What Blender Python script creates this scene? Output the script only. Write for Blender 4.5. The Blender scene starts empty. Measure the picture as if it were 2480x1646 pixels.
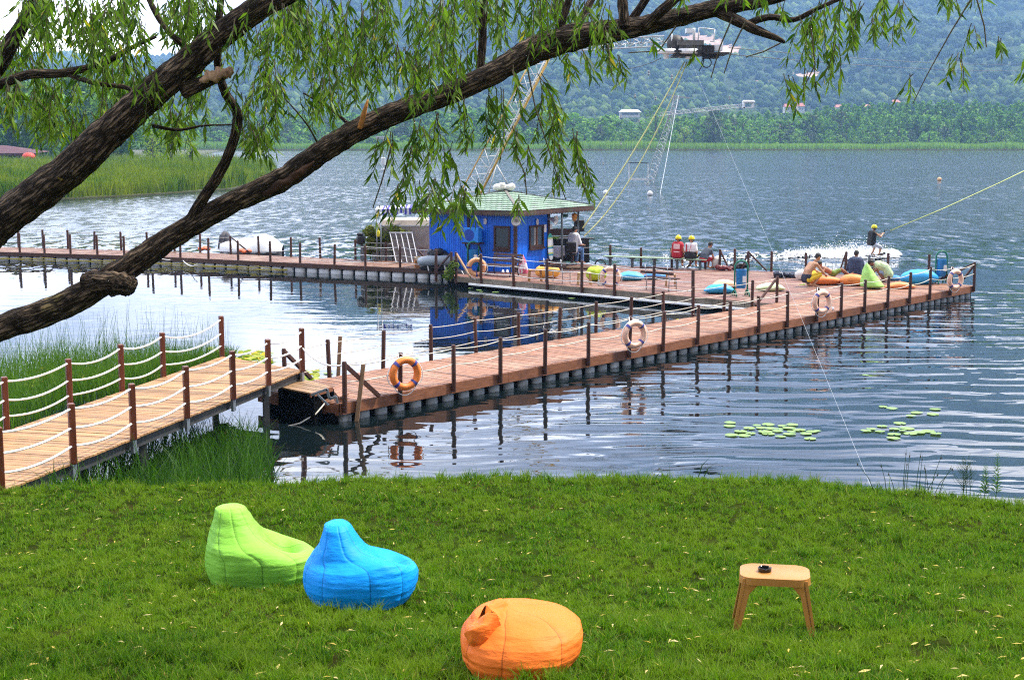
import bpy, bmesh, math, random
import numpy as np
from mathutils import Vector, Matrix, noise as mnoise
R = math.radians
random.seed(7); rng = np.random.default_rng(7)
scene = bpy.context.scene
COL = scene.collection

# ------------------------------------------------------------------ camera
F, CX, CY, HOR = 3500.0, 1240.0, 823.0, 335.0
CAMZ = 5.82
PITCH = math.atan((CY - HOR) / F)
cam_d = bpy.data.cameras.new('camera'); cam = bpy.data.objects.new('camera', cam_d); COL.objects.link(cam)
cam_d.sensor_width = 36.0; cam_d.lens = 36.0 * F / 2480.0
cam_d.clip_start = 0.1; cam_d.clip_end = 20000
cam.location = (0, 0, CAMZ); cam.rotation_euler = (math.pi / 2 - PITCH, 0, 0)
scene.camera = cam

# ------------------------------------------------------------------ light
SUN_EL, SUN_AZ = R(58), R(72)          # azimuth measured from +Y (ahead) towards +X; the veiled sun stands high on the right
scene.view_settings.view_transform = 'Standard'; scene.view_settings.look = 'None'
scene.view_settings.gamma = 1.0; scene.view_settings.exposure = 1.12
scene.render.use_compositing = False
try:
    scene.cycles.use_denoising = False; scene.cycles.filter_width = 1.15
    scene.cycles.volume_bounces = 1; scene.cycles.max_bounces = 8; scene.cycles.transparent_max_bounces = 8
    scene.cycles.sample_clamp_indirect = 6.0
except Exception: pass
world = bpy.data.worlds.new('World'); scene.world = world; world.use_nodes = True
wt = world.node_tree; wt.nodes.clear()
def wn(t, **k):
    n = wt.nodes.new(t)
    for a, v in k.items(): setattr(n, a, v)
    return n
wl = wt.links.new
sky = wn('ShaderNodeTexSky', sky_type='NISHITA', sun_disc=False); sky.sun_elevation = SUN_EL; sky.sun_rotation = SUN_AZ
sky.air_density = 1.2; sky.dust_density = 2.5
bg_sky = wn('ShaderNodeBackground'); bg_sky.inputs[1].default_value = 0.075; wl(sky.outputs[0], bg_sky.inputs[0])
tcw = wn('ShaderNodeTexCoord')
mpw = wn('ShaderNodeMapping'); mpw.inputs['Scale'].default_value = (1.4, 1.4, 5.0); wl(tcw.outputs['Generated'], mpw.inputs[0])
nzw = wn('ShaderNodeTexNoise'); nzw.inputs['Scale'].default_value = 2.1; nzw.inputs['Detail'].default_value = 6; nzw.inputs['Roughness'].default_value = 0.6
wl(mpw.outputs[0], nzw.inputs[0])
sx = wn('ShaderNodeSeparateXYZ'); wl(tcw.outputs['Generated'], sx.inputs[0])
# a broken cloud deck with a few blue gaps
cm = wn('ShaderNodeMapRange', interpolation_type='SMOOTHSTEP'); cm.inputs[1].default_value = 0.30; cm.inputs[2].default_value = 0.42; wl(nzw.outputs[0], cm.inputs[0])
cb = wn('ShaderNodeMapRange', interpolation_type='SMOOTHSTEP'); cb.inputs[1].default_value = 0.38; cb.inputs[2].default_value = 0.66; wl(nzw.outputs[0], cb.inputs[0])
ccol = wn('ShaderNodeMix', data_type='RGBA'); ccol.inputs[6].default_value = (0.62, 0.66, 0.84, 1); ccol.inputs[7].default_value = (1.0, 0.98, 0.96, 1); wl(cb.outputs[0], ccol.inputs[0])
cs0 = wn('ShaderNodeMapRange'); cs0.inputs[3].default_value = 0.46; cs0.inputs[4].default_value = 1.35; wl(cb.outputs[0], cs0.inputs[0])
# the cloud is brightest low ahead and to the left, heavy and dull behind the viewer
dl = wn('ShaderNodeVectorMath', operation='DOT_PRODUCT'); wl(tcw.outputs['Generated'], dl.inputs[0]); dl.inputs[1].default_value = (-0.62, 0.72, 0.15)
dm = wn('ShaderNodeMapRange', interpolation_type='SMOOTHSTEP'); dm.inputs[1].default_value = -0.5; dm.inputs[2].default_value = 0.95; dm.inputs[3].default_value = 0.50; dm.inputs[4].default_value = 2.0; wl(dl.outputs['Value'], dm.inputs[0])
cs = wn('ShaderNodeMath', operation='MULTIPLY'); wl(cs0.outputs[0], cs.inputs[0]); wl(dm.outputs[0], cs.inputs[1])
bg_c = wn('ShaderNodeBackground'); wl(ccol.outputs[2], bg_c.inputs[0]); wl(cs.outputs[0], bg_c.inputs[1])
mixw = wn('ShaderNodeMixShader'); wl(cm.outputs[0], mixw.inputs[0]); wl(bg_sky.outputs[0], mixw.inputs[1]); wl(bg_c.outputs[0], mixw.inputs[2])
outw = wn('ShaderNodeOutputWorld'); wl(mixw.outputs[0], outw.inputs[0])
sun_d = bpy.data.lights.new('sun', 'SUN'); sun_d.energy = 3.8; sun_d.angle = R(6); sun_d.color = (1.0, 0.95, 0.86)
sun = bpy.data.objects.new('sun', sun_d); COL.objects.link(sun)
_sd = Vector((math.sin(SUN_AZ) * math.cos(SUN_EL), math.cos(SUN_AZ) * math.cos(SUN_EL), math.sin(SUN_EL)))
sun.rotation_euler = (-_sd).to_track_quat('-Z', 'Y').to_euler(); sun.location = _sd * 50

# ------------------------------------------------------------------ picture -> place
_cp, _sp = math.cos(PITCH), math.sin(PITCH)
def ray(px, py):
    u = (px - CX) / F; v = (CY - py) / F
    return Vector((u, _cp + v * _sp, -_sp + v * _cp))
def P(px, py, z=0.42):
    d = ray(px, py); t = (z - CAMZ) / d.z
    return Vector((d.x * t, d.y * t, z))
def PY(px, py, Y):
    d = ray(px, py); t = Y / d.y
    return Vector((d.x * t, Y, CAMZ + d.z * t))
_edge_px = [(-900, 1255), (0, 1186), (300, 1174), (600, 1166), (1240, 1152), (1700, 1155), (2000, 1166), (2300, 1192), (2480, 1225), (3300, 1330)]
EDGE = [P(x, y, 0.95) for x, y in _edge_px]
EX = np.array([e.x for e in EDGE]); EY = np.array([e.y for e in EDGE])
def edge_y(x): return np.interp(x, EX, EY)
PROF_D = np.array([-6, -3.0, -1.2, -0.35, 0.0, 0.5, 4.5, 7.5, 9.5, 11.6, 15.5, 20.5, 40])
PROF_Z = np.array([-2.2, -1.2, -.35, .62, .93, 1.0, 1.25, 1.68, 2.05, 2.5, 3.4, 4.2, 5.0])
def lawn_z(x, y):
    d = edge_y(x) - y
    z = np.interp(d, PROF_D, PROF_Z)
    return z + 0.03 * np.sin(x * 1.3 + .5) * np.sin(y * .9) + 0.015 * np.sin(x * 3.1 + y * 2.3)
def PL(px, py):
    d = ray(px, py); lo, hi = 3.0, 26.0
    for t in np.linspace(4, 26, 800):
        if CAMZ + d.z * t <= float(lawn_z(d.x * t, d.y * t)):
            return Vector((d.x * t, d.y * t, float(lawn_z(d.x * t, d.y * t))))
    return Vector((d.x * 20, d.y * 20, 0.9))
def on_line(A, B, px):
    # the point of the line A-B that is seen at picture column px
    u = (px - CX) / F
    # x = u * depth, depth along the optical axis
    def f(Q): 
        dep = Q.y * _cp - (Q.z - CAMZ) * _sp
        return Q.x - u * dep
    fa, fb = f(A), f(B)
    return A.lerp(B, fa / (fa - fb))
def pxm(Q):   # picture pixels per metre at point Q
    return F / (Q.y * _cp - (Q.z - CAMZ) * _sp)

# ------------------------------------------------------------------ mesh helpers
class MB:
    def __init__(s): s.v = []; s.f = []; s.smooth = False
    def add(s, vs, fs):
        o = len(s.v); s.v.extend([tuple(v) for v in vs]); s.f.extend([tuple(i + o for i in f) for f in fs]); return s
    def box(s, c, size, rot=None, taper=1.0, bev=0.0):
        hx, hy, hz = size[0] / 2, size[1] / 2, size[2] / 2
        M = rot if rot is not None else Matrix.Identity(3)
        c = Vector(c)
        if bev > 0:
            b = min(bev, hx * .9, hy * .9, hz * .9)
            vs = []; key = {}
            for a in (-1, 1):
                for bb in (-1, 1):
                    for cc in (-1, 1):
                        for ax in range(3):
                            p = [a * (hx - b), bb * (hy - b), cc * (hz - b)]
                            p[ax] = (a * hx, bb * hy, cc * hz)[ax]
                            key[(a, bb, cc, ax)] = len(vs); vs.append(c + M @ Vector(p))
            fs = []
            K = lambda a, bb, cc, ax: key[(a, bb, cc, ax)]
            for sgn in (-1, 1):
                fs.append([K(sgn, -1, -1, 0), K(sgn, 1, -1, 0), K(sgn, 1, 1, 0), K(sgn, -1, 1, 0)][::sgn])
                fs.append([K(-1, sgn, -1, 1), K(-1, sgn, 1, 1), K(1, sgn, 1, 1), K(1, sgn, -1, 1)][::sgn])
                fs.append([K(-1, -1, sgn, 2), K(1, -1, sgn, 2), K(1, 1, sgn, 2), K(-1, 1, sgn, 2)][::sgn])
            for a in (-1, 1):
                for bb in (-1, 1):
                    fs.append([K(a, bb, -1, 0), K(a, bb, 1, 0), K(a, bb, 1, 1), K(a, bb, -1, 1)][::a * bb * -1 or 1])
                    fs.append([K(a, -1, bb, 0), K(a, 1, bb, 0), K(a, 1, bb, 2), K(a, -1, bb, 2)][::a * bb])
                    fs.append([K(-1, a, bb, 1), K(1, a, bb, 1), K(1, a, bb, 2), K(-1, a, bb, 2)][::-a * bb])
            for a in (-1, 1):
                for bb in (-1, 1):
                    for cc in (-1, 1):
                        fs.append([K(a, bb, cc, 0), K(a, bb, cc, 1), K(a, bb, cc, 2)][::a * bb * cc])
            return s.add(vs, fs)
        vs = []
        for k, t in ((-1, 1.0), (1, taper)):
            for i, j in ((-1, -1), (1, -1), (1, 1), (-1, 1)):
                vs.append(c + M @ Vector((i * hx * t, j * hy * t, k * hz)))
        return s.add(vs, [(3, 2, 1, 0), (4, 5, 6, 7), (0, 1, 5, 4), (1, 2, 6, 5), (2, 3, 7, 6), (3, 0, 4, 7)])
    def bar(s, a, b, w, h=None, up=Vector((0, 0, 1))):
        a = Vector(a); b = Vector(b); h = h or w; d = b - a; L = d.length
        if L < 1e-6: return s
        x = d / L; up = Vector(up)
        if abs(x.dot(up)) > .98: up = Vector((0, 1, 0))
        y = up.cross(x).normalized(); z = x.cross(y)
        return s.box((a + b) / 2, (L, w, h), Matrix((x, y, z)).transposed())
    def tube(s, pts, rad, n=8, cap=True, ridged=None):
        pts = [Vector(p) for p in pts]; m = len(pts)
        rs = rad if hasattr(rad, '__len__') else [rad] * m
        t0 = (pts[1] - pts[0]).normalized()
        ref = Vector((0, 0, 1)) if abs(t0.z) < .9 else Vector((1, 0, 0))
        u = t0.cross(ref).normalized(); vs = []
        for i in range(m):
            t = (pts[min(i + 1, m - 1)] - pts[max(i - 1, 0)])
            if t.length < 1e-9: t = t0
            t.normalize(); u = (u - t * u.dot(t))
            if u.length < 1e-6: u = t.orthogonal()
            u.normalize(); w = t.cross(u)
            for k in range(n):
                a = 2 * math.pi * k / n; r = rs[i] * (ridged(i, k, pts[i]) if ridged else 1)
                vs.append(pts[i] + u * (r * math.cos(a)) + w * (r * math.sin(a)))
        fs = []
        for i in range(m - 1):
            for k in range(n):
                k2 = (k + 1) % n
                fs.append((i * n + k, i * n + k2, (i + 1) * n + k2, (i + 1) * n + k))
        if cap: fs.append(tuple(range(n - 1, -1, -1))); fs.append(tuple((m - 1) * n + k for k in range(n)))
        return s.add(vs, fs)
    def lathe(s, c, prof, n=16, rot=None, sx=1, sy=1):
        c = Vector(c); M = rot if rot is not None else Matrix.Identity(3); vs = []
        for r, z in prof:
            for k in range(n):
                a = 2 * math.pi * k / n
                vs.append(c + M @ Vector((r * math.cos(a) * sx, r * math.sin(a) * sy, z)))
        fs = []
        for i in range(len(prof) - 1):
            for k in range(n):
                k2 = (k + 1) % n
                fs.append((i * n + k, i * n + k2, (i + 1) * n + k2, (i + 1) * n + k))
        fs.append(tuple(range(n - 1, -1, -1))); fs.append(tuple((len(prof) - 1) * n + k for k in range(n)))
        return s.add(vs, fs)
    def ell(s, c, r, rot=None, n=12, m=8):
        prof = []
        c = Vector(c); M = rot if rot is not None else Matrix.Identity(3)
        rx, ry, rz = r; vs = []
        for i in range(m + 1):
            th = math.pi * (i + .0) / m
            for k in range(n):
                a = 2 * math.pi * k / n; q = max(math.sin(th), 1e-3)
                vs.append(c + M @ Vector((rx * q * math.cos(a), ry * q * math.sin(a), -rz * math.cos(th))))
        fs = []
        for i in range(m):
            for k in range(n):
                k2 = (k + 1) % n
                fs.append((i * n + k, i * n + k2, (i + 1) * n + k2, (i + 1) * n + k))
        fs.append(tuple(range(n - 1, -1, -1))); fs.append(tuple(m * n + k for k in range(n)))
        return s.add(vs, fs)
    def cap(s, a, b, ra, rb, n=10):      # tapered capsule
        a = Vector(a); b = Vector(b); d = b - a; L = max(d.length, 1e-5); t = d / L
        pts = []; rs = []
        for k in range(5):
            an = math.pi / 2 * (1 - k / 4); pts.append(a - t * ra * math.sin(an)); rs.append(max(ra * math.cos(an), .002))
        for k in range(5):
            an = math.pi / 2 * k / 4; pts.append(b + t * rb * math.sin(an)); rs.append(max(rb * math.cos(an), .002))
        return s.tube(pts, rs, n)
    def torus(s, c, R0, r, rot=None, n=36, m=10, a0=0, a1=2 * math.pi):
        c = Vector(c); M = rot if rot is not None else Matrix.Identity(3)
        full = abs(a1 - a0 - 2 * math.pi) < 1e-4; cnt = n if full else n + 1; vs = []
        for i in range(cnt):
            A = a0 + (a1 - a0) * i / n
            for k in range(m):
                b = 2 * math.pi * k / m; q = R0 + r * math.cos(b)
                vs.append(c + M @ Vector((q * math.cos(A), q * math.sin(A), r * math.sin(b))))
        fs = []
        for i in range(n):
            i2 = (i + 1) % cnt
            for k in range(m):
                k2 = (k + 1) % m
                fs.append((i * m + k, i2 * m + k, i2 * m + k2, i * m + k2))
        return s.add(vs, fs)
    def poly_prism(s, pts, z0, z1):
        n = len(pts); vs = [(p[0], p[1], z0) for p in pts] + [(p[0], p[1], z1) for p in pts]
        area = sum(pts[i][0] * pts[(i + 1) % n][1] - pts[(i + 1) % n][0] * pts[i][1] for i in range(n))
        fs = [tuple(range(n - 1, -1, -1)), tuple(range(n, 2 * n))] + [(i, (i + 1) % n, n + (i + 1) % n, n + i) for i in range(n)]
        if area < 0: fs = [f[::-1] for f in fs]
        return s.add(vs, fs)

def RZ(a): return Matrix.Rotation(a, 3, 'Z')
def RXm(a): return Matrix.Rotation(a, 3, 'X')
def RYm(a): return Matrix.Rotation(a, 3, 'Y')
def axes(x, y, z): return Matrix((x, y, z)).transposed()

def mesh_obj(name, me, mat, parent=None):
    o = bpy.data.objects.new(name, me); COL.objects.link(o)
    if mat is not None:
        for m_ in (mat if isinstance(mat, (list, tuple)) else [mat]): me.materials.append(m_)
    if parent is not None: o.parent = parent
    return o
def world_loc(o):
    v = Vector((0, 0, 0))
    while o is not None: v += o.location; o = o.parent
    return v
def build(name, mb, mat, parent=None, smooth=False, world=False, origin=None, auto=None):
    """link the collected geometry as ONE mesh object; world=True: coordinates are given in the world"""
    v = np.array(mb.v, dtype=np.float64).reshape(-1, 3)
    loc = None
    if parent is not None and world: v = v - np.array(world_loc(parent))
    if parent is None and origin is not None: v = v - np.array(origin); loc = origin
    me = bpy.data.meshes.new(name); me.from_pydata(v.tolist(), [], mb.f); me.update()
    if len(mb.f) < 60000:
        bm = bmesh.new(); bm.from_mesh(me); bmesh.ops.recalc_face_normals(bm, faces=bm.faces); bm.to_mesh(me); bm.free()
    if smooth:
        me.polygons.foreach_set('use_smooth', np.ones(len(me.polygons), dtype=bool))
        if auto is not None:
            try: me.set_sharp_from_angle(angle=R(auto))
            except Exception: pass
    o = mesh_obj(name, me, mat, parent)
    if loc is not None: o.location = loc
    return o
def raw_mesh(name, v, faces_n, loops, mat, parent=None, smooth=False):
    """fast path: v (n,3), faces_n = verts per face (constant), loops flat"""
    me = bpy.data.meshes.new(name)
    nf = len(loops) // faces_n
    me.vertices.add(len(v)); me.vertices.foreach_set('co', np.asarray(v, dtype=np.float32).ravel())
    me.loops.add(len(loops)); me.loops.foreach_set('vertex_index', np.asarray(loops, dtype=np.int32))
    me.polygons.add(nf); me.polygons.foreach_set('loop_start', np.arange(0, nf * faces_n, faces_n, dtype=np.int32))
    me.polygons.foreach_set('loop_total', np.full(nf, faces_n, dtype=np.int32))
    if smooth: me.polygons.foreach_set('use_smooth', np.ones(nf, dtype=bool))
    me.update(calc_edges=True); me.validate()
    return mesh_obj(name, me, mat, parent)
def tag(o, label=None, cat=None, group=None, kind=None):
    if label: o['label'] = label
    if cat: o['category'] = cat
    if group: o['group'] = group
    if kind: o['kind'] = kind
    return o
def thing(name, label, cat, loc=(0, 0, 0), rz=0, group=None):
    o = bpy.data.objects.new(name, None); COL.objects.link(o); o.location = loc; o.rotation_euler = (0, 0, rz)
    o.empty_display_size = .2
    return tag(o, label, cat, group)
def dup(root, loc=None, rz=None, label=None, group=None, scale=None):
    r = root.copy(); COL.objects.link(r)
    if loc is not None: r.location = loc
    if rz is not None: r.rotation_euler = (0, 0, rz)
    if scale is not None: r.scale = scale if hasattr(scale, '__len__') else (scale,) * 3
    if label: r['label'] = label
    if group: r['group'] = group
    for ch in list(root.children):
        c = ch.copy(); COL.objects.link(c); c.parent = r
        for g in list(ch.children):
            d = g.copy(); COL.objects.link(d); d.parent = c
    return r
def remesh(mb, voxel=.012, smooth_it=3, disp=None):
    me = bpy.data.meshes.new('tmp'); me.from_pydata(mb.v, [], mb.f); me.update()
    o = bpy.data.objects.new('tmp', me); COL.objects.link(o)
    m = o.modifiers.new('r', 'REMESH'); m.mode = 'VOXEL'; m.voxel_size = voxel; m.use_smooth_shade = True
    if smooth_it:
        sm = o.modifiers.new('s', 'SMOOTH'); sm.factor = .5; sm.iterations = smooth_it
    dg = bpy.context.evaluated_depsgraph_get(); dg.update()
    out = bpy.data.meshes.new_from_object(o.evaluated_get(dg))
    bpy.data.objects.remove(o); bpy.data.meshes.remove(me)
    out.materials.clear()
    return out

# ------------------------------------------------------------------ materials
def srgb(r, g, b):
    f = lambda c: (c / 255 / 12.92) if c / 255 <= .04045 else ((c / 255 + .055) / 1.055) ** 2.4
    return (f(r), f(g), f(b), 1)
class NT:
    def __init__(s, name):
        s.m = bpy.data.materials.new(name); s.m.use_nodes = True; s.t = s.m.node_tree; s.t.nodes.clear()
        s.out = s.n('ShaderNodeOutputMaterial')
    def n(s, t, **k):
        x = s.t.nodes.new(t)
        for a, v in k.items(): setattr(x, a, v)
        return x
    def l(s, a, b): s.t.links.new(a, b)
    def coord(s, kind='Object', scale=(1, 1, 1), rot=(0, 0, 0)):
        mp = s.n('ShaderNodeMapping'); mp.inputs['Scale'].default_value = scale; mp.inputs['Rotation'].default_value = rot
        if kind == 'World': s.l(s.n('ShaderNodeNewGeometry').outputs['Position'], mp.inputs[0])
        else: s.l(s.n('ShaderNodeTexCoord').outputs[kind], mp.inputs[0])
        return mp.outputs[0]
    def noise(s, vec, scale, detail=4, rough=.55):
        x = s.n('ShaderNodeTexNoise'); x.inputs['Scale'].default_value = scale; x.inputs['Detail'].default_value = detail; x.inputs['Roughness'].default_value = rough
        s.l(vec, x.inputs['Vector']); return x.outputs[0]
    def ramp(s, fac, stops):
        x = s.n('ShaderNodeValToRGB'); e = x.color_ramp.elements
        e[0].position, e[0].color = stops[0]; e[1].position, e[1].color = stops[-1]
        for p, c in stops[1:-1]:
            q = e.new(p); q.color = c
        s.l(fac, x.inputs[0]); return x.outputs[0]
    def mix(s, fac, a, b, blend='MIX'):
        x = s.n('ShaderNodeMix', data_type='RGBA', blend_type=blend)
        for sock, v in ((x.inputs[0], fac), (x.inputs[6], a), (x.inputs[7], b)):
            if hasattr(v, 'is_output'): s.l(v, sock)
            else: sock.default_value = v
        return x.outputs[2]
    def math(s, op, a, b=None, clamp=False):
        x = s.n('ShaderNodeMath', operation=op); x.use_clamp = clamp
        for i, v in enumerate((a, b)):
            if v is None: continue
            if hasattr(v, 'is_output'): s.l(v, x.inputs[i])
            else: x.inputs[i].default_value = v
        return x.outputs[0]
    def mr(s, v, a, b, c=0, d=1, smooth=False):
        x = s.n('ShaderNodeMapRange')
        if smooth: x.interpolation_type = 'SMOOTHSTEP'
        for i, q in enumerate((a, b, c, d)): x.inputs[i + 1].default_value = q
        s.l(v, x.inputs[0]); return x.outputs[0]
    def island(s): return s.n('ShaderNodeNewGeometry').outputs['Random Per Island']
    def objrand(s): return s.n('ShaderNodeObjectInfo').outputs['Random']
    def bump(s, h, strength=.3, dist=.02, normal=None):
        x = s.n('ShaderNodeBump'); x.inputs['Strength'].default_value = strength; x.inputs['Distance'].default_value = dist
        s.l(h, x.inputs['Height'])
        if normal is not None: s.l(normal, x.inputs['Normal'])
        return x.outputs[0]
    def bsdf(s, col, rough=.6, normal=None, metal=0, spec=.5, **k):
        x = s.n('ShaderNodeBsdfPrincipled')
        for sock, v in (('Base Color', col), ('Roughness', rough), ('Metallic', metal), ('Specular IOR Level', spec)):
            if hasattr(v, 'is_output'): s.l(v, x.inputs[sock])
            else: x.inputs[sock].default_value = v
        if normal is not None: s.l(normal, x.inputs['Normal'])
        for a, v in k.items():
            if hasattr(v, 'is_output'): s.l(v, x.inputs[a])
            else: x.inputs[a].default_value = v
        return x.outputs[0]
    def done(s, sh): s.l(sh, s.out.inputs[0]); return s.m
def c4(c): return (c[0], c[1], c[2], 1)
def sc(c, k): return (min(c[0] * k, 1), min(c[1] * k, 1), min(c[2] * k, 1), 1)
_mc = {}
def simple(name, col, rough=.6, var=.25, scale=6, bump=.15, bscale=40, metal=0, spec=.5, island=0.0, obj=0.0, dirt=None):
    if name in _mc: return _mc[name]
    t = NT(name); v = t.coord()
    n1 = t.noise(v, scale, 5)
    col_s = t.mix(t.mr(n1, .3, .7), sc(col, 1 - var), sc(col, 1 + var * .6))
    if island: col_s = t.mix(1.0, col_s, t.ramp(t.island(), [(0, (1 - island,) * 3 + (1,)), (1, (1 + island * .4,) * 3 + (1,))]), 'MULTIPLY')
    if obj: col_s = t.mix(1.0, col_s, t.ramp(t.objrand(), [(0, (1 - obj,) * 3 + (1,)), (1, (1, 1, 1, 1))]), 'MULTIPLY')
    if dirt is not None:
        n3 = t.noise(v, scale * .7, 6, .7); col_s = t.mix(t.mr(n3, .52, .72), col_s, c4(dirt))
    nb = t.bump(t.noise(v, bscale, 5), bump, .01) if bump else None
    _mc[name] = t.done(t.bsdf(col_s, rough, nb, metal, spec)); return _mc[name]
def wood(name, col, grain=(1, 1, 1), rough=.65, island=.35, var=.35, obj=0, wet=None, stain=None):
    if name in _mc: return _mc[name]
    t = NT(name); v = t.coord('Object', grain)
    n1 = t.noise(v, 6, 8, .65); cs_ = t.mix(t.mr(n1, .3, .72), sc(col, 1 - var), sc(col, 1 + var * .55))
    if island:
        r_ = t.island()
        cs_ = t.mix(1.0, cs_, t.ramp(r_, [(0, (1 - island, 1 - island, 1 - island, 1)), (.5, (1, .98, .95, 1)), (1, (1.12, 1.12, 1.12, 1))]), 'MULTIPLY')
    if obj: cs_ = t.mix(1.0, cs_, t.ramp(t.objrand(), [(0, (1 - obj,) * 3 + (1,)), (1, (1.1, 1.1, 1.1, 1))]), 'MULTIPLY')
    if stain is not None:
        ns = t.noise(t.coord('Object', (1, 1, 1)), .9, 6, .7); cs_ = t.mix(t.mr(ns, .48, .68), cs_, c4(stain))
    rg = t.mr(n1, .2, .8, rough - .12, rough + .12)
    return _mc.setdefault(name, t.done(t.bsdf(cs_, rg, t.bump(n1, .35, .008), spec=.4)))
def leafmat(name, c0, c1, yellow=0.0, trans=.35, patch=None, pscale=.6, rough=.5, spec=.12, dry=0):
    t = NT(name); r_ = t.island()
    col = t.mix(r_, c4(c0), c4(c1))
    if dry: col = t.mix(t.mr(t.math('FRACT', t.math('MULTIPLY', r_, 91.7)), 1 - dry, 1 - dry + .001), col, (.34, .30, .07, 1))
    if patch is not None:
        n = t.noise(t.coord('World'), pscale, 4); col = t.mix(t.mr(n, .42, .62), col, c4(patch))
    if yellow:
        col = t.mix(t.mr(t.math('FRACT', t.math('MULTIPLY', r_, 57.3)), 1 - yellow, 1 - yellow + .001), col, (.55, .42, .03, 1))
    a = t.bsdf(col, rough, spec=spec)
    b = t.n('ShaderNodeBsdfTranslucent'); t.l(t.mix(1.0, col, (1.0, 1.25, .55, 1), 'MULTIPLY'), b.inputs[0])
    m = t.n('ShaderNodeMixShader'); m.inputs[0].default_value = trans; t.l(a, m.inputs[1]); t.l(b.outputs[0], m.inputs[2])
    return t.done(m.outputs[0])
# ================================================================== layout of the docks (deck height .42 m over the water)
DZ = 0.42
A0, A1 = P(822, 976), P(2358, 691)
uA = (A1 - A0).normalized(); nA = Vector((-uA.y, uA.x, 0))          # nA points to the inner side
PIER_W = (P(928, 892) - A0).dot(nA); PIER_L = (A1 - A0).length
FL, FM = P(1141, 671), P(1673.6, 717.5)
uD = (FM - FL).normalized()
FMEET = FL + uD * ((A0 + nA * PIER_W - FL).cross(uA).z / uD.cross(uA).z)
BL, BR = P(1478, 642), P(2047, 664)
uB = (BR - BL).normalized()

# ================================================================== lake
def lake():
    t = NT('lake_water')
    geo = t.n('ShaderNodeNewGeometry'); sep = t.n('ShaderNodeSeparateXYZ'); t.l(geo.outputs['Position'], sep.inputs[0])
    X, Y = sep.outputs[0], sep.outputs[1]
    # signed distance to the pier's centre line: inner basin on the positive side
    s = t.math('ADD', t.math('ADD', t.math('MULTIPLY', X, nA.x), t.math('MULTIPLY', Y, nA.y)), -(A0.dot(nA)) - 1.2)
    inner = t.math('MULTIPLY', t.mr(s, -1.5, 1.5, 0, 1, True), t.mr(Y, 60, 68, 1, 0, True))
    far = t.mr(Y, 62, 95, 0, 1, True)
    outer = t.math('MULTIPLY', t.math('SUBTRACT', 1.0, inner), t.math('SUBTRACT', 1.0, far))
    near_r = t.math('MULTIPLY', t.math('MULTIPLY', outer, t.mr(Y, 22, 45, .55, 1)), t.mr(X, -6, 5, .12, 1, True))
    # fine wind ripples with streaks
    st = t.noise(t.coord('World', (.006, .045, 1)), 1.0, 4, .6)
    st2 = t.mr(st, .38, .66, .35, 1.25)
    # slopes of the wind waves, straight from a vector noise so that they survive at a distance
    def slopes(sc_, scale, det, ro):
        x = t.n('ShaderNodeTexNoise'); x.inputs['Scale'].default_value = scale; x.inputs['Detail'].default_value = det; x.inputs['Roughness'].default_value = ro
        t.l(t.coord('World', sc_), x.inputs['Vector']); v_ = t.n('ShaderNodeVectorMath', operation='SUBTRACT'); t.l(x.outputs[1], v_.inputs[0]); v_.inputs[1].default_value = (.5, .5, .5); return v_.outputs[0]
    sl = slopes((1.0, .42, 1), 1.5, 4, .6)
    amp = t.math('ADD', t.math('MULTIPLY', t.math('MULTIPLY', far, st2), t.mr(Y, 70, 300, .62, .48)), t.math('MULTIPLY', outer, t.mr(Y, 30, 64, .02, .5)))
    scv = t.n('ShaderNodeVectorMath', operation='SCALE'); t.l(sl, scv.inputs[0]); t.l(amp, scv.inputs[3])
    flat = t.n('ShaderNodeVectorMath', operation='MULTIPLY'); t.l(scv.outputs[0], flat.inputs[0]); flat.inputs[1].default_value = (.6, 1, 0)
    upn = t.n('ShaderNodeVectorMath', operation='ADD'); t.l(flat.outputs[0], upn.inputs[0]); upn.inputs[1].default_value = (0, 0, 1)
    b1 = t.n('ShaderNodeVectorMath', operation='NORMALIZE'); t.l(upn.outputs[0], b1.inputs[0])
    # longer lapping swell on the open side near the bank
    wob = t.n('ShaderNodeTexNoise'); wob.inputs['Scale'].default_value = .22; wob.inputs['Detail'].default_value = 2
    t.l(t.coord('World'), wob.inputs[0])
    mpv = t.n('ShaderNodeVectorMath', operation='MULTIPLY_ADD'); t.l(wob.outputs[1], mpv.inputs[0]); mpv.inputs[1].default_value = (2.2, 2.2, 0); t.l(t.coord('World', (.36, 1.25, 1), (0, 0, R(-9))), mpv.inputs[2])
    sw = t.noise(mpv.outputs[0], 1.05, 1.6, .4)
    b2 = t.n('ShaderNodeBump'); b2.inputs['Strength'].default_value = 1
    t.l(sw, b2.inputs['Height']); t.l(b1.outputs[0], b2.inputs['Normal'])
    t.l(t.math('ADD', t.math('MULTIPLY', near_r, .080), .005), b2.inputs['Distance'])
    # faint ripples in the sheltered basin
    cal = t.noise(t.coord('World', (.8, 1.0, 1)), 1.1, 3, .5)
    b3 = t.n('ShaderNodeBump'); b3.inputs['Strength'].default_value = 1
    t.l(cal, b3.inputs['Height']); t.l(b2.outputs[0], b3.inputs['Normal']); t.l(t.math('ADD', t.math('MULTIPLY', inner, .004), .002), b3.inputs['Distance'])
    sh = t.bsdf((.004, .008, .009, 1), t.mr(far, 0, 1, .015, .16), b3.outputs[0], spec=.5)
    sh.node.inputs['IOR'].default_value = 1.46
    m = t.done(sh)
    mb = MB(); mb.add([(-2600, -30, 0), (2600, -30, 0), (2600, 715, 0), (-2600, 715, 0)], [(0, 1, 2, 3)])
    tag(build('lake_water', mb, m), 'blue grey lake with wind ripples and calm water between the docks', 'lake', kind='structure')
lake()

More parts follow.
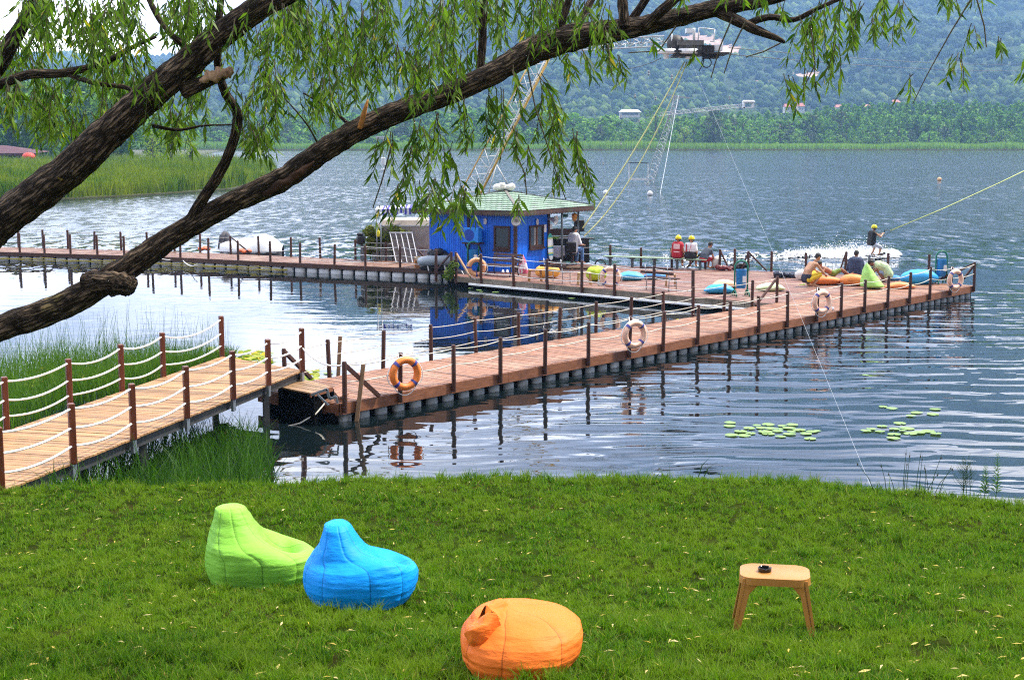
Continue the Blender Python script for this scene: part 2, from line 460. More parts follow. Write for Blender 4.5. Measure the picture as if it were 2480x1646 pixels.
# ================================================================== lawn bank
def lawn():
    xs = np.linspace(-16, 16, 240); ds = np.concatenate([np.linspace(-6, 0.8, 30), np.linspace(1, 21.5, 110)])
    v = []; 
    for d in ds:
        for x in xs:
            y = float(edge_y(x)) - d
            z = float(lawn_z(x, y)) - .012
            v.append((x, y, z))
    nx = len(xs); loops = []
    for i in range(len(ds) - 1):
        for j in range(nx - 1):
            loops += [i * nx + j + 1, i * nx + j, (i + 1) * nx + j, (i + 1) * nx + j + 1]
    t = NT('lawn_soil'); vv = t.coord('World'); n = t.noise(vv, 3, 6)
    col = t.mix(t.mr(n, .35, .65), (.012, .020, .003, 1), (.028, .045, .006, 1)); n2 = t.noise(vv, .9, 5)
    col = t.mix(t.mr(n2, .55, .7), col, (.030, .026, .008, 1))
    m = t.done(t.bsdf(col, 1.0, t.bump(t.noise(vv, 22, 6), .8, .03), spec=.0))
    tag(raw_mesh('lawn_ground', v, 4, loops, m, smooth=True), 'sloping green lawn bank above the lake', 'lawn', kind='structure')
lawn()

def ribbons(name, base, h, w, ldir, lean, mat, seg=3, face=None, tipw=.12, curve=1.6):
    """many blades in one mesh: base (n,3), heights, widths, lean direction (angle) and lean amount (share of height)"""
    n = len(base); face = rng.uniform(0, math.pi, n) if face is None else face
    fx, fy = np.cos(face), np.sin(face); lx, ly = np.cos(ldir), np.sin(ldir)
    V = np.zeros((n, (seg + 1) * 2, 3), dtype=np.float32)
    for k in range(seg + 1):
        q = k / seg; ww = w * ((1 - q) * .85 + .15 if k == 0 else (1 - q ** 1.7) * (1 - tipw) + tipw) * .5
        off = lean * h * q ** curve; z = h * q * np.sqrt(np.maximum(1 - (lean * .75 * q) ** 2, .15))
        cx = base[:, 0] + lx * off; cy = base[:, 1] + ly * off; cz = base[:, 2] + z
        V[:, 2 * k, 0] = cx - fx * ww; V[:, 2 * k, 1] = cy - fy * ww; V[:, 2 * k, 2] = cz
        V[:, 2 * k + 1, 0] = cx + fx * ww; V[:, 2 * k + 1, 1] = cy + fy * ww; V[:, 2 * k + 1, 2] = cz
    pat = np.array([[2 * k, 2 * k + 1, 2 * k + 3, 2 * k + 2] for k in range(seg)]).ravel()
    loops = (np.arange(n)[:, None] * ((seg + 1) * 2) + pat[None, :]).ravel()
    return raw_mesh(name, V.reshape(-1, 3), 4, loops, mat)

def vnoise(x, y, s):
    def h(i, j): return np.modf(np.abs(np.sin(i * 127.1 + j * 311.7 + s * 17.3) * 43758.5453))[0]
    xi, yi = np.floor(x), np.floor(y); fx, fy = x - xi, y - yi; fx = fx * fx * (3 - 2 * fx); fy = fy * fy * (3 - 2 * fy)
    return (h(xi, yi) * (1 - fx) + h(xi + 1, yi) * fx) * (1 - fy) + (h(xi, yi + 1) * (1 - fx) + h(xi + 1, yi + 1) * fx) * fy
GRASS = leafmat('grass_blades', (.022, .085, .004), (.165, .285, .014), trans=.4, patch=(.155, .235, .014), pscale=1.1, rough=.55, dry=.05)
def grass():
    n = 400000
    yq = rng.uniform(0, 1, n)
    Y = 7.6 + (21.4 - 7.6) * yq ** 1.0
    X = rng.uniform(-.40, .40, n) * (Y + .8)
    d = edge_y(X) - Y; k = d > -.9
    X, Y, d = X[k], Y[k], d[k]
    # tufts: pull part of the blades towards random tuft centres
    cell = 0.13; gx = np.floor(X / cell); gy = np.floor(Y / cell)
    tab = rng.uniform(0, 1, (400, 400, 4)); sl = {0: 0, 1.7: 1, 4.1: 2, 2.2: 3}
    hsh = lambda a, b, s: tab[(a.astype(int) + 200) % 400, b.astype(int) % 400, sl[s]]
    tx = (gx + 2.2 * hsh(gx, gy, 0) - .6) * cell; ty = (gy + 2.2 * hsh(gx, gy, 1.7) - .6) * cell
    pull = rng.uniform(0, .8, len(X)); X = X + (tx - X) * pull; Y = Y + (ty - Y) * pull
    wq = X + .35 * np.sin(Y * 2.3); keep = (vnoise(wq * 6.3, Y * 4.1 + .4 * np.sin(X * 3), 21) * .6 + vnoise(wq * 15, Y * 11, 22) * .4) > .31
    X, Y, d, gx, gy = X[keep], Y[keep], d[keep], gx[keep], gy[keep]
    z = lawn_z(X, Y) - .015
    patch = np.array([0.5 + .5 * math.sin(a * .9 + 1.7 * math.sin(b * .7)) * math.sin(b * 1.3 + .8 * math.sin(a * 1.1)) for a, b in zip(X, Y)])
    h = rng.uniform(.030, .062, len(X)) * (1.0 + 1.0 * (hsh(gx, gy, 2.2) > .72)) * (.8 + .45 * patch)
    h = h * np.where(d < .6, 1.25 + .35 * rng.uniform(0, 1, len(X)), 1)
    w = rng.uniform(.0048, .0100, len(X)) * (.75 + Y * .035)
    base = np.stack([X, Y, z], 1)
    o = ribbons('grass', base, h, w, rng.uniform(0, 2 * math.pi, len(X)), rng.uniform(.2, 1.0, len(X)), GRASS, seg=2)
    tag(o, 'short tufted lawn grass sloping down to the lake', 'grass', kind='stuff')
    # tall straggling blades along the brink
    n = 900; X = rng.uniform(-7.5, 8.2, n); dd = rng.uniform(-.45, .12, n); Y = edge_y(X) - dd
    base = np.stack([X, Y, lawn_z(X, Y) - .02], 1)
    o = ribbons('bank_grass', base, rng.uniform(.08, .24, n), rng.uniform(.008, .013, n), rng.uniform(0, 6.3, n), rng.uniform(.1, .7, n), GRASS, seg=3)
    tag(o, 'longer grass blades along the brink of the lawn', 'grass', kind='stuff')
    # fallen willow leaves
    n = 560; Y = rng.uniform(7.8, 20, n); X = rng.uniform(-.38, .38, n) * Y
    mb = MB()
    for x, y in zip(X, Y):
        a = rng.uniform(0, 6.3); L = rng.uniform(.022, .048); W = L * rng.uniform(.14, .24); z = float(lawn_z(x, y)) + rng.uniform(.02, .045); tl = rng.uniform(-.5, .5)
        dx, dy = math.cos(a), math.sin(a)
        mb.add([(x - dx * L, y - dy * L, z), (x - dy * W, y + dx * W, z + .006 + tl * W), (x + dx * L, y + dy * L, z + tl * .02), (x + dy * W, y - dx * W, z + .006 - tl * W)], [(0, 1, 2, 3)])
    m = leafmat('fallen_leaf', (.55, .40, .05), (.58, .48, .25), trans=.15, rough=.6)
    tag(build('fallen_leaves', mb, m), 'scattered yellow and dry willow leaves on the grass', 'leaves', kind='stuff')
grass()

# ================================================================== mountains
def sstep(a, b, x):
    q = np.clip((x - a) / (b - a), 0, 1); return q * q * (3 - 2 * q)
def mtn(x, y):
    x = np.asarray(x, dtype=float); y = np.asarray(y, dtype=float)
    fb = sum(vnoise(x / s, y / s, k) * a for k, (s, a) in enumerate(((700, 1.0), (330, .5), (150, .24), (70, .1)))) / 1.84
    tx = x / np.maximum(y, 1)
    H = 185 + 310 * sstep(-.235, -.10, tx) + 40 * np.sin(x / 420)
    rise = sstep(1000, 3200, y) ** 1.05
    low = 34 * sstep(940, 1350, y)
    spur = 1 + .55 * np.sin(x / 310 + y / 900 + 1.1) * sstep(1200, 2200, y) * .35
    return .5 + (low + H * rise * spur) * (.42 + .98 * fb) * sstep(860, 1150, y)
def PM(px, py):
    d = ray(px, py)
    for t in np.linspace(900, 3600, 1400):
        if CAMZ + d.z * t < float(mtn(d.x * t, d.y * t)): return Vector((d.x * t, d.y * t, CAMZ + d.z * t))
    return Vector((d.x * 3000, d.y * 3000, CAMZ + d.z * 3000))
ROCKS = [(1700, 98, 46, 22), (1755, 120, 40, 18), (1660, 92, 26, 9), (1950, 180, 26, 8), (1985, 172, 18, 7), (1845, 195, 16, 5)]
ROCKW = [(PM(x, y), rx, ry) for x, y, rx, ry in ROCKS]
def mountains():
    xs = np.linspace(-2300, 2300, 300); ys = np.concatenate([np.linspace(702, 1000, 12), np.linspace(1020, 3600, 190)])
    XX, YY = np.meshgrid(xs, ys); Z = mtn(XX, YY); Z[0, :] = -.6
    v = np.stack([XX.ravel(), YY.ravel(), Z.ravel()], 1); nx = len(xs)
    i, j = np.meshgrid(np.arange(len(ys) - 1), np.arange(nx - 1), indexing='ij'); a = (i * nx + j).ravel()
    loops = np.stack([a, a + 1, a + nx + 1, a + nx], 1).ravel()
    t = NT('hillside'); geo = t.n('ShaderNodeNewGeometry'); n = t.noise(t.coord('World'), .02, 8, .7)
    col = t.mix(t.mr(n, .4, .62), (.02, .034, .014, 1), (.045, .07, .02, 1))
    for W, rx, ry in ROCKW:
        k = (W - Vector((0, 0, CAMZ))).length / F
        vm = t.n('ShaderNodeVectorMath', operation='SUBTRACT'); t.l(geo.outputs['Position'], vm.inputs[0]); vm.inputs[1].default_value = W
        vs_ = t.n('ShaderNodeVectorMath', operation='MULTIPLY'); t.l(vm.outputs[0], vs_.inputs[0]); vs_.inputs[1].default_value = (1 / (rx * k), 0, 1 / (ry * k * 1.1))
        ln = t.n('ShaderNodeVectorMath', operation='LENGTH'); t.l(vs_.outputs[0], ln.inputs[0])
        q = t.math('ADD', ln.outputs['Value'], t.math('MULTIPLY', n, .8))
        col = t.mix(t.mr(q, 1.25, 1.5, 1, 0), col, t.mix(t.mr(t.noise(t.coord('World'), .05, 6, .7), .4, .6), (.34, .22, .16, 1), (.50, .36, .28, 1)))
    m = t.done(t.bsdf(col, .95, spec=.1))
    tag(raw_mesh('hills', v, 4, loops, m, smooth=True), 'long wooded mountainside beyond the lake with bare earth scars', 'hills', kind='structure')
    # forest crowns on the slope, far off and uncountable
    bm = bmesh.new(); bmesh.ops.create_icosphere(bm, subdivisions=1, radius=1); bv = np.array([q.co[:] for q in bm.verts]); bf = np.array([[q.index for q in f.verts] for f in bm.faces]); bm.free()
    bv[:, 2] = bv[:, 2] * 1.0
    N = 36000
    Y = np.sqrt(rng.uniform(0, 1, N) * (3350 ** 2 - 1010 ** 2) + 1010 ** 2); X = (rng.uniform(-60, 2540, N) - CX) / F * Y
    Z = mtn(X, Y); keep = Z < (CAMZ + (HOR + 40) / F * Y)
    for W, rx, ry in ROCKW:
        k = (W - Vector((0, 0, CAMZ))).length / F
        keep &= ~((((X - W.x) / (rx * k)) ** 2 + ((Z - W.z + 4) / (ry * k * 1.1)) ** 2) < rng.uniform(.5, 1.1, N))
    # a few meadows
    mead = vnoise(X / 190, Y / 260, 9); keep &= ~((mead > .86) & (Y < 1350))
    keep &= vnoise(X / 45, Y / 60, 33) > .10
    X, Y, Z = X[keep], Y[keep], Z[keep]; N = len(X)
    r = (2.7 + 4.3 * rng.uniform(0, 1, N) ** 1.8) * (.55 + .5 * (Y / 2400)) * (.8 + .5 * vnoise(X / 120, Y / 160, 31)); h = r * rng.uniform(.85, 1.5, N)
    V = bv[None, :, :] * (1 + rng.uniform(-.13, .13, (N, len(bv), 1)))
    V = V * np.stack([r, r, h], 1)[:, None, :] + np.stack([X, Y, Z + h * .45], 1)[:, None, :]
    loops = (np.arange(N)[:, None, None] * len(bv) + bf[None]).ravel()
    t = NT('slope_forest'); isl = t.island()
    c = t.ramp(isl, [(0, (.018, .040, .012, 1)), (.5, (.045, .085, .026, 1)), (.85, (.085, .135, .04, 1)), (1, (.13, .17, .075, 1))])
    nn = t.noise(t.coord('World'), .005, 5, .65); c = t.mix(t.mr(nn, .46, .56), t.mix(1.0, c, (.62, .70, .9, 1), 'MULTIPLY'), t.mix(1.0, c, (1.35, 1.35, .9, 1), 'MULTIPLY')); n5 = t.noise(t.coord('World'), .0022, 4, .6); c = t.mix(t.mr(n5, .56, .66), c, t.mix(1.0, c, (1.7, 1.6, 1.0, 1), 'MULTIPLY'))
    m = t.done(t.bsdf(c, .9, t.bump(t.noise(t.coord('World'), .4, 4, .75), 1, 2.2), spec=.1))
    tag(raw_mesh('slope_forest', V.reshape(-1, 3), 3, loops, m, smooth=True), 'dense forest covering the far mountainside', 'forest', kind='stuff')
mountains()
# ================================================================== trees of the far shore
def leafquads(mb_v, centers, rad, n, size, squash=.8, up=.35):
    """n leaf quads scattered over clump balls"""
    k = rng.integers(0, len(centers), n); c = np.array(centers)[k]; rr = np.array(rad)[k]
    d = rng.normal(size=(n, 3)); d /= np.linalg.norm(d, axis=1)[:, None]; d[:, 2] = d[:, 2] * squash
    p = c + d * (rr * rng.uniform(.55, 1.05, n))[:, None]
    nrm = d + rng.normal(size=(n, 3)) * .55; nrm[:, 2] += up; nrm /= np.linalg.norm(nrm, axis=1)[:, None]
    a = np.cross(nrm, rng.normal(size=(n, 3))); a /= np.linalg.norm(a, axis=1)[:, None]; b = np.cross(nrm, a)
    s = size * rng.uniform(.6, 1.3, n)[:, None]
    q = np.stack([p - a * s, p - b * s * .55, p + a * s, p + b * s * .55], 1)
    mb_v.append(q.reshape(-1, 3))
def crown_mesh(h, w, base, kind, n, size):
    cs, rs = [], []
    K = {'column': 26, 'round': 22, 'bush': 14, 'loose': 20}[kind]
    for i in range(K):
        q = (i + .5) / K; z = base + (h - base) * q
        if kind == 'column': rad = w * (.55 + .45 * math.sin(math.pi * min(1, q * .9 + .12))) * (1 - q ** 4 * .6)
        elif kind == 'round': rad = w * math.sqrt(max(0.05, 1 - (2 * q - .9) ** 2 * .85))
        elif kind == 'bush': rad = w * math.sqrt(max(0.05, 1 - q ** 2))
        else: rad = w * (.5 + .5 * math.sin(math.pi * (q * .8 + .15)))
        a = i * 2.399 + rng.uniform(-.5, .5); rr = rad * math.sqrt(rng.uniform(.08, 1)) * .72
        cs.append((math.cos(a) * rr, math.sin(a) * rr, z)); rs.append(max(rad * rng.uniform(.32, .52), size * 1.2))
    L = []; leafquads(L, cs, rs, n, size); v = np.concatenate(L)
    return v, np.arange(len(v))
def trunk_mb(h, r, w):
    mb = MB(); mb.tube([(0, 0, -.3), (r * .2, 0, h * .3), (-r * .3, r * .2, h * .6), (0, 0, h * .86)], [r * 1.25, r, r * .7, r * .25], 7)
    for k in range(5):
        a = k * 2.4; z = h * (.32 + .1 * k)
        mb.tube([(0, 0, z), (math.cos(a) * w * .35, math.sin(a) * w * .35, z + h * .1), (math.cos(a) * w * .6, math.sin(a) * w * .6, z + h * .2)], [r * .45, r * .3, r * .1], 5)
    return mb
BARKF = simple('far_bark', (.07, .05, .035), .9, .3, 2, 0)
FM_ = {'dark': leafmat('leaf_dark', (.05, .145, .014), (.20, .38, .03), trans=.3), 'mid': leafmat('leaf_mid', (.07, .19, .016), (.24, .42, .03), trans=.35),
       'light': leafmat('leaf_light', (.09, .19, .02), (.20, .33, .04), trans=.4), 'grey': leafmat('leaf_grey', (.055, .085, .04), (.10, .14, .075), trans=.25),
       'olive': leafmat('leaf_olive', (.05, .075, .022), (.085, .11, .035), trans=.25), 'lime': leafmat('leaf_lime', (.16, .24, .02), (.30, .38, .04), trans=.45)}
_protos = {}
def tree_proto(name, label, h, w, base, kind, n, size, mat):
    key = (name, label)
    if key in _protos: return _protos[key]
    t = thing(name, label, 'tree' if 'tree' in name or 'poplar' in name else 'shrub')
    v, lp = crown_mesh(h, w, base, kind, n, size); raw_mesh('crown', v, 4, lp, FM_[mat], t)
    build('trunk', trunk_mb(h, w * .07 + .08, w), BARKF, t, True)
    _protos[key] = [t, False, h]; return _protos[key]
def place_tree(pr, loc, h, label=None, group=None, rz=None, wide=1.0):
    o = pr[0]; s = h / pr[2]
    if not pr[1]:
        pr[1] = True; o.location = loc; o.rotation_euler = (0, 0, rz or 0); o.scale = (s * wide, s * wide, s)
        if label: o['label'] = label
        if group: o['group'] = group
        return o
    return dup(o, loc, rz if rz is not None else rng.uniform(0, 6.3), label, group, (s * wide, s * wide, s))
def top_h(px, ytop, Y): return PY(px, ytop, Y).z
G_BELT = 'trees of the belt beyond the far reeds'
def shore_trees():
    pops = [tree_proto('poplar_tree', 'dark poplar in the plantation row behind the far reeds %d' % k, 20, 5.6, 2.0, 'column', 620, .72, ('dark', 'mid', 'dark')[k]) for k in range(3)]
    for p in pops: p[0]['label'] = 'dark poplar in the plantation rows behind the far reeds'
    rnd = [tree_proto('broadleaf_tree', 'dark round tree in the far belt %d' % k, 15, 6, 1.5, 'round', 640, .62, 'dark') for k in range(2)]
    for p in rnd: p[0]['label'] = 'dark green round tree in the belt beyond the far reeds'
    mid = [tree_proto('broadleaf_tree', 'mid green tree in the far belt %d' % k, 14, 5.5, 1, 'round', 620, .6, 'mid') for k in range(2)]
    for p in mid: p[0]['label'] = 'mid green leafy tree in the belt beyond the far reeds'
    grey = [tree_proto('willow_shrub', 'grey green willow in the far belt', 11, 5.5, .5, 'round', 560, .55, 'grey')]; grey[0][0]['label'] = 'grey green rounded willow in the belt beyond the far reeds'
    bush = [tree_proto('shore_bush', 'light bush %d' % k, 7, 4.6, .1, 'bush', 420, .5, 'light') for k in range(2)]
    for p in bush: p[0]['label'] = 'light green bush standing behind the far reeds'
    bdk = [tree_proto('shore_bush', 'dark bush', 7, 4.6, .1, 'bush', 420, .5, 'mid')]; bdk[0][0]['label'] = 'mid green bush standing behind the far reeds'
    oliv = [tree_proto('broadleaf_tree', 'olive tree', 16, 5.2, .8, 'loose', 600, .6, 'olive')]; oliv[0][0]['label'] = 'loose olive green tree in the belt beyond the far reeds'
    g = lambda px, Y: Vector(((px - CX) / F * Y * 1.006, Y, .5))
    # back: plantation of poplars on the right, dark wall
    x = 1600
    while x < 2540:
        Y = rng.uniform(760, 790); yt = np.interp(x, [1600, 1700, 1850, 1950, 2000, 2100, 2300, 2540], [282, 280, 276, 274, 262, 252, 250, 258]) + rng.uniform(-6, 5)
        place_tree(pops[rng.integers(3)], g(x, Y), top_h(x, yt, Y), group=G_BELT); x += rng.uniform(13, 20)
    x = 2010
    while x < 2540:
        Y = rng.uniform(728, 742); yt = 278 + rng.uniform(-14, 22)
        place_tree(pops[rng.integers(3)], g(x, Y), top_h(x, yt, Y), group=G_BELT); x += rng.uniform(19, 30)
    # middle: mixed trees along the whole belt
    x = 440
    while x < 2540:
        Y = rng.uniform(738, 752); yt = np.interp(x, [440, 700, 900, 1100, 1250, 1400, 1520, 1600, 1700, 1850, 2000, 2540], [295, 288, 275, 268, 272, 285, 290, 300, 292, 288, 280, 285]) + rng.uniform(-9, 12)
        pr = [rnd[0], bush[0], mid[0], mid[1], oliv[0], rnd[0], mid[0]][rng.integers(7)]
        place_tree(pr, g(x, Y), top_h(x, yt, Y), group=G_BELT, wide=rng.uniform(.9, 1.5)); x += rng.uniform(15, 28)
    x = 430
    while x < 2540:
        Y = rng.uniform(722, 730); yt = np.interp(x, [430, 900, 1100, 1300, 1500, 1700, 2540], [315, 300, 296, 304, 312, 314, 318]) + rng.uniform(-12, 14)
        pr = [rnd[1], mid[1], grey[0], bush[0], bdk[0], grey[0], mid[0]][rng.integers(7)]
        place_tree(pr, g(x, Y), top_h(x, yt, Y), group=G_BELT, wide=rng.uniform(.85, 1.3)); x += rng.uniform(20, 34)
    x = 430
    while x < 2540:
        Y = rng.uniform(712, 716); yt = 330 + rng.uniform(-10, 8)
        pr = [bush[0], bush[1], bdk[0]][rng.integers(3)]
        place_tree(pr, g(x, Y), top_h(x, yt, Y), group=G_BELT, wide=rng.uniform(.9, 1.6)); x += rng.uniform(22, 60)
    # named single trees of the belt
    lone = tree_proto('broadleaf_tree', 'tall bright green round tree of the far belt right behind the yellow ropes', 22, 9, 1.5, 'round', 900, .7, 'light')
    place_tree(lone, g(1583, 724), top_h(1583, 256, 724), group=None)
    con = tree_proto('conical_tree', 'small dark cone shaped tree in front of the far belt beside a lime bush', 13, 4, .3, 'bush', 620, .5, 'dark')
    place_tree(con, g(1674, 713), top_h(1674, 304, 713), wide=1.0)
    br = tree_proto('broadleaf_tree', 'wide brownish olive tree of the far belt right of the small dark cone tree', 17, 6.5, .5, 'loose', 800, .65, 'olive')
    place_tree(br, g(1720, 716), top_h(1720, 270, 716), wide=1.1)
    lb = tree_proto('shore_bush', 'lime green bush of the far belt left of the small dark cone tree', 9, 5, .1, 'bush', 480, .5, 'lime')
    place_tree(lb, g(1650, 712), top_h(1650, 312, 712))
    # trees of the wooded left shore, behind the red-roofed hut
    big = [tree_proto('shore_tree', 'dense tree on the left shore %d' % k, 20, 7.5, 1, 'round', 4200, .6, m_) for k, m_ in enumerate(('light', 'mid'))]
    names = ['dense dark tree at the left edge behind the red roofed hut', 'mid green tree on the left shore second from the red roofed hut', 'tall dark tree on the left shore behind the upper willow limb',
             'broad mid green tree at the right end of the left shore wood', 'low dark tree on the left shore below the willow twigs', 'mid green tree at the far left behind the willow foliage']
    for k, (px, yt, Y, w_) in enumerate(((25, 165, 372, 1.0), (112, 205, 366, 1.0), (200, 175, 380, 1.05), (292, 215, 372, 1.1), (385, 285, 378, 1.2), (-60, 160, 364, 1.0))):
        b = PY(px, 392, Y); place_tree(big[k % 2], Vector((b.x, Y, 0.2)), top_h(px, yt, Y), label=names[k], group='trees of the left shore wood', wide=w_)
    sap = tree_proto('sapling', 'sapling', 7, 2.1, 1.6, 'loose', 520, .2, 'lime'); sap[0]['category'] = 'young tree'
    for k, (px, yt, yb, Y, lb_) in enumerate(((372, 318, 396, 262, 'leftmost lime green sapling on the reed island'), (415, 312, 396, 268, 'tallest lime green sapling on the reed island'), (462, 322, 394, 262, 'rightmost lime green sapling on the reed island'))):
        place_tree(sap, Vector((PY(px, yb, Y).x, Y, .2)), top_h(px, yt, Y), label=lb_, group='saplings on the reed island')
shore_trees()

# ================================================================== reeds
REED = leafmat('reed_blades', (.022, .065, .006), (.16, .25, .02), trans=.4, patch=(.24, .27, .022), pscale=.12)
REEDN = leafmat('reed_near', (.030, .085, .008), (.12, .22, .02), trans=.4)
def island_land():
    pts = [P(-700, 505, 0), P(0, 486, 0), P(120, 484, 0), P(280, 477, 0), P(420, 468, 0), P(560, 458, 0), P(640, 438, 0), P(668, 420, 0), P(655, 404, 0), P(540, 396, 0), P(420, 391, 0), P(100, 388, 0), P(-700, 388, 0)]
    pts = [(p.x, p.y) for p in pts]
    mb = MB(); mb.poly_prism(pts, -.6, .12)
    tag(build('reed_island_ground', mb, simple('mud', (.07, .075, .025), .95, .3, .3, 0)), 'low muddy ground under the reeds on the left', 'ground', kind='structure')
    # left shore ground behind
    mb = MB(); mb.poly_prism([(-420, 330), (-60, 345), (-92, 420), (-140, 700), (-420, 700)], -.6, .25)
    tag(build('left_shore_ground', mb, _mc['mud']), 'low wooded ground of the left shore', 'ground', kind='structure')
    poly = np.array(pts)
    def inside(x, y):
        c = np.zeros(len(x), bool); j = len(poly) - 1
        for i in range(len(poly)):
            xi, yi = poly[i]; xj, yj = poly[j]
            c ^= ((yi > y) != (yj > y)) & (x < (xj - xi) * (y - yi) / (yj - yi + 1e-9) + xi); j = i
        return c
    n = 34000; px = rng.uniform(-40, 675, n); py = 385 + (500 - 385) * rng.uniform(0, 1, n) ** .8
    t = -CAMZ / np.array([ray(a, b).z for a, b in zip(px, py)]); X = np.array([ray(a, b).x for a, b in zip(px, py)]) * t; Y = np.array([ray(a, b).y for a, b in zip(px, py)]) * t
    k = inside(X, Y); X, Y = X[k], Y[k]
    cl = np.array([vnoise(np.array(x / 7), np.array(y / 14), 3) for x, y in zip(X, Y)])
    h = (1.5 + 1.5 * cl) * rng.uniform(.75, 1.15, len(X)) * np.where(px[k] > 590, .8, 1)
    base = np.stack([X, Y, np.full(len(X), .05)], 1)
    o = ribbons('reed_bed', base, h, rng.uniform(.08, .18, len(X)), rng.uniform(0, 6.3, len(X)), rng.uniform(.05, .5, len(X)), REED, seg=3, face=rng.uniform(-.6, .6, len(X)))
    tag(o, 'tall yellow green reed bed growing out from the left shore', 'reeds', kind='stuff')
    # far shore reeds
    n = 26000; px = rng.uniform(300, 2540, n); Y = 702 + 9 * rng.uniform(0, 1, n) ** 1.0; X = (px - CX) / F * Y * 1.006
    hh = 3.7 * (.75 + .5 * vnoise(X / 16, Y * 0, 5)) * rng.uniform(.7, 1.1, n)
    o = ribbons('far_reeds', np.stack([X, Y, np.zeros(n)], 1), hh, rng.uniform(.25, .5, n), rng.uniform(0, 6.3, n), rng.uniform(0, .2, n),
                leafmat('far_reed_blades', (.20, .34, .035), (.36, .50, .07), trans=.4), seg=2, face=rng.uniform(-.5, .5, n))
    tag(o, 'pale green reed belt along the far shore', 'reeds', kind='stuff')
    n = 3500; px = rng.uniform(300, 2540, n); Y = 700.8 + 1.0 * rng.uniform(0, 1, n); X = (px - CX) / F * Y * 1.006
    o = ribbons('dry_reeds', np.stack([X, Y, np.zeros(n)], 1), rng.uniform(.4, 1.0, n), rng.uniform(.25, .5, n), rng.uniform(0, 6.3, n), rng.uniform(0, .2, n),
                leafmat('dry_reed_blades', (.22, .17, .08), (.30, .24, .12), trans=.2), seg=2, face=rng.uniform(-.5, .5, n))
    tag(o, 'dry straw coloured reed foot at the far waterline', 'reeds', kind='stuff')
island_land()
def near_reeds():
    def scatter(n, x0, x1, yfun):
        px = rng.uniform(x0, x1, n); py = yfun(px, rng.uniform(0, 1, n))
        return px, np.array([P(a, b, 0.0)[:] for a, b in zip(px, py)])
    lower = lambda px: np.interp(px, [-80, 0, 170, 300, 400, 538, 620], [1075, 1062, 985, 960, 925, 882, 860])
    upper = lambda px: np.interp(px, [-80, 0, 120, 300, 450, 560, 620], [905, 900, 885, 880, 880, 868, 858])
    px, b = scatter(6500, -80, 570, lambda x, u: upper(x) + (lower(x) - upper(x)) * u)
    h = rng.uniform(.35, .85, len(px)) * np.interp(px, [-80, 350, 480, 570], [1.25, 1.15, .8, .5])
    o = ribbons('reed_grass', b, h, rng.uniform(.009, .02, len(px)), rng.uniform(0, 6.3, len(px)), rng.uniform(.1, .85, len(px)), REEDN, seg=4)
    tag(o, 'thick green reed grass in the water beside the wooden footbridge', 'reeds', kind='stuff')
    px, b = scatter(520, -60, 560, lambda x, u: upper(x) + (lower(x) - upper(x)) * u * .5)
    h = rng.uniform(.7, 1.6, len(px)) * np.interp(px, [-60, 100, 250, 420, 560], [.75, .95, 1.12, 1.0, .7])
    o = ribbons('bulrushes', b, h, rng.uniform(.007, .011, len(px)), rng.uniform(0, 6.3, len(px)), rng.uniform(.02, .28, len(px)), REEDN, seg=4, tipw=.5)
    tag(o, 'thin tall rush stems standing above the reed grass', 'rushes', kind='stuff')
    # under and before the footbridge
    px = rng.uniform(60, 640, 4600); Y = np.array([edge_y((a - CX) / F * 22) for a in px]) + rng.uniform(.1, np.interp(px, [60, 130, 450, 600, 640], [5, 7.5, 8, 8, 7])); X = (px - CX) / F * Y * .985
    z = np.maximum(lawn_z(X, Y), -.1)
    h = rng.uniform(.35, 1.0, len(px)) * np.interp(px, [120, 250, 420, 560, 640], [.5, .8, 1.05, 1.2, .8]) * np.interp(Y, [21, 23, 26, 30], [1, 1, .75, .7])
    o = ribbons('sedge', np.stack([X, Y, z], 1), h, rng.uniform(.011, .024, len(px)), rng.uniform(0, 6.3, len(px)), rng.uniform(.1, .8, len(px)),
                leafmat('sedge_blades', (.018, .06, .007), (.065, .15, .015), trans=.35), seg=4)
    tag(o, 'bright arching sedge growing below the footbridge', 'sedge', kind='stuff')
    # floating yellow green leaf mat behind the reeds
    mb = MB()
    for k in range(420):
        q = rng.uniform(0, 1)
        if k < 300: x = rng.uniform(60, 545); y = np.interp(x, [60, 300, 545], [925, 905, 880]) + rng.normal() * 14
        elif k < 380: x = rng.uniform(560, 660); y = rng.uniform(852, 882)
        else: x = rng.uniform(700, 770); y = rng.uniform(900, 925)
        c = P(x, y, 0.02); r = rng.uniform(.06, .13); tl = rng.uniform(-.5, .5); z = rng.uniform(.01, .12 if k < 300 else .05)
        pts = [c + Vector((math.cos(a) * r, math.sin(a) * r, z + math.sin(a) * r * tl)) for a in np.linspace(.3, 6.0, 9)] + [c + Vector((0, 0, z))]
        mb.add(pts, [tuple(range(10))])
    tag(build('lily_leaf_mat', mb, leafmat('lily_mat', (.20, .28, .035), (.40, .42, .06), trans=.3, yellow=.2)), 'yellow green mat of lily leaves crowded behind the reeds', 'lily leaves', kind='stuff')
near_reeds()
